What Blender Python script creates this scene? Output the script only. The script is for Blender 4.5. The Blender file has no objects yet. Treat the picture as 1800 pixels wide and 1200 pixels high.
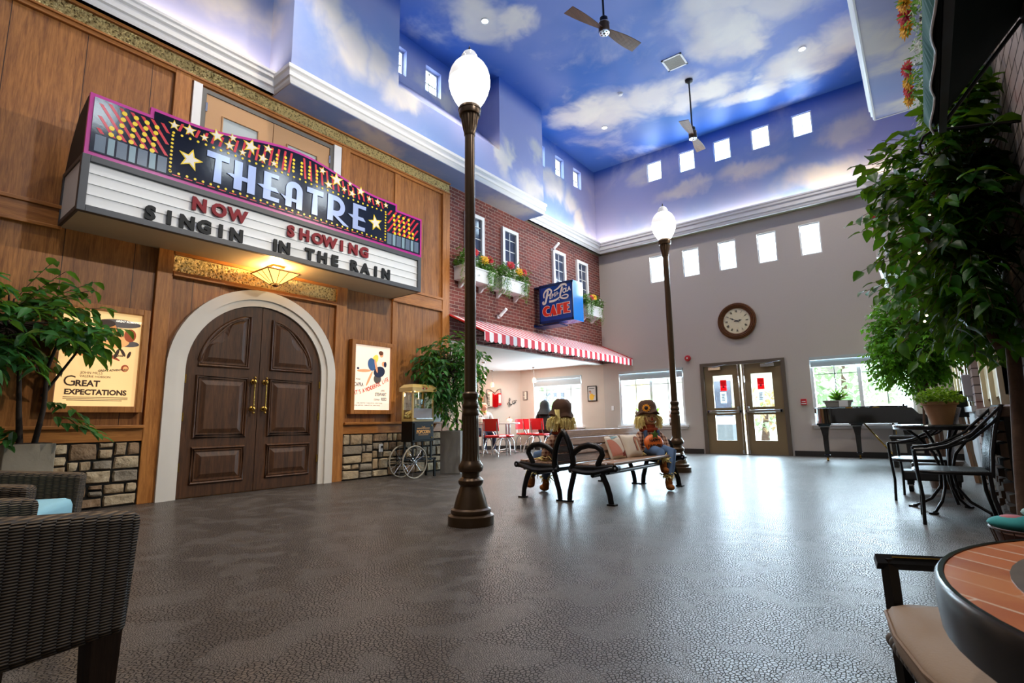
import bpy, math, random
from math import sin, cos, pi, radians, sqrt, atan2
from mathutils import Vector, Matrix
RN = random.Random(11)
SC = bpy.context.scene
COL = SC.collection
# ---------------------------------------------------------------- camera
YAW, PITCH, ROLL = .664146866, .151761448, -.0153342106
cf = Vector((-sin(YAW) * cos(PITCH), cos(YAW) * cos(PITCH), sin(PITCH)))
cr0 = Vector((cos(YAW), sin(YAW), 0)); cu0 = cr0.cross(cf)
cr = cos(ROLL) * cr0 + sin(ROLL) * cu0; cu = -sin(ROLL) * cr0 + cos(ROLL) * cu0
cam = bpy.data.cameras.new('camera'); co = bpy.data.objects.new('camera', cam); COL.objects.link(co)
co.matrix_world = Matrix(((cr.x, cu.x, -cf.x, 0), (cr.y, cu.y, -cf.y, 0), (cr.z, cu.z, -cf.z, .81), (0, 0, 0, 1)))
cam.sensor_width = 36; cam.lens = 920.013 / 1800 * 36; cam.clip_start = .02; cam.clip_end = 200
cam.dof.use_dof = True; cam.dof.focus_distance = 5.0; cam.dof.aperture_fstop = 14.0
SC.camera = co
# ---------------------------------------------------------------- exposure, world, lights
SC.view_settings.view_transform = 'Standard'; SC.view_settings.look = 'None'
SC.view_settings.gamma = 1; SC.view_settings.use_curve_mapping = False
SC.view_settings.exposure = 0.2
SC.cycles.max_bounces = 7; SC.cycles.diffuse_bounces = 4; SC.cycles.glossy_bounces = 3
SC.cycles.transparent_max_bounces = 10; SC.cycles.transmission_bounces = 4
SC.cycles.sample_clamp_indirect = 6; SC.cycles.caustics_reflective = False; SC.cycles.caustics_refractive = False
W = bpy.data.worlds.new('daylight'); SC.world = W; W.use_nodes = True
bg = W.node_tree.nodes['Background']; bg.inputs[0].default_value = (.80, .91, 1, 1); bg.inputs[1].default_value = 10.0

def light(name, kind, loc, power, color=(1, 1, 1), size=.1, aim=None, size_y=None, spot=None, blend=.6, portal=False, spread=None):
    l = bpy.data.lights.new(name, kind); o = bpy.data.objects.new(name, l); COL.objects.link(o)
    o.location = loc; l.color = color
    if kind != 'SUN': l.energy = power
    if kind == 'AREA':
        l.size = size
        if size_y: l.shape = 'RECTANGLE'; l.size_y = size_y
        if spread: l.spread = spread
        if portal: l.cycles.is_portal = True
    elif kind in ('POINT', 'SPOT'): l.shadow_soft_size = size
    if kind == 'SPOT': l.spot_size = radians(spot or 90); l.spot_blend = blend
    if aim is not None:
        o.rotation_euler = (Vector(aim) - Vector(loc)).to_track_quat('-Z', 'Z').to_euler()
    return o
# daylight entering through the real window openings (sky portals of the far wall)
DAY = (.66, .84, 1)
for i, (x, z, w, h) in enumerate(((-5.44, 1.36, 1.7, 1.4), (-1.0, 1.36, 1.7, 1.4), (-3.25, 1.05, 1.5, 1.7), (-8.27, 1.36, 1.65, 1.4))):
    light('window_daylight', 'AREA', (x, 12.72, z), 215, DAY, w, (x, 0, z - 2.6), h)
for k in range(5):
    light('clerestory_daylight', 'AREA', (-5.07 + .868 * k, 12.72, 4.64), 55, DAY, .4, (-5.07 + .868 * k, 6, 2.4), .7)
    light('clerestory_daylight', 'AREA', (-5.0 + .868 * k, 12.72, 7.29), 24, DAY, .4, (-5.0 + .868 * k, 6, 6.5), .52)
# recessed ceiling cans, most of them added as fill, and the concealed cove strips
WARM = (1, .82, .62); CREAM = (1, .9, .78)
CANS_AND_FILL = [(-1.16, 10.7), (-5.43, 10.71), (-5.43, 6.3), (-1.3, 6.2), (-5.2, 3.0), (-1.6, 2.6), (-3.4, 4.4), (-4.0, .2), (-.6, -1.2)]
for x, y in CANS_AND_FILL:
    light('can_and_fill_lamp', 'SPOT', (x, y, 7.78), 300, CREAM, .09, (x, y, 0), spot=115, blend=.8)
COVE = (1, .80, .54)
light('cove_strip_lamp', 'AREA', (-3.4, 12.46, 5.58), 44, COVE, 6.6, (-3.4, 12.56, 9), .05)
light('cove_strip_lamp', 'AREA', (-6.66, 10.9, 5.58), 19, COVE, .05, (-6.74, 10.9, 9), 3.2)
light('cove_strip_lamp', 'AREA', (-6.69, .2, 5.58), 48, COVE, .05, (-6.76, .2, 9), 5.8)
# track heads on the opposite bump-out washing the theatre front
light('track_head_lamp', 'SPOT', (-.35, 6.3, 5.2), 620, (1, .86, .66), .05, (-6.7, 3.9, 3.1), spot=62, blend=.5)
light('track_head_lamp', 'SPOT', (-.35, 8.8, 5.2), 720, (1, .9, .76), .05, (-6.7, 9.6, 3.4), spot=60, blend=.6)
light('track_head_lamp', 'SPOT', (-.35, 3.2, 5.2), 260, (.95, .97, 1), .08, (-6.7, 3.4, 4.0), spot=70, blend=.7)

# ---------------------------------------------------------------- mesh helpers
class MB:
    def __init__(s): s.v = []; s.f = []; s.m = []
    def add(s, vs, fs, mi=0, M=None):
        n = len(s.v)
        s.v += [tuple(M @ Vector(p)) for p in vs] if M is not None else [tuple(p) for p in vs]
        s.f += [tuple(i + n for i in f) for f in fs]; s.m += [mi] * len(fs); return s
    def box(s, x0, x1, y0, y1, z0, z1, mi=0, M=None):
        return s.add([(x, y, z) for x in (x0, x1) for y in (y0, y1) for z in (z0, z1)],
                     [(0, 1, 3, 2), (4, 6, 7, 5), (0, 4, 5, 1), (2, 3, 7, 6), (0, 2, 6, 4), (1, 5, 7, 3)], mi, M)
    def cbox(s, c, d, mi=0, rz=0, M=None):
        T = Matrix.Translation(c) @ Matrix.Rotation(rz, 4, 'Z')
        if M is not None: T = M @ T
        return s.box(-d[0] / 2, d[0] / 2, -d[1] / 2, d[1] / 2, -d[2] / 2, d[2] / 2, mi, T)
    def tube(s, pts, r, n=8, mi=0, closed=False, M=None, ry=None):
        P = [Vector(p) for p in pts]; N = len(P); rr = r if isinstance(r, (list, tuple)) else [r] * N
        vs = []; up = None
        for i, p in enumerate(P):
            a = P[(i - 1) % N] if (closed or i) else p; b = P[(i + 1) % N] if (closed or i < N - 1) else p
            t = (b - a).normalized()
            if up is None:
                up = Vector((0, 0, 1)) if abs(t.z) < .9 else Vector((1, 0, 0))
            u = up - t * up.dot(t)
            if u.length < 1e-4: u = t.orthogonal()
            u.normalize(); up = u; w = t.cross(u)
            k = ry / rr[i] if ry else 1
            for j in range(n):
                g = 2 * pi * j / n; vs.append(p + u * (rr[i] * k * cos(g)) + w * (rr[i] * sin(g)))
        fs = []
        for i in range(N if closed else N - 1):
            for j in range(n):
                a = i * n; b = ((i + 1) % N) * n; fs.append((a + j, a + (j + 1) % n, b + (j + 1) % n, b + j))
        if not closed: fs += [tuple(range(n))[::-1], tuple(range((N - 1) * n, N * n))]
        return s.add(vs, fs, mi, M)
    def lathe(s, prof, n=24, mi=0, c=(0, 0, 0), M=None, flute=0, fz=None, cap=True):
        vs = []
        for r, z in prof:
            for j in range(n):
                g = 2 * pi * j / n; q = r
                if flute and fz and fz[0] <= z <= fz[1]: q = r * (1 - flute * (j % 2))
                vs.append((c[0] + q * cos(g), c[1] + q * sin(g), c[2] + z))
        fs = [(i * n + j, i * n + (j + 1) % n, (i + 1) * n + (j + 1) % n, (i + 1) * n + j) for i in range(len(prof) - 1) for j in range(n)]
        if cap: fs += [tuple(range(n))[::-1], tuple(range((len(prof) - 1) * n, len(prof) * n))]
        return s.add(vs, fs, mi, M)
    def prism(s, poly, h0, h1, mi=0, M=None):
        n = len(poly)
        if sum(poly[i][0] * poly[(i + 1) % n][1] - poly[(i + 1) % n][0] * poly[i][1] for i in range(n)) < 0: poly = poly[::-1]
        vs = [(p[0], p[1], h0) for p in poly] + [(p[0], p[1], h1) for p in poly]
        fs = [tuple(range(n))[::-1], tuple(range(n, 2 * n))] + [(i, (i + 1) % n, n + (i + 1) % n, n + i) for i in range(n)]
        return s.add(vs, fs, mi, M)
    def ell(s, c, r, n=14, mi=0, M=None, rot=None):
        r = r if isinstance(r, (list, tuple)) else (r, r, r); k = max(5, n // 2); vs = [(0, 0, -1)]
        for i in range(1, k):
            a = -pi / 2 + pi * i / k
            vs += [(cos(a) * cos(2 * pi * j / n), cos(a) * sin(2 * pi * j / n), sin(a)) for j in range(n)]
        vs.append((0, 0, 1)); e = len(vs) - 1
        fs = [(0, 1 + (j + 1) % n, 1 + j) for j in range(n)] + [(e, 1 + (k - 2) * n + j, 1 + (k - 2) * n + (j + 1) % n) for j in range(n)]
        fs += [(1 + i * n + j, 1 + i * n + (j + 1) % n, 1 + (i + 1) * n + (j + 1) % n, 1 + (i + 1) * n + j) for i in range(k - 2) for j in range(n)]
        T = Matrix.Translation(c) @ (rot if rot is not None else Matrix()) @ Matrix.Diagonal((*r, 1))
        return s.add(vs, fs, mi, (M @ T) if M is not None else T)
    def strip(s, pts, wd, nrm, mi=0, th=.002, M=None):
        """flat ribbon along pts lying in the plane with normal nrm, widths wd"""
        P = [Vector(p) for p in pts]; nv = Vector(nrm).normalized(); N = len(P); vs = []
        for i, p in enumerate(P):
            t = (P[min(i + 1, N - 1)] - P[max(i - 1, 0)]).normalized(); q = nv.cross(t) * ((wd[i] if isinstance(wd, (list, tuple)) else wd) / 2)
            vs += [p + q, p - q, p + q + nv * th, p - q + nv * th]
        fs = []
        for i in range(N - 1):
            a = 4 * i; b = a + 4
            fs += [(a, a + 1, b + 1, b), (a + 2, b + 2, b + 3, a + 3), (a, b, b + 2, a + 2), (a + 1, a + 3, b + 3, b + 1)]
        return s.add(vs, fs, mi, M)
    def text(s, body, size, M, mi=0, ext=.004, bold=0, align='LEFT', shear=0, sx=1):
        vs, fs = text_geo(body, bold / size, align, shear)
        T = M @ Matrix.Diagonal((size * sx, size, 1, 1))
        return s.add([(x, y, ext if z > 0 else 0) for x, y, z in vs], fs, mi, T)
    def build(s, name, mats, parent=None, smooth=0, bevel=0, sub=0, loc=None, keep=False):
        """world-coordinate verts unless the parent is rotated (then parent-local); keep = origin stays at 0"""
        me = bpy.data.meshes.new(name); me.from_pydata(s.v, [], s.f); me.update()
        mats = mats if isinstance(mats, (list, tuple)) else [mats]
        for m in mats: me.materials.append(m)
        if len(mats) > 1: me.polygons.foreach_set('material_index', s.m)
        if smooth:
            me.polygons.foreach_set('use_smooth', [True] * len(me.polygons)); me.set_sharp_from_angle(angle=radians(smooth))
        o = bpy.data.objects.new(name, me); COL.objects.link(o)
        if parent is not None:
            o.parent = parent
            if not rootof(parent).get('loc'): me.transform(Matrix.Translation(-wloc(parent)))
        elif not keep:
            xs, ys, zs = zip(*s.v); b = Vector(((min(xs) + max(xs)) / 2, (min(ys) + max(ys)) / 2, min(zs)))
            me.transform(Matrix.Translation(-b)); o.location = b
        if bevel:
            bm = o.modifiers.new('bevel', 'BEVEL'); bm.width = bevel; bm.segments = 2; bm.limit_method = 'ANGLE'
        if sub:
            sm = o.modifiers.new('sub', 'SUBSURF'); sm.levels = sub; sm.render_levels = sub
        return o
def rootof(o):
    while o.parent is not None: o = o.parent
    return o
def wloc(o):
    v = Vector(o.location)
    while o.parent is not None: o = o.parent; v += Vector(o.location)
    return v
_TX = {}
def text_geo(body, bold, align, shear):
    k = (body, round(bold, 4), align, shear)
    if k not in _TX:
        c = bpy.data.curves.new('lettering', 'FONT'); c.body = body; c.size = 1; c.extrude = .01; c.offset = bold; c.align_x = align; c.shear = shear
        c.resolution_u = 3
        o = bpy.data.objects.new('lettering', c); COL.objects.link(o); bpy.context.view_layer.update()
        me = bpy.data.meshes.new_from_object(o.evaluated_get(bpy.context.evaluated_depsgraph_get()))
        _TX[k] = ([tuple(v.co) for v in me.vertices], [tuple(p.vertices) for p in me.polygons])
        bpy.data.objects.remove(o); bpy.data.curves.remove(c); bpy.data.meshes.remove(me)
    return _TX[k]
def frame(o, x, y):
    """matrix with local x, y axes given, origin o"""
    x = Vector(x).normalized(); y = Vector(y).normalized(); z = x.cross(y)
    return Matrix(((x.x, y.x, z.x, o[0]), (x.y, y.y, z.y, o[1]), (x.z, y.z, z.z, o[2]), (0, 0, 0, 1)))
def onW(y, z, x=-6.75): return frame((x, y, z), (0, 1, 0), (0, 0, 1))     # lying on the left wall, facing +X
def onF(x, z, y=12.6): return frame((x, y, z), (1, 0, 0), (0, 0, 1))      # lying on the far wall, facing -Y
def tag(o, label=None, cat=None, group=None, kind=None):
    if label: o['label'] = label
    if cat: o['category'] = cat
    if group: o['group'] = group
    if kind: o['kind'] = kind
    return o
def thing(name, label, cat, loc=(0, 0, 0), rz=0, group=None, local=False):
    o = bpy.data.objects.new(name, None); COL.objects.link(o); o.location = loc; o.rotation_euler = (0, 0, rz); o.empty_display_size = .1
    if local or rz: o['loc'] = 1
    return tag(o, label, cat, group)
def struct(o, label=None): return tag(o, label, None, None, 'structure')
def dup(root, loc, rz=0, label=None, group=None, scale=None):
    r = root.copy(); COL.objects.link(r); r.location = loc; r.rotation_euler = (0, 0, rz)
    if scale: r.scale = scale
    if label: r['label'] = label
    if group: r['group'] = group
    for ch in list(root.children):
        c = ch.copy(); COL.objects.link(c); c.parent = r
        for g in list(ch.children):
            d = g.copy(); COL.objects.link(d); d.parent = c
    return r
def arc(c, r, a0, a1, n): return [(c[0] + r * cos(a0 + (a1 - a0) * i / n), c[1] + r * sin(a0 + (a1 - a0) * i / n)) for i in range(n + 1)]
def star(c, r, q=.42, rot=0): return [(c[0] + (r if i % 2 == 0 else r * q) * sin(rot + pi * i / 5), c[1] + (r if i % 2 == 0 else r * q) * cos(rot + pi * i / 5)) for i in range(10)]

# ---------------------------------------------------------------- materials
def srgb(h):
    c = [int(h[i:i + 2], 16) / 255 for i in (0, 2, 4)]
    return tuple(x / 12.92 if x <= .04045 else ((x + .055) / 1.055) ** 2.4 for x in c)
class NT:
    def __init__(s, name):
        s.mat = bpy.data.materials.new(name); s.mat.use_nodes = True; s.t = s.mat.node_tree; s.b = s.t.nodes['Principled BSDF']
    def n(s, typ, **kw):
        d = s.t.nodes.new(typ)
        for k, v in kw.items(): setattr(d, k, v)
        return d
    def l(s, a, b): s.t.links.new(a, b)
    def set(s, d, **kw):
        for k, v in kw.items():
            i = d.inputs[int(k[1:])] if k[0] == 'i' and k[1:].isdigit() else d.inputs[k.replace('_', ' ')]
            if isinstance(v, bpy.types.NodeSocket): s.l(v, i)
            else: i.default_value = v
        return d
    def math(s, op, a, b=0, c=None, clamp=False):
        d = s.n('ShaderNodeMath', operation=op, use_clamp=clamp)
        for i, v in enumerate((a, b, c)):
            if v is None: continue
            if isinstance(v, bpy.types.NodeSocket): s.l(v, d.inputs[i])
            else: d.inputs[i].default_value = v
        return d.outputs[0]
    def vmath(s, op, a, b=(0, 0, 0)):
        d = s.n('ShaderNodeVectorMath', operation=op)
        for i, v in enumerate((a, b)):
            if isinstance(v, bpy.types.NodeSocket): s.l(v, d.inputs[i])
            else: d.inputs[i].default_value = v
        return d.outputs['Value'] if op in ('LENGTH', 'DISTANCE', 'DOT_PRODUCT') else d.outputs[0]
    def mix(s, f, a, b):
        d = s.n('ShaderNodeMix', data_type='RGBA')
        for k, v in ((0, f), (6, a), (7, b)):
            if isinstance(v, bpy.types.NodeSocket): s.l(v, d.inputs[k])
            else: d.inputs[k].default_value = v if k == 0 else (*v[:3], 1)
        return d.outputs[2]
    def pos(s, world=False):
        return s.n('ShaderNodeNewGeometry').outputs['Position'] if world else s.n('ShaderNodeTexCoord').outputs['Object']
    def mapping(s, v, scale=(1, 1, 1), rot=(0, 0, 0), loc=(0, 0, 0)):
        d = s.n('ShaderNodeMapping'); s.l(v, d.inputs[0]); d.inputs[1].default_value = loc; d.inputs[2].default_value = rot; d.inputs[3].default_value = scale
        return d.outputs[0]
    def noise(s, v, scale, detail=3, rough=.5, dist=0):
        d = s.n('ShaderNodeTexNoise'); s.l(v, d.inputs['Vector']); d.inputs['Scale'].default_value = scale; d.inputs['Detail'].default_value = detail
        d.inputs['Roughness'].default_value = rough; d.inputs['Distortion'].default_value = dist
        return d
    def ramp(s, f, stops):
        d = s.n('ShaderNodeValToRGB'); s.l(f, d.inputs[0]); e = d.color_ramp.elements
        while len(e) < len(stops): e.new(.5)
        for i, (p, c) in enumerate(stops): e[i].position = p; e[i].color = (*c[:3], 1)
        return d.outputs[0]
    def mr(s, v, a, b, c=0, d=1, smooth=True):
        m = s.n('ShaderNodeMapRange', interpolation_type='SMOOTHSTEP' if smooth else 'LINEAR'); s.l(v, m.inputs[0])
        for i, x in enumerate((a, b, c, d)): m.inputs[1 + i].default_value = x
        return m.outputs[0]
    def bump(s, h, strength=.3, dist=.01):
        d = s.n('ShaderNodeBump'); s.l(h, d.inputs['Height']); d.inputs['Strength'].default_value = strength; d.inputs['Distance'].default_value = dist
        s.l(d.outputs[0], s.b.inputs['Normal']); return d
    def col(s, c):
        if isinstance(c, bpy.types.NodeSocket): s.l(c, s.b.inputs['Base Color'])
        else: s.b.inputs['Base Color'].default_value = (*c[:3], 1)
    def pr(s, rough=.5, metal=0, spec=.5, coat=0, emit=None, es=0, sub=0):
        b = s.b; b.inputs['Roughness'].default_value = rough; b.inputs['Metallic'].default_value = metal; b.inputs['Specular IOR Level'].default_value = spec
        b.inputs['Coat Weight'].default_value = coat; b.inputs['Coat Roughness'].default_value = .08
        if emit: b.inputs['Emission Color'].default_value = (*emit, 1); b.inputs['Emission Strength'].default_value = es
def M(name, c, rough=.5, metal=0, spec=.5, coat=0, vary=.12, scale=6, bump=0, bscale=80, bdist=.004, emit=None, es=0, world=False):
    t = NT(name); c = srgb(c) if isinstance(c, str) else c
    p = t.pos(world)
    if vary:
        f = t.noise(p, scale, 4).outputs[0]
        t.col(t.mix(f, tuple(x * (1 - vary) for x in c), tuple(min(1, x * (1 + vary)) for x in c)))
    else: t.col(c)
    if bump: t.bump(t.noise(p, bscale, 4).outputs[0], bump, bdist)
    t.pr(rough, metal, spec, coat, emit, es)
    return t.mat
def wood(name, dark, light_, axis='Z', plank=0, rough=.42, spec=.4, scale=1, coat=0, plax='Y'):
    t = NT(name); p = t.pos(True); d, l = srgb(dark), srgb(light_)
    sc = {'Z': (9, 9, .7), 'Y': (9, .7, 9), 'X': (.7, 9, 9)}[axis]
    v = t.mapping(p, tuple(x * scale for x in sc))
    if plank:
        sp = t.n('ShaderNodeSeparateXYZ'); t.l(p, sp.inputs[0]); k = t.math('FLOOR', t.math('DIVIDE', sp.outputs[plax], plank))
        wn = t.n('ShaderNodeTexWhiteNoise', noise_dimensions='1D'); t.l(k, wn.inputs['W'])
        off = t.n('ShaderNodeCombineXYZ'); t.l(t.math('MULTIPLY', wn.outputs[0], 30), off.inputs[2]); t.l(t.math('MULTIPLY', wn.outputs[0], 17), off.inputs[0])
        v = t.vmath('ADD', v, off.outputs[0])
    a = t.noise(v, 2.2, 6, .62, 1.2); b = t.noise(v, 14, 3, .6)
    f = t.math('ADD', t.math('MULTIPLY', a.outputs[0], .75), t.math('MULTIPLY', b.outputs[0], .35))
    c = t.ramp(f, [(.34, d), (.52, tuple((x + y) / 2 for x, y in zip(d, l))), (.68, l)])
    if plank:
        fr = t.math('FRACT', t.math('DIVIDE', sp.outputs[plax], plank))
        c = t.mix(t.math('MULTIPLY', wn.outputs[0], .3), c, d)
        c = t.mix(t.math('LESS_THAN', fr, .012), c, tuple(x * .25 for x in d))
    t.col(c); t.bump(b.outputs[0], .12, .004); t.pr(rough, 0, spec, coat); return t.mat
def sky_paint():
    t = NT('painted_sky'); p = t.pos(True)
    sp = t.n('ShaderNodeSeparateXYZ'); t.l(p, sp.inputs[0])
    n1 = t.noise(p, .33, 3); n2 = t.noise(p, 1.25, 4, .55, .3); n3 = t.noise(t.mapping(p, (1, 1, 1), (0, 0, 0), (7, 3, 1)), .75, 5, .6, .4)
    up = t.mr(sp.outputs[2], 7.35, 7.83)
    deep = t.mix(t.mr(n1.outputs[0], .38, .6), srgb('2a64b4'), srgb('7085c2'))
    walls = t.mix(t.mr(n1.outputs[0], .35, .62), srgb('7f9bcf'), srgb('a2a6cf'))
    # the ceiling deepens to royal blue next to the clerestories
    edge = t.math('MAXIMUM', t.mr(sp.outputs[1], 10.9, 12.3), t.mr(t.math('MULTIPLY', sp.outputs[0], -1), 5.2, 6.4))
    deep = t.mix(t.math('MULTIPLY', edge, .8), deep, srgb('0b4fab'))
    base = t.mix(up, walls, deep)
    wob = t.vmath('MULTIPLY', t.vmath('SUBTRACT', n2.outputs['Color'], (.5, .5, .5)), (1.3, 1.3, .95))
    q = t.vmath('ADD', p, wob)
    B = [(-1.9, 8.4, 7.83, 1.1, .8, 1), (-2.2, 9.2, 7.83, .8, .9, 1), (-1.1, 8.9, 7.83, .9, .8, 1), (-2.0, 9.8, 7.83, .5, .4, 1), (-5.5, 9.9, 7.83, .9, .45, 1),
         (-4.9, 10.2, 7.83, .9, .8, 1), (-4.0, 10.3, 7.83, .9, .65, 1), (-3.2, 10.9, 7.83, .9, .5, 1), (-2.2, 11.5, 7.83, .9, .3, 1), (-1.3, 11.2, 7.83, .8, .6, 1), (-.5, 10.9, 7.83, .6, .6, 1),
         (-5.5, 6.2, 7.83, .5, .75, 1), (-5.1, 6.7, 7.83, .4, .4, 1), (-3.0, 3.5, 7.83, 1.2, .8, 1),
         (-6.2, 3.7, 6.9, .6, .42, .8), (-6.2, 4.0, 6.4, .6, .45, .45), (-6.2, 4.6, 6.45, .6, .45, .4), (-6.2, 5.15, 6.15, .6, .5, .33), (-6.2, 7.8, 6.1, .5, .22, .5), (-6.2, 8.75, 5.75, .6, .6, .35), (-6.2, 8.9, 6.7, .5, .3, .3),
         (-6.8, 10.4, 6.7, .5, .5, .4), (-6.8, 11.3, 6.5, .5, .55, .4), (-6.8, 11.8, 6.1, .5, .35, .5), (-6.8, 2.3, 6.6, .5, 1.0, .5), (-6.8, .4, 6.5, .5, .9, .6), (-6.8, 6.6, 7.1, .3, .8, .25),
         (-4.3, 12.6, 6.55, .7, .6, .22), (-2.7, 12.6, 6.6, .9, .6, .25), (-1.1, 12.6, 6.0, 1.0, .6, .35), (-5.3, 12.6, 7.3, .5, .5, .3), (-.6, 12.6, 6.9, .5, .5, .3), (.0, 12.6, 5.9, .6, .5, .5),
         (-6.45, 4.9, 5.32, .3, .6, .3), (-6.5, 8.2, 5.32, .35, .8, .3), (.0, 7.2, 5.32, .35, .5, .3), (.3, 7.9, 5.32, .4, .4, .3), (.2, 9.2, 5.32, .5, .25, .3), (.0, 5.5, 5.32, .35, .4, .3)]
    m = None
    for x, y, z, a, b, c in B:
        d = t.vmath('LENGTH', t.vmath('MULTIPLY', t.vmath('SUBTRACT', q, (x, y, z)), (1 / a, 1 / b, 1 / c)))
        m = d if m is None else t.math('MINIMUM', m, d)
    cl = t.mr(m, 1.3, .35)
    wisp = t.math('MULTIPLY', t.mr(n3.outputs[0], .5, .8), .5)
    f = t.math('MAXIMUM', cl, wisp)
    cream = t.mix(t.mr(n2.outputs[0], .3, .65), srgb('e9e2d6'), srgb('d9d2cf'))
    t.col(t.mix(t.math('MULTIPLY', f, .93), base, cream))
    t.bump(t.noise(p, 90, 2).outputs[0], .05, .003); t.pr(.55, 0, .35); return t.mat
def floor_mat():
    t = NT('pebble_vinyl'); p = t.mapping(t.pos(True), (1, 1.0, 1)); wob = t.noise(p, 9, 2)
    q = t.vmath('ADD', p, t.vmath('MULTIPLY', t.vmath('SUBTRACT', wob.outputs['Color'], (.5, .5, .5)), (.012, .012, 0)))
    q2 = t.mapping(q, (1, .74, 1), (0, 0, .5))
    outs = []
    for v, s in ((q2, 76), (q2, 140)):
        e = t.n('ShaderNodeTexVoronoi', feature='DISTANCE_TO_EDGE', voronoi_dimensions='2D'); t.l(v, e.inputs['Vector']); e.inputs['Scale'].default_value = s; e.inputs['Randomness'].default_value = 1
        c = t.n('ShaderNodeTexVoronoi', feature='F1', voronoi_dimensions='2D'); t.l(v, c.inputs['Vector']); c.inputs['Scale'].default_value = s; c.inputs['Randomness'].default_value = 1
        outs.append((t.mr(e.outputs['Distance'], .06, .17), c.outputs['Color']))
    msk = t.mr(t.noise(t.mapping(p, (1, 1.0, 1)), 4.2, 3, .5, .3).outputs[0], .50, .60)
    fac = t.math('ADD', t.math('MULTIPLY', outs[0][0], t.math('SUBTRACT', 1, msk)), t.math('MULTIPLY', outs[1][0], msk))
    s1 = t.n('ShaderNodeSeparateColor'); t.l(t.mix(msk, outs[0][1], outs[1][1]), s1.inputs[0])
    tone = t.math('ADD', t.math('MULTIPLY', t.noise(p, 1.1, 4, .6).outputs[0], .8), t.math('MULTIPLY', s1.outputs[0], .22))
    big = t.ramp(tone, [(.36, srgb('4c443e')), (.56, srgb('5d554e')), (.74, srgb('6b625b'))])
    sm = t.mix(s1.outputs[1], srgb('5c554f'), srgb('736c65'))
    c = t.mix(msk, big, sm)
    t.col(t.mix(fac, srgb('17130f'), c))
    t.bump(fac, .3, .004); t.pr(.3, 0, .5)
    t.l(t.math('ADD', .75, t.math('MULTIPLY', fac, -.445)), t.b.inputs['Roughness']); t.l(t.math('ADD', .2, t.math('MULTIPLY', fac, .35)), t.b.inputs['Specular IOR Level']); return t.mat
def brick_mat(name='red_brick', c1='7b4038', c2='5c3432', mo='a08c80', bw=.2, bh=.068, ax=('Y', 'Z'), ms=.012):
    t = NT(name); sp = t.n('ShaderNodeSeparateXYZ'); t.l(t.pos(True), sp.inputs[0]); cb = t.n('ShaderNodeCombineXYZ')
    t.l(sp.outputs[ax[0]], cb.inputs[0]); t.l(sp.outputs[ax[1]], cb.inputs[1])
    b = t.n('ShaderNodeTexBrick'); t.l(cb.outputs[0], b.inputs['Vector'])
    t.set(b, Color1=(*srgb(c1), 1), Color2=(*srgb(c2), 1), Mortar=(*srgb(mo), 1), Scale=1.0, Mortar_Size=ms / 2, Brick_Width=bw, Row_Height=bh, Mortar_Smooth=.2, Bias=0.0)
    nz = t.noise(t.pos(True), 3.5, 5, .65)
    c = t.mix(t.math('MULTIPLY', t.mr(nz.outputs[0], .45, .7), .4), b.outputs['Color'], srgb('8d4a44'))
    t.col(c); t.bump(t.math('ADD', t.math('MULTIPLY', b.outputs['Fac'], -1), t.math('MULTIPLY', t.noise(t.pos(True), 60, 3).outputs[0], .3)), .6, .008); t.pr(.85, 0, .3); return t.mat
def stripes(name, period, a='c9293a', b='eeeaea', thin=True):
    t = NT(name); sp = t.n('ShaderNodeSeparateXYZ'); t.l(t.pos(True), sp.inputs[0])
    f = t.math('FRACT', t.math('DIVIDE', sp.outputs[1], period)); r = t.math('LESS_THAN', f, .5)
    if thin: # pin stripes in the white bands of the slope
        r = t.math('MAXIMUM', r, t.math('COMPARE', f, .75, .055)); r = t.math('SUBTRACT', r, t.math('COMPARE', f, .25, .05))
    t.col(t.mix(r, srgb(b), srgb(a))); t.pr(.6, 0, .3); return t.mat
def leaf_mat(name, dark, light_, trans=.35, rough=.4, scale=4, tc='86b023'):
    t = NT(name); p = t.pos(True); f = t.noise(p, scale, 3).outputs[0]
    c = t.mix(t.mr(f, .3, .7), srgb(dark), srgb(light_)); t.col(c); t.pr(rough, 0, .22)
    tr = t.n('ShaderNodeBsdfTranslucent'); t.l(t.mix(.5, c, srgb(tc)), tr.inputs[0]); mx = t.n('ShaderNodeMixShader'); mx.inputs[0].default_value = trans
    t.l(t.b.outputs[0], mx.inputs[1]); t.l(tr.outputs[0], mx.inputs[2]); t.l(mx.outputs[0], t.t.nodes['Material Output'].inputs[0]); return t.mat
def glass_mat(name, tint=(.92, .97, .98), gl=.07):
    t = NT(name); tr = t.n('ShaderNodeBsdfTransparent'); tr.inputs[0].default_value = (*tint, 1); g = t.n('ShaderNodeBsdfGlossy'); g.inputs['Roughness'].default_value = .03
    mx = t.n('ShaderNodeMixShader'); mx.inputs[0].default_value = gl; t.l(tr.outputs[0], mx.inputs[1]); t.l(g.outputs[0], mx.inputs[2]); t.l(mx.outputs[0], t.t.nodes['Material Output'].inputs[0]); return t.mat
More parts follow.
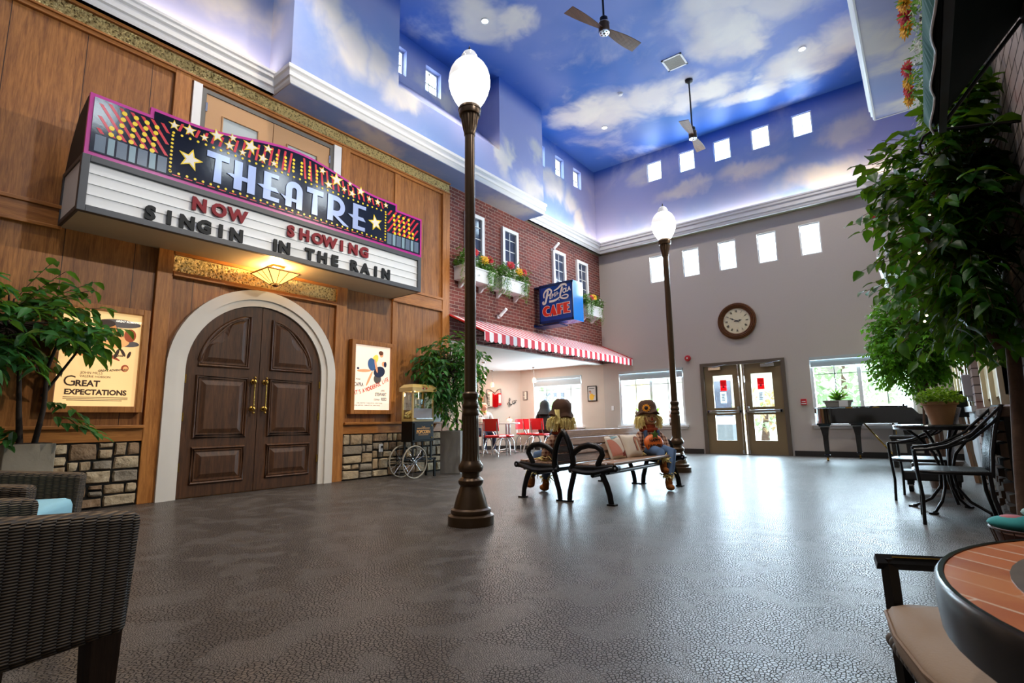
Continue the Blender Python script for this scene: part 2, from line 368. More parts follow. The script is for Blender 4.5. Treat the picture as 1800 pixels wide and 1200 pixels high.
def gold_frieze():
    t = NT('gold_pressed_frieze'); sp = t.n('ShaderNodeSeparateXYZ'); t.l(t.pos(True), sp.inputs[0])
    v = t.n('ShaderNodeTexVoronoi', feature='SMOOTH_F1'); t.l(t.pos(True), v.inputs['Vector']); v.inputs['Scale'].default_value = 34
    w = t.noise(t.pos(True), 26, 3, .6, 2.5)
    fr = t.math('FRACT', t.math('DIVIDE', sp.outputs[1], .205)); seam = t.math('LESS_THAN', fr, .05)
    h = t.math('ADD', t.math('MULTIPLY', w.outputs[0], 1.2), t.math('MULTIPLY', v.outputs['Distance'], 1.0))
    t.col(t.mix(t.mr(h, .6, 1.1), srgb('5f4a25'), srgb('d9c184'))); t.bump(t.math('SUBTRACT', h, t.math('MULTIPLY', seam, .5)), 1.0, .02); t.pr(.32, .85, .5); return t.mat
def wicker_mat(name, a='0c0907', b='80694c', s=1.0):
    t = NT(name); uv = t.n('ShaderNodeTexCoord').outputs['UV']; sp = t.n('ShaderNodeSeparateXYZ'); t.l(uv, sp.inputs[0])
    u = t.math('MULTIPLY', sp.outputs[0], 1 / (.026 * s)); v = t.math('MULTIPLY', sp.outputs[1], 1 / (.0064 * s))
    chk = t.math('MODULO', t.math('FLOOR', u), 2)
    wave = t.math('SINE', t.math('MULTIPLY', t.math('ADD', v, t.math('MULTIPLY', chk, .5)), 2 * pi)); arch_ = t.math('ABSOLUTE', t.math('SINE', t.math('MULTIPLY', u, pi)))
    h = t.math('MULTIPLY', t.math('ADD', t.math('MULTIPLY', wave, .5), .5), t.math('ADD', t.math('MULTIPLY', arch_, .75), .25))
    t.col(t.mix(h, srgb(a), srgb(b))); t.bump(h, .9, .006); t.pr(.55, 0, .3); return t.mat
def mesh_weave(name):
    t = NT(name); p = t.pos(); a = t.n('ShaderNodeTexVoronoi', feature='F1'); t.l(p, a.inputs['Vector']); a.inputs['Scale'].default_value = 85
    t.col(t.mix(t.mr(a.outputs['Distance'], .25, .5), srgb('55585c'), srgb('0a0a0b'))); t.bump(a.outputs['Distance'], .8, .004); t.pr(.3, .6, .5); return t.mat

SKY = sky_paint(); FLOORM = floor_mat(); BRICK = brick_mat()
BRICKR = brick_mat('pale_street_brick', 'aca19e', '9a8e8c', '3a3130', .24, .085, ('Y', 'Z'), .012)
OAK = wood('oak_panel', '653a19', 'b4783d', 'Z', .61); OAKT = wood('oak_trim_upright', '7d481b', 'b87a3c', 'Z'); OAKH = wood('oak_trim_rail', '7d481b', 'b47638', 'Y')
WALNUT = wood('walnut_door', '271509', '55351c', 'Z', rough=.5, spec=.35); WALNUTM = wood('walnut_moulding', '2a160a', '5c3a20', 'Z', rough=.42, spec=.4)
BENCHW = wood('bench_slat', '6a4a36', 'a8866c', 'Y', rough=.28, spec=.6, scale=2)
GOLD = gold_frieze()
STONES = [M('ledge_stone_' + n_, c_, .9, vary=.36, scale=9, bump=1.0, bscale=14, bdist=.03, world=True) for n_, c_ in (('tan', 'a28c6e'), ('grey', '8a7f6e'), ('brown', '8a7055'), ('pale', 'b19e80'))]; GROUT = M('black_grout', '15130f', .9, vary=0)
WHITE = M('white_paint', 'e6e6e6', .45, vary=.02); OFFW = M('cornice_white', 'e2e1df', .5, vary=.02); ARCHW = M('arch_plaster', 'd6cfc4', .6, vary=.03)
BEIGE = M('beige_wall', 'b9b1a8', .8, vary=.03, scale=30, bump=.25, bscale=120, world=True); CAFEW = M('cafe_wall', 'c9bdb0', .8, vary=.03, bump=.2, bscale=120, world=True)
SAGE = M('sage_soffit', '8d8b74', .7, vary=.03); CEILW = M('cafe_ceiling', 'dcd9d2', .8, vary=.02)
BASEB = M('baseboard_black', '24211f', .5, vary=.05); BRONZE = M('bronze_post', '4e3c29', .32, .6, vary=.15, scale=9); IRON = M('black_iron', '0e0e0f', .3, .3, vary=.1)
BRASS = M('brass', 'b8944a', .25, 1, vary=.05); STEEL = M('steel', 'b9bcc0', .25, 1, vary=.03); CHROME = M('chrome', 'd6d8da', .1, 1, vary=0); BLACKG = M('piano_black', '050507', .06, 0, .6, coat=1, vary=0)
GLASS = glass_mat('window_glass'); DARKGL = M('dark_pane', '3b4358', .08, 0, .8, vary=.1)
TAN = M('tan_door_paint', 'b98f63', .5, vary=.03); GREYF = M('grey_door_frame', '66645f', .5, vary=.04); BLIND = M('white_blind', 'aeb9bb', .6, vary=.02)
KHAKI = M('khaki_door_paint', '7d6b4c', .45, vary=.04); FRAMEB = M('door_frame_brown', '5b5044', .5, vary=.04)
RED = M('red_paint', 'b01c24', .4, vary=.04); VINYL = M('red_vinyl', 'd11a20', .25, 0, .6, vary=.05); ORANGE = M('pumpkin_orange', 'd9661c', .45, vary=.15, scale=12)
CONC = M('cast_concrete', '8c8a84', .8, vary=.14, scale=7, bump=.3, bscale=50); CONCB = M('cast_concrete_buff', '99907f', .8, vary=.12, scale=7, bump=.3, bscale=50); TERRA = M('old_terracotta', 'b08562', .85, vary=.2, scale=9, bump=.3, bscale=60)
BARK = M('trunk_bark', '574030', .85, vary=.35, scale=18, bump=.9, bscale=40); BARKD = M('dark_trunk_bark', '33261d', .85, vary=.3, scale=18, bump=.7, bscale=40); SOIL = M('potting_soil', '2a211a', .95, vary=.3)
LEAFB = leaf_mat('ficus_leaf_large', '06160a', '2a6a16', .26, .38, 3.5); LEAFM = leaf_mat('ficus_leaf_small', '1f4c18', '67b02e', .36, .42, 5); LEAFL = leaf_mat('lobby_leaf_dark', '163d22', '3d7a3a', .3, .4, 6)
LEAFX = leaf_mat('herb_leaf', '3c6a14', '8fae2c', .35, .5, 30); LEAFT = leaf_mat('trailing_leaf', '2c5c24', '7fae58', .3, .5, 20)
print('materials done')
# ================================================================ the room
def wall_cells(plane, at, th, u0, u1, v0, v1, holes, mb=None, mi=0):
    """slab perpendicular to X ('X') or Y ('Y') at [at, at+th] with rectangular openings"""
    mb = mb or MB(); us = sorted({u0, u1, *[h[0] for h in holes], *[h[1] for h in holes]}); vs = sorted({v0, v1, *[h[2] for h in holes], *[h[3] for h in holes]})
    us = [u for u in us if u0 <= u <= u1]; vs = [v for v in vs if v0 <= v <= v1]
    for a, b in zip(us, us[1:]):
        run = None
        for c, d in list(zip(vs, vs[1:])) + [(None, None)]:
            hole = c is None or any(h[0] <= (a + b) / 2 <= h[1] and h[2] <= (c + d) / 2 <= h[3] for h in holes)
            if hole:
                if run:
                    lo, hi = sorted((at, at + th))
                    mb.box(lo, hi, a, b, run[0], run[1], mi) if plane == 'X' else mb.box(a, b, lo, hi, run[0], run[1], mi)
                run = None
            else: run = (run[0], d) if run else (c, d)
    return mb
S = lambda mb, name, m, parent=None, **k: struct(mb.build(name, m, parent, keep=parent is None, **k))
YF, XL, XR, ZC, ZT = 12.6, -6.75, .5, 5.32, 7.83
floor = S(MB().box(-13.2, 2.2, -3.2, 12.75, -.12, 0), 'floor', FLOORM)
ceil = S(MB().box(-7.1, .03, -3.2, 12.9, ZT, ZT + .15).box(.03, .66, 9.2, 12.9, ZT, ZT + .15), 'ceiling', SKY)
# far wall, beige below and sky above, with its openings
W1, W2, DR, CW = (-6.30, -4.58, .66, 2.05), (-1.86, -.14, .66, 2.05), (-4.16, -2.33, 0, 2.10), (-9.08, -7.44, .64, 2.05)
LOW = [(-5.27 + .868 * k, -4.87 + .868 * k, 4.285, 4.985) for k in range(5)]; UPW = [(-5.2 + .868 * k, -4.8 + .868 * k, 7.025, 7.55) for k in range(5)]
far = S(wall_cells('Y', YF, .16, XL, 2.2, 0, ZC, [W1, W2, DR] + LOW), 'wall_far', BEIGE)
S(wall_cells('Y', YF, .16, -7.0, 2.2, ZC, ZT, UPW), 'wall_far_sky', SKY)
# left wall: theatre front, brick front over the cafe opening, sky band with clerestories
LUP = [(5.29, 5.69, 7.025, 7.55), (6.16, 6.56, 7.025, 7.55), (9.72, 10.12, 7.025, 7.55), (10.59, 10.99, 7.025, 7.55), (11.46, 11.87, 7.025, 7.55)]
S(wall_cells('X', -6.8, -.18, -3.2, YF, ZC, ZT, LUP), 'wall_left_sky', SKY)
left = S(MB().box(-6.93, XL, -3.2, 6.72, 0, ZC + .08), 'wall_left', OAK)
S(MB().box(-6.93, XL, 6.72, YF, 2.3, ZC + .03), 'wall_brick', BRICK)
# oak stiles, rails, ledge
st = MB()
for y0, y1, z0, z1 in ((2.05, 2.21, 0, 2.84), (4.37, 4.55, 0, 2.84), (6.54, 6.72, 0, 5.1), (2.06, 2.24, 3.4, 5.1), (4.37, 4.52, 3.4, 5.1), (5.43, 5.55, 3.03, 5.1), (-2.0, -1.84, 0, 5.1), (5.43, 5.53, .83, 2.82)):
    st.box(XL, XL + (.045 if y1 - y0 > .13 else .02), y0, y1, z0, z1)
st.build('stile', OAKT, left, bevel=.004)
rl = MB()
for y0, y1 in ((-3.2, 1.18), (5.42, 6.54)):
    rl.box(XL, XL + .035, y0, y1, 2.82, 3.03); rl.box(XL, XL + .055, y0, y1, 3.01, 3.05); rl.box(XL, XL + .05, y0, y1, 2.80, 2.835)
for y0, y1 in ((-3.2, 2.05), (4.55, 6.54)):
    rl.box(XL, XL + .04, y0, y1, .665, .80); rl.box(XL, XL + .085, y0, y1, .80, .835)
rl.box(XL, XL + .04, -3.2, 6.72, 5.045, 5.105); rl.box(XL, XL + .065, -3.2, 6.72, 5.09, 5.115)
rl.box(XL, XL + .07, -3.2, 6.72, 5.285, 5.34); rl.box(XL, XL + .115, -3.2, 6.72, 5.33, 5.375)
rl.box(XL, XL + .05, 2.21, 4.37, 2.545, 2.60); rl.box(XL, XL + .07, 2.21, 4.37, 2.54, 2.56); rl.box(XL, XL + .05, 2.21, 4.37, 2.795, 2.84)
rl.build('rail', OAKH, left, bevel=.005)
MB().box(XL, XL + .03, -3.2, 6.72, 5.105, 5.30).box(XL, XL + .028, 2.21, 4.37, 2.59, 2.80).build('frieze', GOLD, left)
# ledge-stone wainscot: separate blocks bedded in black grout
sv = MB(); rg = random.Random(5)
def ashlar(a, b, c, d, out):
    w, h = b - a, d - c
    if (w * h < .05 and w / h < 3.4 and h / w < 1.5 and rg.random() < .75) or w * h < .016: out.append((a, b, c, d)); return
    if w > 1.35 * h: m = a + w * rg.uniform(.36, .64); ashlar(a, m, c, d, out); ashlar(m, b, c, d, out)
    else: m = c + h * rg.uniform(.33, .67); ashlar(a, b, c, m, out); ashlar(a, b, m, d, out)
for y0, y1 in ((-2.2, 2.05), (4.55, 6.56)):
    sv.box(XL, XL + .02, y0, y1, 0, .665, 4); cells = []; n_ = round((y1 - y0) / .95)
    for k_ in range(n_): ashlar(y0 + .005 + (y1 - y0 - .01) * k_ / n_, y0 + .005 + (y1 - y0 - .01) * (k_ + 1) / n_, .004, .66, cells)
    for a, b, z, z2 in cells:
        d = rg.uniform(.035, .055); j = lambda: rg.uniform(.0, .012); k = lambda: rg.uniform(-.01, .01)
        a_, b_, c_, d_ = a + .006, b - .006, z + .006, z2 - .006
        ring = [(a_ + j(), c_ + j()), ((a_ + b_) / 2 + k(), c_ + j() * .6), (b_ - j(), c_ + j()), (b_ - j() * .6, (c_ + d_) / 2 + k()), (b_ - j(), d_ - j()), ((a_ + b_) / 2 + k(), d_ - j() * .6), (a_ + j(), d_ - j()), (a_ + j() * .6, (c_ + d_) / 2 + k())]
        cy, cz = (a_ + b_) / 2, (c_ + d_) / 2; n0 = len(ring)
        ins = lambda u, w, q: (cy + (u - cy) * (1 - q / max(.03, (b_ - a_) / 2)), cz + (w - cz) * (1 - q / max(.03, (d_ - c_) / 2)))
        vs = [(XL + .015, u, w) for u, w in ring] + [(XL + d * .7, u, w) for u, w in ring] + [(XL + d + rg.uniform(-.006, .006), *ins(u, w, .011)) for u, w in ring] + [(XL + d + rg.uniform(-.004, .008), cy, cz)]
        fs = [(r * n0 + i, r * n0 + (i + 1) % n0, (r + 1) * n0 + (i + 1) % n0, (r + 1) * n0 + i) for r in range(2) for i in range(n0)] + [(2 * n0 + i, 2 * n0 + (i + 1) % n0, 3 * n0) for i in range(n0)]
        sv.add(vs, fs, rg.choice((0, 1, 2, 3)))
sv.build('stone_veneer', STONES + [GROUT], left, smooth=45)
# bump-outs, soffits, cornices
bo = MB()
bo.box(-6.8, -6.2, 3.22, 5.03, ZC, ZT); bo.box(-6.8, -6.2, 7.62, 9.14, ZC, ZT); bo.box(-6.8, -6.2, 5.03, 7.62, ZC, 6.2)
bo.add([(-6.2, 5.03, 6.2), (-6.2, 7.62, 6.2), (-6.79, 7.62, 6.85), (-6.79, 5.03, 6.85), (-6.79, 5.03, 6.2), (-6.79, 7.62, 6.2)], [(0, 1, 2, 3), (0, 3, 4), (1, 5, 2)])
S(bo, 'wall_left_upper', SKY)
def cornice(name, path, prof, mat=OFFW, closed=False):
    """sweep a (out, z) profile along a horizontal polyline; 'out' lies to the path's left"""
    P = [Vector((x, y)) for x, y in path]; n = len(P); vs = []; m = len(prof)
    for i, p in enumerate(P):
        d0 = (P[i] - P[i - 1]).normalized() if i else (P[1] - P[0]).normalized(); d1 = (P[i + 1] - P[i]).normalized() if i < n - 1 else d0
        n0 = Vector((-d0.y, d0.x)); n1 = Vector((-d1.y, d1.x)); b = (n0 + n1); b = b / b.length_squared * 2
        vs += [(p.x + b.x * o, p.y + b.y * o, z) for o, z in prof]
    mb = MB(); mb.add(vs, [(i * m + j, (i + 1) * m + j, (i + 1) * m + (j + 1) % m, i * m + (j + 1) % m) for i in range(n - 1) for j in range(m)] + [tuple(range(m))[::-1], tuple(range((n - 1) * m, n * m))])
    return S(mb, name, mat)
PR = [(0, ZC), (.06, ZC), (.075, ZC + .035), (.075, ZC + .07), (.10, ZC + .085), (.10, ZC + .17), (.125, ZC + .19), (.125, ZC + .235), (.14, ZC + .25), (.14, ZC + .285), (.075, ZC + .285), (.06, ZC + .10), (0, ZC + .10)]
PB = [(-.02, ZC - .006), (.0, ZC - .006), (.015, ZC + .03), (.015, ZC + .07), (.035, ZC + .085), (.035, ZC + .17), (.055, ZC + .19), (.055, ZC + .24), (-.02, ZC + .26)]
# path direction chosen so that the profile projects into the room
cornice('trim_1', [(-6.68, 3.22), (-6.68, -3.2)], PR)
cornice('trim_2', [(-6.64, 9.14), (-6.2, 9.14), (-6.2, 3.22), (-6.74, 3.22)], [(o, z) for o, z in PB])
cornice('trim_3', [(.28, YF - .12), (-6.68, YF - .12), (-6.68, 9.16)], PR)
S(MB().box(-6.76, -6.62, -3.2, 3.22, ZC, ZC + .02).box(-6.76, -6.62, 9.14, YF, ZC, ZC + .02).box(-6.7, .3, YF - .14, YF, ZC, ZC + .02), 'trim_4', SAGE)
S(MB().box(-6.76, -6.21, 3.23, 9.13, ZC - .012, ZC + .01), 'trim_5', SKY)
# right-hand bump-out with its soffit, right walls
RUP = [(2.1, 2.75, 6.55, 7.2), (4.55, 5.15, 6.45, 7.05), (5.75, 6.35, 6.45, 7.05), (6.95, 7.55, 6.45, 7.05)]
S(wall_cells('X', -.17, .2, -3.2, 9.38, ZC, ZT, RUP, MB().box(.03, 2.2, -3.2, 9.38, ZC, ZC + .12).box(.03, 2.2, 9.2, 9.38, ZC + .12, ZT).box(.03, 2.2, -3.2, -3.05, ZC + .12, ZT)), 'wall_right_upper', SKY)
cornice('trim_6', [(-.17, -3.2), (-.17, 9.38), (.5, 9.38)], PB)
S(MB().box(.5, .66, 2.2, YF, 0, ZC).box(.5, 2.2, 2.05, 2.2, 0, ZC).box(2.05, 2.2, -3.2, 2.05, 0, ZC), 'wall_right', BRICKR)
S(MB().box(.5, .66, 9.38, YF, ZC, ZT), 'wall_right_sky', SKY)
S(MB().box(-7.0, 2.2, -3.2, -3.05, 0, ZT), 'wall_back', BEIGE)
S(MB().box(XL, -4.2, YF - .02, YF, 0, .11).box(-2.29, XR, YF - .02, YF, 0, .11).box(-9.57, XL, YF - .02, YF, 0, .11), 'baseboard_far', BASEB)
# the cafe alcove
S(wall_cells('Y', YF, .16, -9.57, XL, 0, 2.5, [CW]), 'wall_cafe_far', CAFEW)
A0, A1 = Vector((-9.57, YF)), Vector((-13.0, 9.95)); ad = (A1 - A0).normalized(); an = Vector((-ad.y, ad.x))   # angled wall, an points into the cafe
ANG = lambda s, z, off=0: (A0.x + ad.x * s + an.x * off, A0.y + ad.y * s + an.y * off, z)
if an.dot(Vector((-8, 9)) - A0) < 0: an = -an
wa = MB(); L = (A1 - A0).length
wa.add([ANG(s, z, o) for o in (0, -.15) for s, z in ((-.0, 0), (L, 0), (L, 2.5), (-.0, 2.5))], [(0, 1, 2, 3), (4, 7, 6, 5), (0, 4, 5, 1), (3, 2, 6, 7), (1, 5, 6, 2), (0, 3, 7, 4)])
S(wa, 'wall_cafe_angled', CAFEW)
ORW = M('cafe_orange_lit_wall', 'd59a63', .8, vary=.03)  # orange light on this cafe wall is put into its paint
S(MB().box(-13.15, -13.0, 6.6, 9.97, 0, 2.5).box(-13.1, -6.93, 6.6, 6.72, 0, 2.5), 'wall_cafe_near', ORW)
S(MB().box(-13.1, -6.9, 6.65, YF, 2.32, 2.44).box(-6.93, -6.76, 6.72, YF, 2.28, 2.44), 'ceiling_cafe', CEILW)
bb = MB(); bb.add([ANG(s, z, o) for o in (.015, 0) for s, z in ((.01, 0), (L, 0), (L, .11), (.01, .11))], [(0, 1, 2, 3), (4, 7, 6, 5), (0, 4, 5, 1), (3, 2, 6, 7), (1, 5, 6, 2), (0, 3, 7, 4)])
S(bb, 'baseboard_cafe', BASEB)
light('cafe_can_lamp', 'AREA', (-8.6, 10.6, 2.30), 66, (1, .93, .85), 1.6, (-8.6, 10.6, 0), 1.6)
light('cafe_can_lamp', 'AREA', (-11.2, 9.0, 2.30), 40, (1, .85, .7), 1.2, (-11.2, 9.0, 0), 1.2)

# ---------------------------------------------------------------- windows and exterior doors of the far wall
NW = [0]
def window_far(x0, x1, z0, z1, blind=.2, y=YF, mull=None, sill=True):
    NW[0] += 1
    q = .055 if x1 - x0 > 1 else .028
    w = S(MB().box(x0, x0 + q, y + .02, y + .14, z0, z1).box(x1 - q, x1, y + .02, y + .14, z0, z1).box(x0 + q, x1 - q, y + .02, y + .14, z1 - q, z1).box(x0 + q, x1 - q, y + .02, y + .14, z0, z0 + q), f'window_{NW[0]}', WHITE)
    xm = mull if mull is not None else (x0 + x1) / 2
    if x1 - x0 > 1:
        MB().box(xm - .035, xm + .035, y + .05, y + .12, z0 + .05, z1 - .05).build('window_mullion', WHITE, w)
        mt = MB()
        for xx in ((x0 + xm) / 2, (xm + x1) / 2): mt.box(xx - .008, xx + .008, y + .085, y + .1, z0 + .05, z1 - .05)
        mt.box(x0 + .05, x1 - .05, y + .085, y + .1, z1 - .36, z1 - .345); mt.build('window_muntin', GREYF, w)
    else:
        MB().box(xm - .006, xm + .006, y + .085, y + .1, z0 + .05, z1 - .05).box(x0 + .05, x1 - .05, y + .085, y + .1, (z0 + z1) / 2 - .006, (z0 + z1) / 2 + .006).build('window_muntin', WHITE, w)
    MB().box(x0 + .02, x1 - .02, y + .098, y + .104, z0 + .02, z1 - .02).build('window_pane', GLASS, w)
    if blind: MB().box(x0 + .01, x1 - .01, y - .035, y + .03, z1 - .06, z1 + .01).box(x0 + .02, x1 - .02, y - .005, y + .01, z1 - blind, z1 - .05).build('window_blind', BLIND, w)
    if sill: MB().box(x0 - .06, x1 + .06, y - .07, y + .06, z0 - .035, z0).box(x0 - .03, x1 + .03, y - .025, y, z0 - .09, z0 - .035).build('window_sill', WHITE, w)
    return w
window_far(*W1, .22); window_far(*W2, .2); window_far(*CW, .24)
for h in LOW + UPW: window_far(*h, 0, sill=False)
for y0, y1, z0, z1 in LUP:
    NW[0] += 1; x = -6.93
    w = S(MB().box(x - .03, x + .03, y0, y0 + .03, z0, z1).box(x - .03, x + .03, y1 - .03, y1, z0, z1).box(x - .03, x + .03, y0 + .03, y1 - .03, z1 - .03, z1).box(x - .03, x + .03, y0 + .03, y1 - .03, z0, z0 + .03), f'window_{NW[0]}', WHITE)
    MB().box(x - .01, x + .01, (y0 + y1) / 2 - .006, (y0 + y1) / 2 + .006, z0, z1).box(x - .01, x + .01, y0, y1, (z0 + z1) / 2 - .006, (z0 + z1) / 2 + .006).build('window_muntin', GREYF, w)
    MB().box(x - .004, x + .004, y0 + .01, y1 - .01, z0 + .01, z1 - .01).build('window_pane', GLASS, w)
# exterior double doors
d2 = S(MB().box(-4.16, -4.08, YF - .03, YF + .12, 0, 2.10).box(-2.41, -2.33, YF - .03, YF + .12, 0, 2.10).box(-4.08, -2.41, YF - .03, YF + .12, 2.03, 2.10).box(-4.08, -2.41, YF - .0, YF + .12, 0, .012), 'door_2', FRAMEB)
PAPW = leaf_mat('notice_paper', 'd6d8d8', 'dcdcdc', .3, .7, 4, 'e0e0e0'); PAPR = leaf_mat('red_notice_paper', 'd81c26', 'e0303a', .45, .6, 4, 'e01822'); INK = M('printed_ink', '2b2b2e', .7, vary=0)
for s, (a, b) in ((0, (-4.075, -3.262)), (1, (-3.228, -2.415))):
    lf = S(wall_cells('Y', YF + .005, .05, a, b, .015, 2.025, [(a + .19, b - .13 - .05, 1.05, 1.80), (a + .19, b - .18, .31, .88)] if s == 0 else [(a + .13 + .05, b - .19, 1.05, 1.80), (a + .18, b - .19, .31, .88)]), 'door_leaf', KHAKI, d2)
    g0, g1 = (a + .19, b - .18) if s == 0 else (a + .18, b - .19)
    MB().box(g0, g1, YF + .027, YF + .033, 1.05, 1.80).box(g0, g1, YF + .027, YF + .033, .31, .88).build('door_glass', GLASS, d2)
    MB().box(a + .03, b - .03, YF - .055, YF - .03, .93, .99).box(a + .03, a + .08, YF - .055, YF + .01, .93, .99).box(b - .08, b - .03, YF - .055, YF + .01, .93, .99).box(*((b - .11, b - .06) if s == 0 else (a + .06, a + .11)), YF - .06, YF - .01, .93, 1.07).build('push_bar', STEEL, d2, bevel=.006)
    e = b - .045 if s == 0 else a + .045
    MB().tube([(e, YF - .02, .05), (e, YF - .02, 1.97)], .008).box(e - .02, e + .02, YF - .035, YF + .01, 1.93, 2.02).box(e - .02, e + .02, YF - .035, YF + .01, .02, .1).build('vertical_rod', STEEL, d2)
    c0 = a + .12 if s == 0 else b - .40
    MB().box(c0, c0 + .28, YF - .06, YF + .005, 1.93, 2.0).tube([(c0 + .1, YF - .07, 1.99), (c0 + .36, YF - .1, 2.03), (c0 + .42, YF - .02, 2.05)], .008).build('door_closer', STEEL, d2)
    gx = (g0 + g1) / 2 + (.0 if s == 0 else -.03)
    nt = tag(MB().box(gx - .065, gx + .075, YF + .018, YF + .021, 1.44, 1.69).build('notice', PAPR), f'red paper notice on the brown door leaf {"nearer the lamp post" if s == 0 else "nearer the piano"}', 'notice')
    mb = MB()
    for k in range(4): mb.box(gx - .03 - .01 * (k == 1), gx + .04, YF + .0165, YF + .018, 1.63 - .035 * k, 1.64 - .035 * k)
    mb.cbox((gx + .005, YF + .017, 1.52), (.05, .002, .05)); mb.build('print', M('dark_red_print', '8a0f18', .7, vary=0), nt)
    nt = tag(MB().box(gx - .085, gx + .055, YF + .018, YF + .021, 1.155, 1.415).build('notice', PAPW), f'white printed notice on the brown door leaf {"nearer the lamp post" if s == 0 else "nearer the piano"}', 'notice')
    mb = MB()
    for k in range(5): mb.box(gx - .05 + .006 * (k % 2), gx + .025 - .008 * (k % 3), YF + .0165, YF + .018, 1.35 - .035 * k, 1.365 - .035 * k)
    mb.build('print', INK, nt)
# ---------------------------------------------------------------- what stands outside
PAVE = M('sunlit_paving', 'b8b2a8', .9, vary=.08, world=True)
tag(MB().box(-40, 30, 12.76, 60, -.2, -.03).build('paved_courtyard', PAVE, keep=True), kind='structure')
hb = thing('house', 'pale stucco house with a low roof seen outside through the windows', 'building', (-9, 22, -.03))
MB().box(-20, -3.6, 22, 30, -.03, 3.1).build('wall', M('pale_stucco', 'd6cfbf', .9, vary=.04), hb)
MB().add([(-20.8, 21, 3.0), (-2.8, 21, 3.0), (-2.8, 31, 3.0), (-20.8, 31, 3.0), (-20.8, 26, 5.0), (-2.8, 26, 5.0)], [(0, 1, 5, 4), (2, 3, 4, 5), (1, 2, 5), (3, 0, 4), (0, 3, 2, 1)]).build('roof', M('grey_shingles', '8a8681', .9), hb)
MB().box(-15.2, -14.0, 21.95, 22.02, 1.0, 2.2).box(-6.9, -6.1, 21.95, 22.02, .9, 2.3).build('pane', DARKGL, hb)
tag(MB().box(-6.2, -4.75, 17.0, 17.6, -.03, .62).build('planter_wall', M('grey_block_planter', '6b7074', .9)), 'grey block wall seen outside through the lower door glass', 'wall')
pl = thing('porch_post', 'cream porch post standing outside the window behind the seated scarecrow', 'post', (-6.9, 15.2, -.03)); MB().box(-7.12, -6.68, 15.0, 15.4, -.03, 3.2).build('shaft', M('cream_porch', 'e2cf9c', .8, vary=.03), pl, bevel=.02)
def leaf_pts(L, w, fold=.25, droop=.15):
    a, b, c = (w * .40, L * .18, fold * w * .4), (w * .5, L * .45, fold * w * .5 - droop * L * .15), (w * .27, L * .78, fold * w * .27 - droop * L * .55)
    m = lambda p: (-p[0], p[1], p[2])
    return [(0, 0, 0), a, b, c, (0, L, -droop * L), m(c), m(b), m(a), (0, L * .5, -.03 * L)]
LF = [(0, 1, 8), (1, 2, 8), (2, 3, 8), (3, 4, 8), (4, 5, 8), (5, 6, 8), (6, 7, 8), (7, 0, 8)]
def add_leaf(mb, p, d, up, L, w, mi=0, fold=.3, droop=.2):
    d = Vector(d).normalized(); x = d.cross(Vector(up))
    if x.length < .05: x = d.orthogonal()
    x.normalize(); n = x.cross(d)
    T = Matrix(((x.x, d.x, n.x, p[0]), (x.y, d.y, n.y, p[1]), (x.z, d.z, n.z, p[2]), (0, 0, 0, 1)))
    mb.add(leaf_pts(L, w, fold, droop), LF, mi, T)
def rdir(g, dn=-.3):
    a = g.uniform(0, 2 * pi); z = g.uniform(-1, .7) + dn; v = Vector((cos(a), sin(a), z)); return v.normalized()
def bush(name, c, r, n, L, mats, label, group=None, seed=1):
    g = random.Random(seed); mb = MB()
    for i in range(n):
        v = Vector((g.gauss(0, 1), g.gauss(0, 1), g.gauss(0, 1))).normalized() * g.uniform(.6, 1)
        p = (c[0] + v.x * r[0], c[1] + v.y * r[1], c[2] + v.z * r[2]); add_leaf(mb, p, rdir(g), (0, 0, 1), L * g.uniform(.7, 1.2), L * .55, g.randrange(len(mats)))
    t = thing(name, label, 'tree', (c[0], c[1], -.03), 0, group); mb.build('foliage', mats, t)
    MB().tube([(c[0], c[1], -.03), (c[0] + .1, c[1], c[2])], [.14, .06]).build('trunk', BARK, t); return t
SUNL = leaf_mat('sunlit_leaf', '9fb894', 'cfdac0', .3, .6, 1); AUT = leaf_mat('autumn_leaf', 'c99a80', 'e0bf98', .3, .6, 1)
bush('courtyard_tree', (-2.2, 21, 2.6), (2.0, 1.6, 1.9), 900, .35, [SUNL], 'green leafy tree outside seen through the window above the piano', seed=2)
bush('courtyard_tree', (1.2, 24, 3.0), (2.2, 1.8, 2.2), 800, .4, [SUNL], 'paler green tree outside beyond the piano window beside the other tree', seed=3)
bush('courtyard_shrub', (-4.3, 19, 1.1), (.9, .8, .8), 420, .22, [AUT, SUNL], 'rust and green shrub outside seen through the second door leaf', seed=4)
bush('courtyard_tree', (-12.6, 17.5, 1.5), (1.2, 1.0, 1.3), 500, .26, [SUNL], 'sunlit green shrub outside the cafe window', seed=5)
# ================================================================ theatre front
YC, ZA, RO, RI = 3.29, 1.47, 1.08, .874
def archring(r0, r1): return [(YC + r1, 0)] + arc((YC, ZA), r1, 0, pi, 32) + [(YC - r1, 0), (YC - r0, 0)] + arc((YC, ZA), r0, pi, 0, 32) + [(YC + r0, 0)]
d1 = S(MB().prism(archring(RI + .085, RO), 0, .075, 0, onW(0, 0)).prism(archring(RI, RI + .085), 0, .05, 0, onW(0, 0)).prism(archring(RI + .08, RI + .10), 0, .062, 0, onW(0, 0)), 'door_1', ARCHW)
def leaf_outline(s):
    e = RI - .006
    p = [(YC + s * .004, .012), (YC + s * e, .012), (YC + s * e, ZA)]
    return p + [(YC + s * a, b) for a, b in [(e * cos(t * pi / 2 / 20), ZA + e * sin(t * pi / 2 / 20)) for t in range(1, 21)]][:-1] + [(YC + s * .004, ZA + e)]
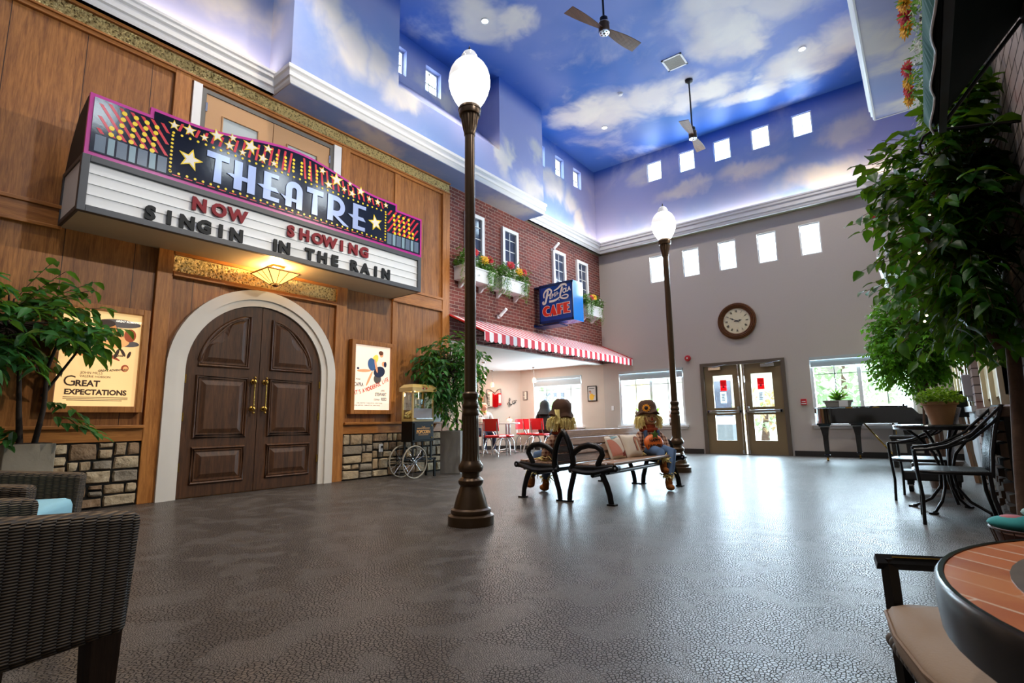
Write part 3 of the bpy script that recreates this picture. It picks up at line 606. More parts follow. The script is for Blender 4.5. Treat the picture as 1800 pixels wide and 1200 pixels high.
for s, nm in ((-1, 'a'), (1, 'b')):
    lf = S(MB().prism(leaf_outline(s), -.03, .022, 0, onW(0, 0)), 'door_leaf', WALNUT, d1)
    x0, x1 = .145, .735
    rects = [[(x0, .16), (x1, .16), (x1, .56), (x0, .56)], [(x0, .68), (x1, .68), (x1, 1.40), (x0, 1.40)]]
    ra = .735; a0 = math.asin(.06 / ra)
    top = [(x0, 1.53), (sqrt(ra * ra - .06 ** 2), 1.53)] + [(ra * cos(a0 + (math.acos(x0 / ra) - a0) * i / 14), ZA + ra * sin(a0 + (math.acos(x0 / ra) - a0) * i / 14)) for i in range(1, 15)]
    for poly in rects + [top]:
        cx = sum(p[0] for p in poly) / len(poly); cz = sum(p[1] for p in poly) / len(poly)
        if len(poly) > 4: cx, cz = .40, 1.80
        ins = lambda k: [(cx + (a - cx) * (1 - k / max(.12, abs(a - cx))), cz + (b - cz) * (1 - k / max(.12, abs(b - cz)))) for a, b in poly]
        P = lambda q: [(YC + s * a, b) for a, b in q]
        mb = MB()
        mb.tube([(XL + .024, a, b) for a, b in P(poly)], .02, 8, 0, True)
        mb.tube([(XL + .022, a, b) for a, b in P(ins(.028))], .013, 6, 0, True)
        mb.build('panel_moulding', WALNUTM, d1, smooth=50)
        a = P(ins(.05)); b = P(ins(.10)); n = len(a); vs = [(XL + .022, u, w) for u, w in a] + [(XL + .04, u, w) for u, w in b]
        MB().add(vs, [(i, (i + 1) % n, n + (i + 1) % n, n + i) for i in range(n)] + [tuple(range(n, 2 * n))]).build('raised_panel', WALNUT, d1)
    h = MB(); y = YC + s * .075; x = XL + .075
    h.tube([(x, y, .99), (x, y, 1.10), (x, y, 1.28), (x, y, 1.39)], [.011, .008, .008, .011], 10)
    for z in (1.02, 1.36): h.ell((x, y, z), (.024, .024, .034)).tube([(XL + .02, y, z), (x, y, z)], .012, 8).ell((XL + .024, y, z), (.012, .035, .035))
    for z in (.97, 1.41): h.ell((x, y, z), .017)
    h.build('door_handle', BRASS, d1, smooth=60)
    for z in (.35, .92, 1.36): MB().box(XL + .02, XL + .032, YC + s * (RI - .012) - .012, YC + s * (RI - .012) + .012, z - .05, z + .05).build('hinge', BRASS, d1)
# upper double doors behind the marquee
d3 = S(MB().box(XL, XL + .05, 2.26, 2.36, 3.4, 5.045).box(XL, XL + .05, 4.23, 4.355, 3.4, 5.045), 'door_3', WHITE)
MB().box(XL, XL + .03, 2.36, 2.42, 3.4, 5.02).box(XL, XL + .03, 4.17, 4.23, 3.4, 5.02).box(XL, XL + .03, 2.42, 4.17, 4.965, 5.02).build('door_frame', GREYF, d3)
for a, b in ((2.425, 3.288), (3.296, 4.165)):
    wall_cells('X', XL, .02, a, b, 3.4, 4.96, [(a + .2, b - .2, 3.5, 4.74)]).build('door_leaf', TAN, d3)
    MB().box(XL + .004, XL + .012, a + .2, b - .2, 3.5, 4.74).build('blind', BLIND, d3)
    MB().tube([(XL + .022, a + .2, 3.5), (XL + .022, a + .2, 4.74), (XL + .022, b - .2, 4.74), (XL + .022, b - .2, 3.5)], .012, 6).build('glazing_bead', TAN, d3)
    hy = a if a < 3 else b
    MB().box(XL + .02, XL + .035, hy - .012, hy + .012, 4.72, 4.84).build('hinge', STEEL, d3)
# ---------------------------------------------------------------- marquee
XF = -6.04; MY0, MY1, MZ0, MZ1 = 1.15, 5.42, 2.835, 3.40
mq = thing('theatre_marquee', 'wide black and magenta theatre marquee with a white letter board over the arched doors', 'sign', (XL, YC, MZ0))
FRM = M('marquee_frame_grey', '3a3d42', .45, vary=.05); MAG = M('magenta_edge', 'b01c86', .3, vary=0); NAVY = NT('gloss_black_sign')
NAVY.col(srgb('06070d')); NAVY.bump(NAVY.noise(NAVY.pos(True), 26, 2).outputs[0], .05, .006); NAVY.pr(.12, 0, .7, .4); NAVY = NAVY.mat
BOARD = M('letter_board_white', 'd9dcdd', .45, vary=.02); SOFF = M('marquee_soffit', 'b7a68c', .6, vary=.03); DRK = M('marquee_dark_side', '151311', .7, vary=0)
f = MB(); t = .065
f.box(XF - .06, XF, MY0, MY0 + t, MZ0, MZ1).box(XF - .06, XF, MY1 - t, MY1, MZ0, MZ1).box(XF - .06, XF, MY0 + t, MY1 - t, MZ0, MZ0 + t).box(XF - .06, XF, MY0 + t, MY1 - t, MZ1 - t, MZ1)
for y in (MY0, MY1 - .03):
    f.box(XL, XL + .05, y, y + .03, MZ0, MZ1).box(XL + .05, XF - .06, y, y + .03, MZ0, MZ0 + .05).box(XL + .05, XF - .06, y, y + .03, MZ1 - .05, MZ1)
f.box(XL, XF - .05, MY0 + .03, MY1 - .03, MZ1 - .03, MZ1); f.build('frame', FRM, mq, bevel=.004)
b = MB().box(XF - .05, XF - .03, MY0 + t, MY1 - t, MZ0 + t, MZ1 - t).box(XL + .05, XF - .06, MY0 + .012, MY0 + .02, MZ0 + .05, MZ1 - .05).box(XL + .05, XF - .06, MY1 - .02, MY1 - .012, MZ0 + .05, MZ1 - .05)
for k in range(5): b.box(XF - .03, XF - .02, MY0 + t, MY1 - t, MZ0 + t + .004 + .108 * k, MZ0 + t + .012 + .108 * k)
b.build('letter_board', BOARD, mq)
MB().box(XL, XF - .062, MY0 + .03, MY1 - .03, MZ0 + .002, MZ0 + .02).build('soffit', SOFF, mq)
def htop(u):
    u = abs(u)
    return 4.12 + .0925 * (1 + cos(pi * u / 1.29)) if u < 1.29 else (4.12 if u < 1.63 else 4.03)
HB = MZ1
def hoff(d):
    pts = [(YC - 2.13 + d, HB + d), (YC + 2.13 - d, HB + d), (YC + 2.13 - d, 4.03 - d), (YC + 1.63 - d, 4.03 - d), (YC + 1.63 - d, 4.12 - d)]
    pts += [(YC + 1.29 * (1 - i / 16), htop(1.29 * (1 - i / 16)) - d) for i in range(33)]
    return pts + [(YC - 1.63 + d, 4.12 - d), (YC - 1.63 + d, 4.03 - d), (YC - 2.13 + d, 4.03 - d)]
MB().prism(hoff(0), XF - .045, XF - .004, 0, frame((0, 0, 0), (0, 1, 0), (0, 0, 1))).build('header_border', MAG, mq)
hd = MB().prism(hoff(.035), XF - .02, XF + .004, 0, frame((0, 0, 0), (0, 1, 0), (0, 0, 1))).build('header_panel', NAVY, mq)
for y in (MY0 + .012, MY1 - .03):
    sd = MB(); sd.prism([(XF - .046, 4.02), (XF - .046, MZ1), (XL + .01, MZ1), (XL + .03, MZ1 + .05), (XL + .12, 3.66), (XL + .34, 3.92), (XF - .1, 4.02)], -y - .018, -y, 0, frame((0, 0, 0), (1, 0, 0), (0, 0, 1))).build('header_return', DRK, mq)
FX = XF + .004
PF = lambda: frame((FX, 0, 0), (0, 1, 0), (0, 0, 1))
GL = dict(coat=.4)
YEL = M('sign_yellow', 'e6c81c', .25, vary=0, coat=.3); REDS = M('sign_red', 'c02430', .25, vary=0, coat=.3); SLATE = M('sign_slate', '5d6c7c', .2, vary=0, coat=.3); SLATE2 = M('sign_slate_light', '7d97a2', .2, vary=0, coat=.3); SILV = M('sign_silver_blue', 'a3b4dc', .2, .2, vary=.05, coat=.5); PEARL = M('sign_pearl', 'ded9cf', .2, vary=0, coat=.4)
# red rays behind dots and stars, clipped to the panel by construction
rays = MB()
for sgn in (-1, 1):
    for k in range(9):
        a = 2.27 - .092 * k; kk = .72; zb, zt = 3.64, 3.985 if a < 1.66 + .0 else 3.975     # a: place of the ray at z = 3.98, leaning in as it falls
        uat = lambda z: a - (3.98 - z) * kk
        if uat(zt) > 2.06: zt = 3.98 - (a - 2.06) / kk
        if uat(zb) - .034 < 1.44: zb = 3.98 - (a - .034 - 1.44) / kk
        if zt - zb < .03: continue
        rays.prism([(YC + sgn * uat(zb), zb), (YC + sgn * (uat(zb) - .034), zb), (YC + sgn * (uat(zt) - .034), zt), (YC + sgn * uat(zt), zt)], 0, .0015, 0, PF())
    for k in range(17):
        u = 1.36 - .083 * k
        if u < .04: break
        zt = htop(u) - .06; rays.prism([(YC + sgn * u - .014, 3.965), (YC + sgn * u + .014, 3.965), (YC + sgn * u + .014 - sgn * .03, zt), (YC + sgn * u - .014 - sgn * .03, zt)], 0, .0015, 0, PF())
for k in range(24): rays.box(FX, FX + .0015, 1.90 + .117 * k, 1.98 + .117 * k, 3.452, 3.463)
rays.build('ray_pattern', REDS, mq)
bars = MB()
for sgn in (-1, 1):
    u = 2.06
    for k in range(7):
        w = .085 if k % 2 == 0 else .055
        bars.box(FX, FX + .002, *sorted((YC + sgn * u, YC + sgn * (u - w))), 3.45, 3.62, k % 2); u -= w + .018
bars.build('bar_pattern', [SLATE, SLATE2], mq)
dots = MB()
def dot(y, z, r, n=14): dots.prism([(y + r * cos(2 * pi * i / n), z + r * sin(2 * pi * i / n)) for i in range(n)], .001, .005, 0, PF())
for sgn in (-1, 1):
    for c, (u, n0, zt) in enumerate(((1.94, 2, 3.73), (1.85, 5, 3.93), (1.75, 5, 3.93), (1.655, 5, 3.925), (1.565, 5, 3.915))):
        for k in range(n0): dot(YC + sgn * (u + .006 * k * (1 if c else 0)), zt - .068 * k, .023)
    for c in range(3):
        for k in range(4): dot(YC + sgn * (.055 + .11 * c) - (.0 if c else 0), 4.16 - .012 * c - .05 * k, .018)
for y in [1.88 + .0805 * k for k in range(36)]:
    dot(y, 3.485, .014, 10)
    dot(y, 3.925 if not 3.03 < y < 3.4 else 3.935, .014, 10)
for k in range(10):
    dot(1.875, 3.485 + .044 * (k + .2), .014, 10); dot(4.70, 3.485 + .044 * (k + .2), .014, 10)
dots.build('bulb_dot_pattern', YEL, mq)
sm = MB()
for y, z, r in ((2.06, 3.69, .13), (4.52, 3.70, .13), (1.88, 4.01, .06), (2.03, 4.02, .075), (2.18, 4.00, .05), (2.31, 4.08, .085), (2.48, 4.13, .055), (2.45, 4.02, .065), (2.60, 3.995, .05), (2.69, 4.11, .105), (2.90, 4.17, .065), (2.84, 4.02, .07), (2.98, 4.01, .05),
                (3.64, 4.17, .06), (3.86, 4.12, .11), (3.74, 4.01, .07), (4.07, 4.14, .045), (3.98, 4.03, .05), (4.11, 4.01, .065), (4.25, 4.09, .08), (4.40, 4.03, .05), (4.55, 4.03, .06), (4.70, 4.03, .05)):
    ro = .25 * sin(y * 40)
    sm.prism(star((y, z), r, .42, ro), .002, .006, 0, PF()).prism(star((y, z), r * .72, .42, ro), .006, .0075, 1, PF())
sm.build('star_pattern', [YEL, PEARL], mq)
# THEATRE in fat and thin deco letters
tl = MB(); z0, z1 = 3.52, 3.87
LPN = [0]
def lp(*p): LPN[0] += 1; tl.prism(list(p), .002, .012 + .0004 * (LPN[0] % 5), 0, PF())
def bar(a, b, c, d): lp((a, c), (b, c), (b, d), (a, d))
bar(2.22, 2.46, 3.80, z1); lp((2.30, z0), (2.385, z0), (2.375, 3.80), (2.31, 3.80))
bar(2.52, 2.61, z0, z1); bar(2.675, 2.765, z0, z1); lp((2.44, 3.68), (2.52, 3.645), (2.675, 3.645), (2.675, 3.695), (2.52, 3.695))
bar(2.865, 2.955, z0, z1); bar(2.955, 3.05, 3.82, z1); bar(2.955, 3.065, z0, z0 + .05); lp((2.79, 3.68), (2.865, 3.645), (3.06, 3.645), (3.02, 3.695), (2.865, 3.695))
ao = arc((3.26, 3.755), .112, 0, pi, 14); ai = arc((3.26, 3.755), .032, pi, 0, 10)
lp((3.372, z0), *ao, (3.148, z0), (3.228, z0), *ai, (3.292, z0)); bar(3.228, 3.292, 3.60, 3.64); lp((3.08, 3.655), (3.148, 3.60), (3.148, 3.64))
bar(3.43, 3.665, 3.80, z1); lp((3.505, z0), (3.59, z0), (3.58, 3.80), (3.515, 3.80))
bar(3.735, 3.82, z0, 3.885); bo_ = arc((3.86, 3.745), .14, pi / 2, -pi / 2, 16); bi_ = arc((3.86, 3.745), .07, -pi / 2, pi / 2, 12)
lp((3.82, 3.885), *bo_, (3.82, 3.605), (3.82, 3.675), *bi_, (3.82, 3.815)); lp((3.82, 3.605), (3.90, 3.605), (4.075, 3.50), (3.985, 3.50))
bar(4.13, 4.215, z0 - .01, z1 + .01); bar(4.215, 4.345, 3.83, 3.88); bar(4.215, 4.335, z0 - .01, z0 + .045); lp((4.05, 3.70), (4.13, 3.655), (4.345, 3.655), (4.30, 3.705), (4.13, 3.705))
tl.build('theatre_lettering', SILV, mq)
LRED = M('sign_letter_red', '7a1420', .5, spec=.2, vary=.03); LBLK = M('sign_letter_charcoal', '14171a', .5, spec=.2, vary=.03)
def spread(body, y0, y1, z, size, m):
    n = len(body)
    for i, ch in enumerate(body):
        if ch == ' ': continue
        y = y0 + (y1 - y0) * (i / (n - 1) if n > 1 else 0)
        MB().text(ch, size, onW(y, z, XF - .018), 0, .02, .0105, 'CENTER').build('letter', m, mq)
spread('NOW', 2.19, 2.60, 3.15, .195, LRED); spread('SHOWING', 3.25, 4.35, 3.15, .195, LRED)
spread('SINGIN', 1.74, 2.60, 2.915, .195, LBLK); spread('IN', 3.06, 3.18, 2.915, .195, LBLK); spread('THE', 3.52, 3.885, 2.915, .195, LBLK) ; spread('RAIN', 4.19, 4.74, 2.915, .195, LBLK)
# mission lamp under the marquee
AMB = M('art_glass_amber', 'f2c875', .4, vary=.1, emit=srgb('ffc765'), es=2.2); COP = M('lamp_copper', '8a5c34', .35, .8)
ml = thing('mission_ceiling_lamp', 'amber art glass ceiling lamp lit under the theatre marquee', 'lamp', (-6.42, 3.28, 2.55))
LP = lambda x, y, z: (-6.42 + x, 3.28 + y, z)
MB().cbox(LP(0, 0, 2.823), (.15, .15, .022)).tube([LP(0, 0, 2.82), LP(0, 0, 2.76)], .012).build('canopy', COP, ml)
r0, r1, zt, zb = .215, .05, 2.74, 2.60
MB().add([LP(sx * r, sy * r, z) for r, z in ((r0, zt), (r1, zb)) for sx, sy in ((-1, -1), (1, -1), (1, 1), (-1, 1))], [(i, (i + 1) % 4, 4 + (i + 1) % 4, 4 + i) for i in range(4)] + [(7, 6, 5, 4)]).build('lamp_shade', AMB, ml)
fr = MB(); cs = ((-1, -1), (1, -1), (1, 1), (-1, 1))
for i in range(4):
    a, c = cs[i], cs[(i + 1) % 4]; o = 1.02
    fr.tube([LP(a[0] * r0 * o, a[1] * r0 * o, zt), LP(c[0] * r0 * o, c[1] * r0 * o, zt)], .011, 6).tube([LP(a[0] * r0 * o, a[1] * r0 * o, zt), LP(a[0] * r1, a[1] * r1, zb)], .006, 6).tube([LP(a[0] * r1, a[1] * r1, zb), LP(c[0] * r1, c[1] * r1, zb)], .008, 6)
    for q in (.36, .64):
        p = [a[j] + (c[j] - a[j]) * q for j in (0, 1)]; fr.tube([LP(p[0] * r0 * o, p[1] * r0 * o, zt), LP(p[0] * r1, p[1] * r1, zb)], .004, 5)
fr.ell(LP(0, 0, 2.585), (.04, .04, .02)); fr.build('lamp_frame', COP, ml, smooth=40)
light('mission_bulb', 'POINT', (-6.42, 3.28, 2.765), 62, (1, .62, .24), .05)
# ---------------------------------------------------------------- back-lit posters
def poster(nm, y0, y1, z0, z1, base, es, label):
    t = thing(nm, label, 'poster', (XL, (y0 + y1) / 2, z0 - .07)); w = .065
    MB().box(XL, XL + .10, y0 - w, y0, z0 - w, z1 + w).box(XL, XL + .10, y1, y1 + w, z0 - w, z1 + w).box(XL, XL + .10, y0, y1, z0 - w, z0).box(XL, XL + .10, y0, y1, z1, z1 + w).build('frame', OAKT, t, bevel=.006)
    MB().box(XL + .02, XL + .05, y0, y1, z0, z1).build('lit_sheet', M(nm + '_sheet', base, .5, vary=.06, scale=3, emit=srgb(base), es=es), t)
    return t
def pm(name, c, k=.55): return M(name, c, .5, vary=0, emit=srgb(c), es=k)
gx = poster('film_poster', 1.265, 1.945, 1.03, 2.02, 'e4bd80', .82, 'amber back-lit poster reading Great Expectations in an oak frame beside the leafy plant')
PX = XL + .0505; PP = lambda y, z: onW(y, z, PX)
SEP = pm('poster_sepia', 'c07a3c', .7); SEP2 = pm('poster_flesh', 'd99a5c', .8); BRN = pm('poster_brown', '3c2616', .25); GRY = pm('poster_slate', '5c5450', .4); RUST = pm('poster_rust', '9c4420', .5); CRM = pm('poster_cream', 'f2ead8', 1.0)
art = MB()
EL = lambda y, z, a, b, mi, h=.001, rot=0: art.prism([(y + a * cos(t) * cos(rot) - b * sin(t) * sin(rot), z + a * cos(t) * sin(rot) + b * sin(t) * cos(rot)) for t in [2 * pi * i / 18 for i in range(18)]], 0, h, mi, PP(0, 0))
EL(1.75, 1.91, .19, .045, 2, .0006); EL(1.83, 1.70, .11, .035, 2, .0006); EL(1.66, 1.82, .09, .07, 2, .0007)   # brushed cloud
EL(1.655, 1.83, .075, .085, 0, .0012); EL(1.63, 1.90, .08, .04, 1, .0014); EL(1.60, 1.73, .10, .06, 2, .001)            # two plain profile heads
EL(1.78, 1.775, .07, .06, 3, .0013, .5); EL(1.85, 1.79, .055, .07, 4, .0015); EL(1.72, 1.69, .13, .05, 3, .0011, .2)
for i in range(7): EL(1.32 + .045 * i, 1.57 + .012 * sin(i * 2), .022, .028, (0, 4, 3)[i % 3], .0014)
EL(1.70, 1.555, .09, .014, 4, .0012, -.5); EL(1.745, 1.585, .016, .055, 1, .0014, -.3); EL(1.80, 1.60, .014, .045, 1, .0014, .5); EL(1.855, 1.58, .014, .04, 1, .0014, -.3)
EL(1.83, 1.435, .034, .038, 4, .0012); EL(1.835, 1.43, .022, .026, 3, .0016)
art.build('artwork', [SEP, BRN, GRY, SEP2, RUST], gx)
tx = MB()
tx.text('G', .15, PP(1.325, 1.232), 0, .0015, .0).text('REAT', .085, PP(1.425, 1.232), 0, .0015, .003).text('EXPECTATIONS', .073, PP(1.345, 1.148), 0, .0015, .003, sx=1.0)
tx.text('JOHN MILLS', .034, PP(1.46, 1.358), 0, .001, 0).text('VALERIE HOBSON', .032, PP(1.455, 1.322), 0, .001, 0)
for bt, y, z, a in (('GREAT ADVENTURE', 1.60, 1.385, .10), ('GREAT SUSPENSE', 1.59, 1.545, .06), ('GREAT ROMANCE', 1.71, 1.925, .02)):
    Q = PP(y, z) @ Matrix.Rotation(a, 4, 'Z'); tx.text(bt, .028, Q, 1 if 'ROM' in bt else 0, .002, .0008, shear=.2)
for k in range(3): tx.box(PX, PX + .001, 1.34 + .03 * (k == 2), 1.88 - .05 * (k == 2), 1.118 - .016 * k, 1.124 - .016 * k)
tx.build('lettering', [BRN, CRM], gx)
wl_ = poster('film_poster', 4.69, 5.37, 1.02, 2.01, 'e6d3bf', .85, "cream back-lit poster reading It's a Wonderful Life in an oak frame")
BLU = pm('poster_navy', '27304a', .3); YLW = pm('poster_yellow', 'e3c04a', .8); FLS = pm('poster_skin', 'd99066', .8); TITR = pm('poster_title_red', 'b8402c', .7); DEN = pm('poster_denim', '3f5f8a', .5); HAIR = pm('poster_hair', '6a3a22', .4)
art = MB()
EL(5.08, 1.80, .05, .085, 1, .0012, -.5); EL(5.02, 1.72, .075, .10, 4, .0014, .2); EL(5.20, 1.885, .035, .042, 2, .0014); EL(5.19, 1.91, .045, .035, 5, .0016); EL(5.10, 1.70, .02, .11, 2, .0018, .25)
EL(4.88, 1.615, .13, .022, 2, .0012, .06); EL(4.77, 1.645, .022, .018, 0, .0014); EL(4.98, 1.50, .02, .13, 2, .0012, -.45); EL(5.165, 1.61, .11, .085, 0, .0016, .3); EL(5.245, 1.74, .035, .04, 2, .0014); EL(5.275, 1.735, .028, .045, 0, .0016); EL(5.13, 1.50, .07, .075, 3, .0010)
art.build('artwork', [BLU, YLW, FLS, GRY, DEN, HAIR], wl_)
tx = MB(); tt = "IT'S A WONDERFUL LIFE"
for i, ch in enumerate(tt):
    u = i / (len(tt) - 1); tx.text(ch, .088, PP(4.735 + .60 * u, 1.245 + .20 * u * u * .55 + .12 * u) @ Matrix.Rotation(.32, 4, 'Z'), 1, .0022, .002, 'CENTER', 0, .62)
tx.text('FRANK', .035, PP(4.74, 1.47), 0, .001, 0, sx=.7).text('CAPRA', .08, PP(4.705, 1.375), 0, .0015, .001, sx=.66).text('STEWART', .075, PP(5.09, 1.235), 0, .0015, .001, sx=.66).text('JAMES', .04, PP(5.20, 1.305), 0, .001, 0, shear=.3, sx=.7).text('DONNA', .04, PP(5.075, 1.165), 0, .001, 0, sx=.7).text('REED', .065, PP(5.21, 1.165), 0, .0015, .001, sx=.7)
for k in range(2): tx.text('LIONEL BARRYMORE   THOMAS MITCHELL   HENRY TRAVERS', .022, PP(4.76 - .04 * k, 1.115 - .035 * k), 0, .0008, 0, sx=.78)
tx.build('lettering', [BLU, TITR], wl_)
# outlet by the cart
ol = tag(MB().box(XL + .07, XL + .085, 5.17, 5.24, .38, .50).build('wall_outlet', WHITE, bevel=.004), 'white electrical outlet on the stone wainscot beside the popcorn cart', 'outlet')
MB().cbox((XL + .092, 5.215, .455), (.02, .025, .03)).build('plug', IRON, ol)
# ================================================================ street lamps
GLOBE = M('lamp_globe', 'fdf6ea', .3, vary=0, emit=(1, .95, .86), es=3.2); GLOBET = M('lamp_globe_cap', 'a9adb4', .15, vary=0, emit=(1, .97, .92), es=.22); GLOBEM = M('lamp_globe_shoulder', 'd5d6d8', .25, vary=0, emit=(1, .96, .9), es=.5)
lp1 = thing('street_lamp', 'tall bronze street lamp with lit globe between the arched doors and the bench', 'street lamp', (-2.985, 3.24, 0), 0, 'bronze street lamps', True)
prof = [(.186, 0), (.186, .072), (.17, .078), (.158, .085), (.163, .10), (.160, .118), (.140, .13), (.135, .15), (.118, .21), (.098, .265), (.086, .30), (.094, .31), (.102, .325), (.102, .345), (.090, .36), (.074, .372), (.070, .39), (.073, .405), (.095, .415), (.103, .44), (.100, .465), (.084, .485), (.078, .50)]
MB().lathe(prof, 32).build('base', BRONZE, lp1, smooth=35)
MB().lathe([(.076, .50), (.070, .56), (.067, .83), (.064, .86)], 40, flute=.1, fz=(.52, .84)).lathe([(.064, .86), (.072, .875), (.072, .895), (.063, .91), (.063, .925), (.070, .935), (.070, .955), (.060, .97), (.058, 1.0), (.064, 1.01), (.068, 1.025), (.068, 1.045), (.052, 1.06)], 28).build('fluted_column', BRONZE, lp1, smooth=35)
MB().lathe([(.050, 1.05), (.044, 3.40)], 28).build('shaft', BRONZE, lp1, smooth=35)
MB().lathe([(.046, 3.36), (.050, 3.37), (.050, 3.385), (.058, 3.42), (.070, 3.48), (.082, 3.56)], 36, flute=.08, fz=(3.41, 3.57)).lathe([(.08, 3.555), (.094, 3.56), (.098, 3.575), (.098, 3.605), (.104, 3.61), (.104, 3.625), (.096, 3.64), (.085, 3.648)], 30).build('collar', BRONZE, lp1, smooth=35)
MB().lathe([(.084, 3.645), (.11, 3.675), (.143, 3.73), (.170, 3.79), (.186, 3.85), (.190, 3.90)], 32).build('globe', GLOBE, lp1, smooth=60)
MB().lathe([(.190, 3.90), (.186, 3.955), (.172, 4.005), (.148, 4.05), (.118, 4.085), (.080, 4.105)], 32).build('globe_shoulder', GLOBEM, lp1, smooth=60)
MB().lathe([(.080, 4.10), (.080, 4.135), (.074, 4.155), (.058, 4.185), (.034, 4.205), (.012, 4.215)], 28).build('globe_cap', GLOBET, lp1, smooth=60)
MB().lathe([(.012, 4.21), (.008, 4.225), (.011, 4.232), (.001, 4.27)], 10).build('finial', IRON, lp1, smooth=40)
lp2 = dup(lp1, (-3.13, 8.15, 0), 0, 'tall bronze street lamp with lit globe behind the bench before the far wall')
lp2.scale = (1.03, 1.03, 1.03)
# ================================================================ brick front
NW[0] += 0
for y0, y1 in ((7.15, 7.70), (8.29, 8.84), (10.22, 10.78), (11.33, 11.88)):
    NW[0] += 1; z0, z1 = 3.95, 4.925; x = XL
    w = S(MB().box(x, x + .06, y0, y0 + .075, z0, z1).box(x, x + .06, y1 - .075, y1, z0, z1).box(x, x + .06, y0 + .075, y1 - .075, z1 - .075, z1).box(x, x + .07, y0 - .02, y1 + .02, z0 - .04, z0 + .03), f'window_{NW[0]}', WHITE)
    MB().box(x, x + .012, y0 + .07, y1 - .07, z0, z1 - .06).build('window_pane', DARKGL, w)
    m = MB().box(x + .01, x + .025, (y0 + y1) / 2 - .008, (y0 + y1) / 2 + .008, z0, z1 - .07)
    for k in range(1, 4): m.box(x + .01, x + .022, y0 + .07, y1 - .07, z0 + .245 * k - .007, z0 + .245 * k + .007)
    m.build('window_muntin', WHITE, w)
PETR = M('petal_red', 'c3182a', .5, vary=.2, scale=40); PETY = M('petal_yellow', 'eab418', .5, vary=.15, scale=40); PETW = M('petal_white', 'd9dccb', .6, vary=.1, scale=40); HEART = M('flower_heart', '7a2a14', .8)
def flower(c, d, r, m, parent, seed):
    g = random.Random(seed); mb = MB(); d = Vector(d).normalized(); a = d.orthogonal().normalized(); b = d.cross(a)
    for ring, n, k in ((0, 13, 1), (1, 11, .75), (2, 8, .45)):
        for i in range(n):
            t = 2 * pi * (i + ring * .4) / n; v = (a * cos(t) + b * sin(t) + d * (.25 + .35 * ring)).normalized()
            add_leaf(mb, Vector(c) + d * .006 * ring, v, d, r * k * g.uniform(.9, 1.1), r * .42, 0, .2, .2)
    mb.ell(c, r * .2, 8, 1); return mb.build('flower', [m, HEART], parent)
def flower_box(y0, y1, label, seed, nf=3):
    g = random.Random(seed); yc = (y0 + y1) / 2
    t = thing('flower_window_box', label, 'flower box', (XL, yc, 3.36), 0, 'flower boxes on the brick front')
    MB().box(XL + .005, XL + .28, y0, y1, 3.46, 3.72).box(XL + .005, XL + .30, y0 - .015, y1 + .015, 3.70, 3.73).build('box', WHITE, t, bevel=.006)
    for y in (y0 + .12, y1 - .16):
        MB().prism([(XL + .005, 3.34), (XL + .06, 3.34), (XL + .12, 3.40), (XL + .24, 3.43), (XL + .26, 3.462), (XL + .005, 3.462)], -y - .04, -y, 0, frame((0, 0, 0), (1, 0, 0), (0, 0, 1))).build('bracket', WHITE, t)
    gr = MB()
    for i in range(900):
        y = g.uniform(y0 - .05, y1 + .05); z = 3.74 + abs(g.gauss(0, .12)); x = XL + g.uniform(.05, .30)
        add_leaf(gr, (x, y, z), rdir(g, .1), (0, 0, 1), g.uniform(.06, .12), .035, 0)
    for s in range(26):
        y = g.choice((g.uniform(y0 - .06, y0 + .2), g.uniform(y1 - .25, y1 + .05))); x = XL + g.uniform(.22, .34); L = g.uniform(.2, .48)
        for i in range(26):
            add_leaf(gr, (x + g.gauss(0, .018), y + g.gauss(0, .022), 3.74 - L * i / 26), (g.uniform(-1, 1), g.uniform(-1, 1), -.7), (1, 0, 0), .045, .014, 1)
    for i in range(320):
        add_leaf(gr, (XL + g.uniform(.1, .32), g.choice((y0 + .1, yc - .1, y1 - .12)) + g.gauss(0, .08), 3.80 + g.gauss(0, .08)), rdir(g, .2), (0, 0, 1), .05, .04, 2)
    gr.build('foliage', [LEAFT, LEAFT, PETW], t)
    for i in range(nf):
        y, m, z, r = [(y0 + .30, PETR, 4.02, .105), (y0 + .58, PETY, 3.93, .11), (y0 + .74, PETR, 3.96, .10)][i] if nf == 3 else [(y0 + .22, PETR, 3.92, .09), (y0 + .36, PETY, 3.96, .10)][i]
        flower((XL + .26, y, z), (1, -.5, .25), r, m, t, seed + i)
flower_box(6.87, 7.72, 'white flower box with red and yellow blooms half behind the street lamp shaft', 21)
flower_box(7.98, 8.84, 'white flower box with trailing greenery under the second brick-front window', 22)
flower_box(11.40, 12.15, 'white flower box with red and yellow blooms behind the blue cafe sign', 23, 2)
# cafe sign
SB = M('sign_blue', '0c3f9e', .22, vary=.03, coat=.3); SBD = M('sign_blue_dark', '08265e', .3, vary=.03); SBL = M('sign_blue_side', '1272c4', .12, vary=.02, coat=.5); SW = M('sign_white', 'f2f0ec', .35, vary=0); SRED = M('sign_cafe_red', 'e0331f', .35, vary=0)
sx0, sx1, sy, sz0, sz1 = -6.60, -5.72, 9.45, 2.95, 3.82
cs_ = thing('cafe_sign', 'blue hanging box sign reading Pepsi-Cola CAFE above the striped awning', 'sign', (-6.16, sy + .2, sz0))
MB().box(sx0, sx1 - .012, sy + .01, sy + .43, sz0, sz1).build('box', SB, cs_, bevel=.006)
MB().box(sx0, sx1, sy, sy + .02, sz1 - .05, sz1 + .004).box(sx0, sx1, sy, sy + .02, sz0 - .004, sz0 + .05).box(sx0, sx0 + .03, sy, sy + .02, sz0, sz1).box(sx1 - .03, sx1, sy, sy + .02, sz0, sz1).build('face_rim', SBD, cs_)
MB().box(sx1 - .013, sx1, sy + .02, sy + .43, sz0 - .002, sz1 + .002).build('side_panel', SBL, cs_)
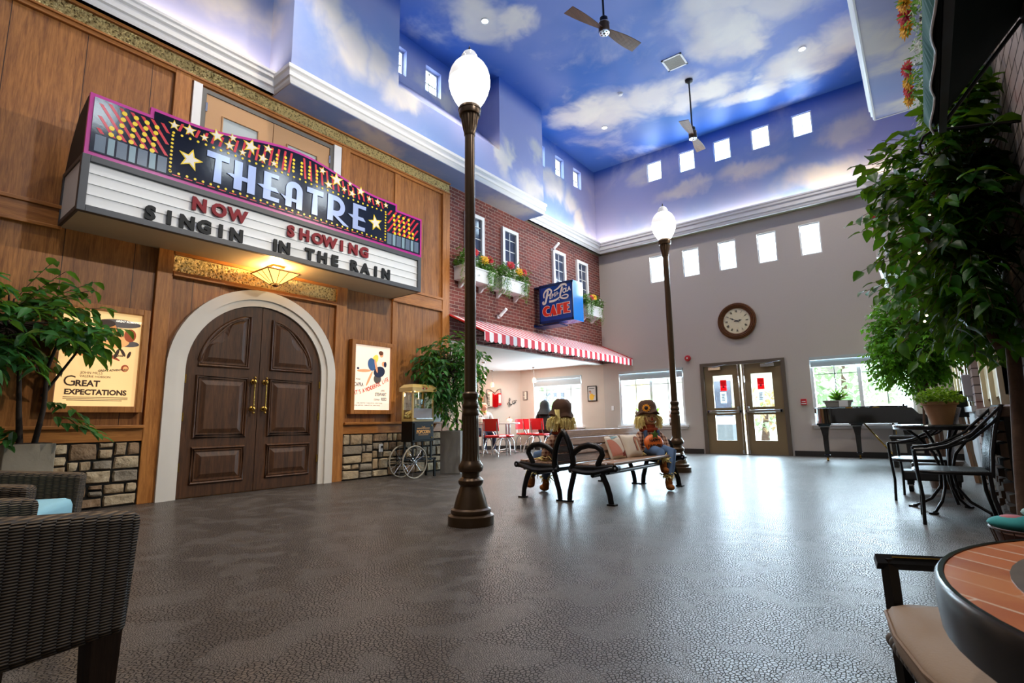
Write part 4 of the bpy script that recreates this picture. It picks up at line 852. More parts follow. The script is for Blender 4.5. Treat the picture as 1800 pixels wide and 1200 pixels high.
MB().box(XL, sx0 + .05, sy + .02, sy + .38, sz1 - .03, sz1 - .005).box(XL, sx0 + .5, sy + .02, sy + .38, sz0 - .055, sz0 - .03).box(XL, XL + .02, sy - .02, sy + .42, sz0 - .06, sz0 + .0).build('bracket', SBD, cs_)
PSG = lambda x, z: onF(sx0 + x, sz0 + z, sy - .001)
lt = MB()
def stroke(pts, w, mi=0):
    """smooth pen stroke in sign coordinates (x right, z up)"""
    q = []; n = len(pts)
    for i in range(n - 1):
        p0, p1, p2, p3 = (Vector(pts[max(i - 1, 0)]), Vector(pts[i]), Vector(pts[i + 1]), Vector(pts[min(i + 2, n - 1)]))
        for k in range(6):
            t = k / 6; q.append(.5 * (2 * p1 + (p2 - p0) * t + (2 * p0 - 5 * p1 + 4 * p2 - p3) * t * t + (3 * p1 - p0 - 3 * p2 + p3) * t ** 3))
    q.append(Vector(pts[-1])); m = len(q) - 1
    ww = [w[0] + (w[1] - w[0]) * min(1, 2 * i / m) if i * 2 <= m else w[1] + (w[2] - w[1]) * (2 * i / m - 1) for i in range(m + 1)] if isinstance(w, (tuple, list)) else w
    lt.strip([(sx0 + p[0], sy - .001, sz0 + p[1]) for p in q], ww, (0, -1, 0), mi, .003)
# tall script P with its curl, sweeping C with long cross stroke and tail
stroke([(.245, .73), (.20, .56), (.165, .46), (.12, .44), (.10, .475), (.125, .495)], (.05, .05, .03))
stroke([(.135, .575), (.13, .66), (.19, .735), (.28, .755), (.335, .70), (.30, .635), (.235, .615)], (.03, .045, .03))
stroke([(.40, .70), (.50, .735), (.60, .80), (.70, .80), (.725, .755)], (.02, .05, .035))
stroke([(.62, .76), (.585, .66), (.56, .575), (.58, .52), (.66, .49), (.74, .50), (.76, .545), (.70, .57), (.60, .55)], (.045, .035, .02))
stroke([(.565, .55), (.48, .50), (.38, .475), (.27, .475)], (.02, .045, .05))
for ch, x, z, s in (('E', .275, .53, .12), ('P', .335, .55, .12), ('S', .40, .57, .12), ('I', .465, .59, .12), ('-', .49, .60, .12), ('O', .62, .61, .14), ('L', .70, .63, .13), ('A', .755, .64, .13)):
    lt.text(ch, s, PSG(x, z) @ Matrix.Rotation(.1, 4, 'Z'), 0, .003, .005, 'LEFT', .18, .82)
lt.ell((sx0 + .53, sy - .002, sz0 + .475), (.011, .002, .011), 8)
for m_, dpt, bold in ((0, .002, .022), (1, .005, .004)):
    for ch, x, s, z in (('C', .105, .30, .15), ('A', .275, .30, .15), ('F', .47, .30, .16), ('E', .635, .30, .165)):
        if ch == 'C':
            o = .012 if m_ == 0 else 0
            cc = arc((x + .10, z + .115), .115 + o, .9, 2 * pi - .9, 20); ci = arc((x + .135, z + .115), .065 - o, 2 * pi - 1.0, 1.0, 14)
            lt.prism(cc + ci, 0, dpt, m_, PSG(0, 0))
        elif ch == 'A':
            o = .012 if m_ == 0 else 0
            lt.prism([(x - o, z - o), (x + .075, z + .23 + o), (x + .115 + o, z + .23 + o), (x + .19 + o, z - o), (x + .095 - o, z - o), (x + .085, z + .05), (x + .052, z + .05), (x + .04 + o, z - o)], 0, dpt, m_, PSG(0, 0))
        else:
            o = .012 if m_ == 0 else 0
            pts = [(x - o, z - o), (x + .095 + o, z - o)]
            if ch == 'F': pts += [(x + .095 + o, z + .09 - o), (x + .13 + o, z + .09 - o), (x + .13 + o, z + .135 + o)]
            else: pts = [(x - o, z - o), (x + .165 + o, z - o), (x + .165 + o, z + .035 + o), (x + .10 + o, z + .035 + o), (x + .10 + o, z + .10 - o), (x + .14 + o, z + .10 - o), (x + .14 + o, z + .135 + o)]
            pts += [(x + .095 + o, z + .135 + o), (x + .095 + o, z + .19 - o), (x + .155 + o, z + .19 - o), (x + .155 + o, z + .23 + o), (x - o, z + .23 + o)]
            lt.prism(pts, 0, dpt, m_, PSG(0, 0))
lt.build('lettering', [SW, SRED], cs_)
# striped awning
AW = stripes('awning_slope_stripes', .225, thin=False); AV = stripes('awning_valance_stripes', .225, thin=False)
ay0, ay1, ax, az, bx, bz = 6.73, 12.56, XL + .005, 2.78, -5.87, 2.36
aw = thing('striped_awning', 'red and white striped awning with scalloped valance over the cafe opening', 'awning', (-6.3, 9.65, 2.2))
MB().add([(ax, ay0, az), (bx, ay0, bz), (bx, ay1, bz), (ax, ay1, az), (ax, ay0, az - .012), (bx, ay0, bz - .012), (bx, ay1, bz - .012), (ax, ay1, az - .012)], [(0, 1, 2, 3), (4, 7, 6, 5), (0, 4, 5, 1), (2, 6, 7, 3), (1, 5, 6, 2), (0, 3, 7, 4)]).build('canopy', AW, aw)
vl = MB(); n = int((ay1 - ay0) / .01875); pts = []
for i in range(n + 1):
    y = ay0 + (ay1 - ay0) * i / n; pts.append((y, 2.215 - .03 * abs(sin(pi * y / .1125))))
vl.prism([(ay1, bz), (ay0, bz)] + pts, -bx - .004, -bx, 0, frame((0, 0, 0), (0, 1, 0), (0, 0, 1)) @ Matrix.Diagonal((1, 1, -1, 1))); vl.build('valance', AV, aw)
MB().tube([(ax, ay0, az), (bx, ay0, bz)], .02, 8).tube([(ax, ay1, az), (bx, ay1, bz)], .02, 8).build('edge_binding', RED, aw, smooth=40)
fb = MB()
for y in [ay0 + .03 + .97 * k for k in range(7)]: fb.tube([(ax, y, 2.33), (bx - .02, y, 2.30)], .012, 6).tube([(ax, y, az - .03), (bx - .02, y, bz - .03)], .012, 6)
fb.tube([(bx - .02, ay0, bz - .03), (bx - .02, ay1, bz - .03)], .012, 6).build('frame', IRON, aw, smooth=40)
# small glowing barrels over the awning, built for bright specks on the brick
LITW = M('bright_barrel_lens', 'ffffff', .3, vary=0, emit=(1, .96, .9), es=5)
for (y, z, lab) in ((8.15, 3.02, 'small bright white barrel on the brick just above the awning near the lamp shaft'), (10.22, 4.98, 'small bright white barrel at the top corner of the brick-front window above the blue sign')):
    t = thing('bright_barrel', lab, 'bright_barrel', (XL, y, z - .1), 0, 'bright barrels on the brick front')
    MB().box(XL, XL + .03, y - .03, y + .03, z - .11, z - .05).tube([(XL + .03, y, z - .08), (XL + .09, y, z - .06)], .01).build('mount', WHITE, t)
    MB().tube([(XL + .10, y - .05, z - .09), (XL + .17, y + .07, z + .07)], .032, 12).build('barrel', WHITE, t, smooth=40); MB().tube([(XL + .17, y + .07, z + .07), (XL + .174, y + .077, z + .079)], .027, 12).build('lens', LITW, t)
# ================================================================ cafe
PEND = M('pendant_glass_pink', 'ffb49c', .4, vary=.1, emit=(1, .45, .30), es=1.15)
for i, (x, y, zt, zb) in enumerate(((-8.75, 10.0, 2.0, 1.85), (-10.0, 11.8, 1.97, 1.83), (-8.62, 12.0, 2.03, 1.89))):
    t = thing('pendant_lamp', ('larger pink glass pendant lamp hanging beside the street lamp shaft', 'pink glass pendant lamp hanging above the accordion', 'pink glass pendant lamp hanging before the cafe window')[i], 'lamp', (x, y, zb), 0, 'pink cafe pendants')
    MB().lathe([(.055, 0), (.05, -.02), (.012, -.035)], 16, 0, (x, y, 2.318)).build('canopy', STEEL, t, smooth=40); MB().tube([(x, y, 2.29), (x, y, zt)], .004, 6).build('cord', STEEL, t)
    MB().lathe([(.05, zb), (.058, zb + .03), (.056, zb + .08), (.04, zb + .125), (.02, zt)], 18, 0, (x, y, 0)).build('lamp_shade', PEND, t, smooth=50)
    light('pendant_bulb', 'POINT', (x, y, zb - .03), 6, (1, .55, .38), .05)
def angf(s, z, off=.0): return frame(ANG(s, z, off), (-ad.x, -ad.y, 0), (0, 0, 1))   # local x runs to the picture's right, local z points into the cafe
sOf = lambda x, y: (Vector((x, y)) - A0).dot(ad)
T = angf(sOf(-10.19, 12.12), 1.46)
ac = thing('accordion', 'red and white accordion hung open on the cafe wall', 'accordion', ANG(sOf(-10.19, 12.12), 1.2)); IVORY = M('ivory_keys', 'e6dccb', .35, vary=.03)
def loc(mb): mb.v = [tuple(T @ Vector(p)) for p in mb.v]; return mb
loc(MB().box(-.19, -.06, -.2, .22, .0, .12)).build('treble_case', IVORY, ac, bevel=.008)
kb = MB()
for k in range(9): kb.box(-.20, -.135, -.17 + .04 * k, -.155 + .04 * k, .12, .127)
loc(kb).build('black_keys', BLACKG, ac)
be = MB()
for k in range(9):
    u = k / 9; z_ = .16 if k % 2 else .1; be.add([(-.06 + .17 * u, -.2 - .03 * sin(pi * u), 0), (-.06 + .17 * (u + .111), -.2 - .03 * sin(pi * u), 0), (-.06 + .17 * (u + .111), .2 - .05 * sin(pi * u), 0), (-.06 + .17 * u, .2 - .05 * sin(pi * u), 0), (-.06 + .17 * u, -.2 - .03 * sin(pi * u), z_), (-.06 + .17 * (u + .111), -.2 - .03 * sin(pi * u), .26 - z_), (-.06 + .17 * (u + .111), .2 - .05 * sin(pi * u), .26 - z_), (-.06 + .17 * u, .2 - .05 * sin(pi * u), z_)], [(4, 5, 6, 7), (0, 4, 7, 3), (1, 2, 6, 5), (3, 7, 6, 2), (0, 1, 5, 4)])
loc(be).build('bellows', VINYL, ac); loc(MB().box(.11, .21, -.17, .2, 0, .12)).build('bass_case', RED, ac, bevel=.008); loc(MB().box(.13, .20, -.1, .15, .12, .125)).build('bass_grille', IVORY, ac)
loc(MB().tube([(-.17, -.02, .03), (-.24, .12, .05), (-.22, .32, .06), (-.12, .30, .05), (.02, .2, .06), (.10, .30, .05), (.19, .33, .06), (.20, .2, .04)], .011, 6)).build('strap', IRON, ac, smooth=40)
T = angf(sOf(-9.79, 12.43), 1.37)
mn = thing('music_note_wall_art', 'black treble clef and notes wall ornament beside the accordion', 'wall ornament', ANG(sOf(-9.79, 12.43), 1.24))
loc(MB().tube([(-.09, -.10, .01), (-.06, -.13, .01), (-.04, -.09, .01), (-.07, .10, .01), (-.05, .14, .01), (-.03, .10, .01), (-.07, .02, .01), (-.12, -.03, .01), (-.08, -.08, .01), (-.03, -.05, .01), (-.05, .0, .01), (-.08, -.03, .01)], .009, 6).tube([(.02, -.06, .01), (.04, .05, .01), (.10, .07, .01), (.09, -.03, .01)], .008, 6).ell((.0, -.06, .01), (.025, .02, .01), 8).ell((.07, -.03, .01), (.025, .02, .01), 8).tube([(.13, .0, .01), (.14, .08, .01), (.17, .06, .01)], .007, 6).ell((.115, .0, .01), (.02, .016, .01), 8)).build('ornament', IRON, mn, smooth=40)
T = angf(sOf(-10.53, 11.86), 1.49); op = thing('framed_picture', 'framed red oval sign on the cafe wall behind the lamp shaft', 'picture', ANG(sOf(-10.53, 11.86), 1.4))
loc(MB().box(-.13, .13, -.10, .10, 0, .02)).build('frame', M('olive_frame', '5b6045', .5), op); loc(MB().box(-.11, .11, -.085, .085, .02, .024)).build('sheet', M('buff_card', 'b8a078', .6), op); loc(MB().ell((0, 0, .025), (.09, .06, .004), 18)).build('red_oval', RED, op)
kp = thing('framed_picture', 'small framed piano keyboard picture left of the cafe window', 'picture', (-9.38, YF, 1.42)); kp['label'] = 'small black framed piano keyboard picture beside the cafe window'
MB().box(-9.46, -9.31, YF - .025, YF, 1.44, 1.70).build('frame', IRON, kp); MB().box(-9.445, -9.325, YF - .028, YF - .02, 1.455, 1.685).build('sheet', IVORY, kp)
m = MB()
for k in range(5): m.box(-9.445, -9.39, YF - .031, YF - .027, 1.475 + .043 * k, 1.495 + .043 * k)
m.build('black_keys', IRON, kp)
fp = thing('framed_picture', 'framed poster of a figure in yellow between the cafe window and the white trim', 'picture', (-7.11, YF, 1.32)); fp['label'] = 'framed advertisement of a figure in yellow between the cafe window and the light switch'
MB().box(-7.25, -6.97, YF - .025, YF, 1.32, 1.74).build('frame', IRON, fp); MB().box(-7.225, -6.995, YF - .028, YF - .02, 1.345, 1.715).build('sheet', M('grey_print', 'b9b8b4', .6), fp)
Q = onF(0, 0, YF - .029)
EF = lambda mb, x, z, a, b, mi, h=.002: mb.prism([(x + a * cos(2 * pi * i / 16), z + b * sin(2 * pi * i / 16)) for i in range(16)], 0, h, mi, Q)
m = MB(); EF(m, -7.12, 1.44, .07, .09, 0); EF(m, -7.16, 1.56, .03, .035, 1, .003); EF(m, -7.165, 1.585, .035, .03, 2, .002); EF(m, -7.05, 1.47, .03, .02, 0); m.box(-7.2, -7.03, YF - .031, YF - .029, 1.66, 1.675, 2)
m.build('artwork', [M('print_yellow', 'e0b02a', .6), M('print_skin', 'c08a6a', .6), M('print_dark', '38302c', .6)], fp)
tag(MB().box(-6.55, -6.48, YF - .012, YF, 1.06, 1.18).build('light_switch', WHITE, bevel=.004), 'white light switch on the beige wall beside the tall window', 'switch')
# diner chairs
def diner_chair():
    t = thing('diner_chair', '', 'chair', (0, 0, 0), 0, 'red diner chairs', True)
    MB().box(-.16, .16, -.17, .16, .345, .39).build('seat', VINYL, t, bevel=.02)
    bk = MB()
    for i in range(6):
        a0, a1 = -.5 + i / 6, -.5 + (i + 1) / 6; f = lambda a: (a * .32, -.19 + .10 * a * a * .8)
        (x0, y0), (x1, y1) = f(a0), f(a1); z0, z1 = .47, .70
        bk.add([(x0, y0, z0), (x1, y1, z0), (x1, y1 - .03, z1), (x0, y0 - .03, z1), (x0, y0 - .025, z0), (x1, y1 - .025, z0), (x1, y1 - .055, z1), (x0, y0 - .055, z1)], [(0, 1, 2, 3), (4, 7, 6, 5), (2, 6, 7, 3), (0, 4, 5, 1), (0, 3, 7, 4), (1, 5, 6, 2)])
    bk.build('backrest', VINYL, t)
    for s in (-1, 1):
        MB().tube([(s * .13, -.215, .66), (s * .135, -.20, .45), (s * .135, -.15, .355), (s * .14, -.02, .335), (s * .145, .10, .325), (s * .15, .15, .25), (s * .155, .17, .0)], .011, 8).build('leg', CHROME, t, smooth=50)
        MB().tube([(s * .14, .0, .335), (s * .15, -.10, .29), (s * .155, -.19, .12), (s * .16, -.22, .0)], .011, 8).build('leg', CHROME, t, smooth=50)
    return t
dc = diner_chair()
CH = [(-8.22, 9.80, .25, 'red diner chair beside the street lamp shaft, its back to the room'), (-8.35, 10.3, -1.2, 'red diner chair side on between the two small chrome tables'), (-8.98, 12.0, -2.2, 'red diner chair at the small table by the orange pumpkin'),
      (-9.2, 10.4, -1.95, 'red diner chair under the seated man in the pale jacket'), (-8.08, 11.55, .05, 'red diner chair with the hooded person seated in it'), (-8.62, 11.9, -.9, 'red diner chair mostly hidden behind the hooded person')]
for i, (x, y, r, lab) in enumerate(CH):
    if i == 0: dc.location = (x, y, 0); dc.rotation_euler = (0, 0, r); dc['label'] = lab; dc.scale = (1.26,) * 3
    else: dup(dc, (x, y, 0), r, lab)
def diner_table(x, y, lab):
    t = thing('diner_table', lab, 'table', (x, y, 0), 0, 'small chrome diner tables')
    MB().lathe([(.28, .745), (.285, .75), (.285, .775), (.28, .78)], 30, 0, (x, y, 0)).build('tabletop', M('table_laminate', 'c9c9c6', .25), t, smooth=40); MB().lathe([(.03, .02), (.03, .745)], 14, 0, (x, y, 0)).build('pedestal', STEEL, t, smooth=40)
    fo = MB()
    for k in range(4): fo.tube([(x, y, .05), (x + .24 * cos(pi / 4 + k * pi / 2), y + .24 * sin(pi / 4 + k * pi / 2), .015)], .018, 8)
    fo.build('foot', STEEL, t, smooth=40)
diner_table(-8.85, 10.05, 'small round chrome diner table in front of the seated man'); diner_table(-8.75, 11.0, 'small round chrome diner table carrying the small white pumpkin'); diner_table(-9.45, 11.75, 'small round diner table carrying the orange pumpkin by the cafe wall')
def pumpkin(c, r, m, lab):
    t = thing('pumpkin', lab, 'pumpkin', c, 0, None); n = 40; vs = []; K = 10
    for i in range(K + 1):
        a = -pi / 2 + pi * i / K
        for j in range(n):
            g = 2 * pi * j / n; q = r * cos(a) * (1 - .09 * abs(sin(4 * g))) + .001; vs.append((c[0] + q * cos(g), c[1] + q * sin(g), c[2] + r * .8 + r * .8 * sin(a) * (1 - .12 * (abs(sin(a)) ** 6))))
    MB().add(vs, [(i * n + j, i * n + (j + 1) % n, (i + 1) * n + (j + 1) % n, (i + 1) * n + j) for i in range(K) for j in range(n)]).build('flesh', m, t, smooth=60)
    MB().tube([(c[0], c[1], c[2] + r * 1.4), (c[0] + r * .1, c[1], c[2] + r * 1.75), (c[0] + r * .3, c[1], c[2] + r * 1.9)], [r * .14, r * .1, r * .08], 7).build('stem', BARK, t, smooth=50)
WPUM = M('white_pumpkin_skin', 'd8d2c6', .5)
pumpkin((-8.85, 10.0, .78), .10, WPUM, 'white pumpkin on the table in front of the seated man'); pumpkin((-8.75, 11.0, .78), .075, WPUM, 'small white pumpkin between the red chairs'); pumpkin((-9.3, 11.7, .78), .09, ORANGE, 'orange pumpkin on the table by the accordion wall')
# counter, cooler at the hidden end of the cafe
ct = thing('cafe_counter', 'pale cafe counter partly hidden behind the potted tree', 'counter', (-9.3, 8.6, 0)); MB().box(-10.4, -9.0, 8.35, 8.85, 0, .72).build('body', CAFEW, ct); MB().box(-10.45, -8.95, 8.3, 8.9, .72, .76).build('worktop', M('counter_top', 'b9b3a8', .3), ct)
pumpkin((-9.05, 8.5, .76), .12, ORANGE, 'orange pumpkin on the counter behind the potted tree')
fr_ = thing('drinks_cooler', 'tall blue drinks cooler behind the leaves of the potted tree', 'cooler', (-11.8, 9.6, 0)); MB().box(-12.05, -11.55, 9.35, 9.85, 0, 1.75).build('cabinet', SB, fr_, bevel=.02); MB().box(-11.555, -11.53, 9.40, 9.80, .25, 1.35).build('door', M('cooler_glass_lit', 'cfe6ff', .1, emit=(.6, .8, 1), es=.6), fr_); MB().box(-11.55, -11.525, 9.40, 9.80, 1.4, 1.7).build('header', RED, fr_)
# ================================================================ people in the cafe
def figure(name, label, loc, rz, J, E, mats, pick, group=None):
    """one continuous body grown round a posed skeleton; J: joint -> (x, y, z, radius); pick(joint) -> material slot"""
    ks = list(J); me = bpy.data.meshes.new('skeleton'); me.from_pydata([J[k][:3] for k in ks], [(ks.index(a), ks.index(b)) for a, b in E], [])
    o = bpy.data.objects.new('skeleton', me); COL.objects.link(o); sk = o.modifiers.new('skin', 'SKIN'); sk.use_smooth_shade = True
    for i, k in enumerate(ks):
        sv = me.skin_vertices[0].data[i]; sv.radius = (J[k][3], J[k][4] if len(J[k]) > 4 else J[k][3]); sv.use_root = i == 0
    s2 = o.modifiers.new('sub', 'SUBSURF'); s2.levels = 2; s2.render_levels = 2
    bpy.context.view_layer.update()
    nm = bpy.data.meshes.new_from_object(o.evaluated_get(bpy.context.evaluated_depsgraph_get())); bpy.data.objects.remove(o); bpy.data.meshes.remove(me)
    nm.name = name; nm.materials.clear()
    for m in mats: nm.materials.append(m)
    pts = [(Vector(J[k][:3]), pick(k)) for k in ks]
    seg = [(Vector(J[a][:3]), Vector(J[b][:3]), pick(b)) for a, b in E]
    for p in nm.polygons:
        best = None
        for a, b, mi in seg:
            ab = b - a; t = max(0, min(1, (p.center - a).dot(ab) / max(1e-9, ab.length_squared))); d = (p.center - a - ab * t).length
            if best is None or d < best[0]: best = (d, mi)
        p.material_index = best[1]; p.use_smooth = True
    b = bpy.data.objects.new(name, nm); COL.objects.link(b); b.location = loc; b.rotation_euler = (0, 0, rz); b['loc'] = 1
    return tag(b, label, 'person', group)
# seated pose, local +Y is forward, seat height .46
def seated(bulk=1.0, lean=.06, hands=(.16, .36, .80)):
    J = {'pelvis': (0, 0, .54, .15 * bulk, .12 * bulk), 'waist': (0, .0, .68, .145 * bulk, .115 * bulk), 'chest': (0, lean * .5, .88, .165 * bulk, .12 * bulk), 'upper': (0, lean, 1.0, .13 * bulk, .09), 'neck': (0, lean + .02, 1.09, .052), 'head0': (0, lean + .05, 1.17, .078, .088), 'head1': (0, lean + .05, 1.25, .075, .085), 'crown': (0, lean + .045, 1.30, .05, .055), 'nose': (0, lean + .145, 1.19, .014)}
    E = [('pelvis', 'waist'), ('waist', 'chest'), ('chest', 'upper'), ('upper', 'neck'), ('neck', 'head0'), ('head0', 'head1'), ('head1', 'crown'), ('head0', 'nose')]
    for s, q in ((-1, 'l'), (1, 'r')):
        hx, hy, hz = hands; hx *= s
        J.update({q + 'sh': (s * .19 * bulk, lean, 1.0, .068), q + 'el': (s * .26, .10, .80, .05), q + 'wr': (hx, hy - .08, hz, .032), q + 'palm': (hx * .9, hy - .01, hz, .034, .02),
                  q + 'hip': (s * .10, .06, .53, .10), q + 'kn': (s * .13, .44, .51, .072), q + 'an': (s * .13, .42, .10, .046), q + 'toe': (s * .14, .56, .035, .04), q + 'ear': (s * .082, lean + .04, 1.19, .007)})
        E += [('upper', q + 'sh'), (q + 'sh', q + 'el'), (q + 'el', q + 'wr'), (q + 'wr', q + 'palm'), ('pelvis', q + 'hip'), (q + 'hip', q + 'kn'), (q + 'kn', q + 'an'), (q + 'an', q + 'toe'), ('head0', q + 'ear')]
        for i, (dx, L) in enumerate(((-.024, .06), (-.009, .075), (.007, .07), (.022, .058))):
            J[q + f'f{i}a'] = (hx * .9 + dx, hy + .02 + L * .4, hz + .004, .009); J[q + f'f{i}b'] = (hx * .9 + dx * 1.1, hy + .02 + L, hz - .014, .008)
            E += [(q + 'palm', q + f'f{i}a'), (q + f'f{i}a', q + f'f{i}b')]
        J[q + 'tha'] = (hx * .9 - s * .035, hy + .0, hz, .01); J[q + 'thb'] = (hx * .9 - s * .045, hy + .04, hz - .01, .009); E += [(q + 'palm', q + 'tha'), (q + 'tha', q + 'thb')]
    return J, E
SKIN = M('skin_light', 'c98f74', .5, vary=.05); JACKET = M('pale_grey_jacket', 'c4c2bc', .8, vary=.08); JEANS = M('dark_jeans', '2b3550', .8, vary=.1); SHOE = M('white_trainer', 'c9c9c9', .6); GREYH = M('short_grey_hair', 'b9b4ac', .8); BLKF = M('black_fleece', '121214', .85, vary=.1); SCARF = M('yellow_green_scarf', 'a79a4a', .8)
J, E = seated(1.0, .10)
pk = lambda k: 2 if k[1:] in ('hip', 'kn', 'an') or k == 'pelvis' else 3 if k[1:] == 'toe' else 0 if k in ('neck', 'head0', 'head1', 'crown', 'nose') or k[1:] in ('ear', 'palm', 'wr') or k[1:2] in 'ft' and len(k) > 3 and k[0] in 'lr' and k != 'toe' else 1
man = figure('person', 'seated balding person in pale jacket and dark jeans, half behind the lamp shaft', (-9.2, 10.42, 0), radians(-112), J, E, [SKIN, JACKET, JEANS, SHOE], pk)
# place the figure's fine features relative to the skeleton
mh = MB().ell((0, .06, 1.245), (.085, .092, .06), 14).ell((-.075, .08, 1.19), (.02, .05, .05), 8).ell((.075, .08, 1.19), (.02, .05, .05), 8); mh.build('hair', GREYH, man, smooth=60)
MB().ell((-.03, .232, 1.205), (.011, .006, .007), 8).ell((.03, .232, 1.205), (.011, .006, .007), 8).ell((0, .232, 1.135), (.025, .006, .006), 8).build('eyes_and_mouth', M('face_dark', '4a2a22', .6), man)
MB().tube([(-.07, .10, 1.085), (0, .19, 1.06), (.07, .10, 1.085), (0, .04, 1.10)], .03, 8, 0, True).build('scarf', SCARF, man, smooth=60)
J, E = seated(1.06, .10)
pk2 = lambda k: 1 if k in ('head0', 'nose', 'neck') or k[1:] in ('palm', 'wr') or (k[0] in 'lr' and k[1] == 'f') or k[1:3] == 'th' else 2 if k[1:] == 'toe' else 0
hoody = figure('person', 'person seated in black hooded top, seen from behind against the bright cafe window', (-8.12, 11.72, 0), radians(12), J, E, [BLKF, SKIN, SHOE], pk2)
MB().lathe([(.225, .99), (.20, 1.05), (.155, 1.11), (.135, 1.16), (.132, 1.23), (.118, 1.30), (.07, 1.355), (.02, 1.375)], 20, 0, (0, .06, 0)).build('hood', BLKF, hoody, smooth=60)

# ================================================================ back-to-back park benches
def bench(x0, sgn, label, far_ok=True):
    t = thing('park_bench', label, 'bench', (x0 + sgn * .28, 5.54, 0), 0, 'back-to-back park benches')
    X = lambda x: x0 + sgn * x
    def castend(y):
        e = MB(); w = .035
        def bar(pts, r): e.tube([(X(x), y, z) for x, z in pts], r, 8, 0, ry=.030)
        bar([(.515, .0), (.505, .09), (.475, .19), (.43, .285), (.42, .31)], [.018, .02, .024, .028, .024])
        bar([(.045, .0), (.055, .10), (.085, .20), (.11, .285), (.105, .31)], [.018, .02, .024, .028, .024])
        e.cbox((X(.525), y, .008), (.085, .06, .016)).cbox((X(.035), y, .008), (.085, .06, .016))
        bar([(.06, .315), (.14, .31), (.25, .30), (.36, .305), (.46, .325), (.56, .345), (.59, .345)], [.03, .05, .06, .06, .05, .035, .02])
        bar([(.06, .33), (.20, .335), (.38, .34), (.55, .355)], [.02, .025, .025, .025])
        e.tube([(X(.585), y - .03, .35), (X(.585), y + .03, .35)], .032, 12)
        bar([(.095, .31), (.105, .40), (.095, .48), (.068, .57), (.03, .65), (-.008, .695), (-.03, .70)], [.036, .034, .034, .033, .03, .026, .018])
        bar([(.09, .455), (.13, .50), (.20, .545), (.29, .565), (.375, .555), (.43, .52), (.44, .475), (.41, .425), (.385, .38), (.385, .34)], [.014, .02, .023, .024, .024, .024, .024, .023, .02, .018])
        o = e.build('cast_end', IRON, t, smooth=45)
        MB().ell((X(.42), y - .03, .30), (.014, .008, .014), 8).ell((X(.105), y - .03, .30), (.014, .008, .014), 8).ell((X(.585), y - .034, .35), (.012, .006, .012), 8).build('bolt', STEEL, o)
        return o
    for y in (4.66, 6.42): castend(y)
    for k in range(5):
        x = .15 + .092 * k; MB().box(*sorted((X(x - .04), X(x + .04))), 4.668, 6.412, .352 + .010 * max(0, k - 2), .378 + .010 * max(0, k - 2)).build('seat_slat', BENCHW, t, bevel=.006)
    for k, (x, z) in enumerate(((.085, .425), (.073, .512), (.047, .597), (.010, .672))):
        nx = Matrix.Translation((X(x + .022), 5.54, z)) @ Matrix.Rotation(sgn * -.38, 4, 'Y'); MB().box(-.013, .013, -.872, .872, -.040, .040, 0, nx).build('back_slat', BENCHW, t, bevel=.006)
    MB().tube([(X(.32), 4.66, .27), (X(.32), 6.42, .27)], .022, 8).tube([(X(.50), 4.66, .305), (X(.50), 6.42, .305)], .014, 8).build('stretcher', IRON, t, smooth=40)
    return t
bench(-2.985, 1, 'black iron and wood bench facing the piano, carrying two pillows and a scarecrow')
bench(-3.005, -1, 'black iron and wood bench facing the theatre doors, with one scarecrow on it')
# ================================================================ scarecrow dolls
BURL = M('burlap_face', 'd6a878', .9, vary=.08, bump=.4, bscale=200); STRAW = M('straw', 'ecd88c', .8, vary=.2, scale=30); FELT = M('brown_felt', '4f3524', .95, vary=.2, scale=14, bump=.3); DENIM = M('blue_denim', '4a6384', .9, vary=.25, scale=20, bump=.2); RUSTC = M('rust_knit', '9a3d1c', .95, vary=.2, bump=.6, bscale=60); PLAID = NT('plaid_cotton')
pp = PLAID.n('ShaderNodeSeparateXYZ'); PLAID.l(PLAID.pos(), pp.inputs[0])
sy_ = lambda i, f: PLAID.math('GREATER_THAN', PLAID.math('SINE', PLAID.math('MULTIPLY', pp.outputs[i], f)), .35)
PLAID.col(PLAID.mix(PLAID.math('MULTIPLY', PLAID.math('ADD', sy_(1, 150), sy_(2, 150)), .5), srgb('c9a58c'), srgb('5a2a22'))); PLAID.pr(.9, 0, .2); PLAID = PLAID.mat
SUNF = M('sunflower_felt', 'e8961e', .8, vary=.1); BRN2 = M('boot_brown_felt', '9c5a1e', .9, vary=.15, bump=.3); DKB = M('dark_stitch', '2e1a12', .8, vary=0); NOSE = M('red_felt', 'a8281e', .8, vary=0); GRN = M('green_felt', '4d6b24', .8)
def straw(mb, c, n, L, g, d=(0, 0, -1), spread=.8, r=.03, w=.006):
    for i in range(n):
        v = Vector((g.gauss(0, spread), g.gauss(0, spread), g.gauss(0, spread))) + Vector(d); v.normalize(); p = Vector(c) + Vector((g.gauss(0, r), g.gauss(0, r), g.gauss(0, r * .6)))
        q = p + v * L * g.uniform(.6, 1.1); mb.tube([p, (p + q) / 2 + Vector((g.gauss(0, .01), g.gauss(0, .01), .008)), q], [w, w, w * .5], 4)
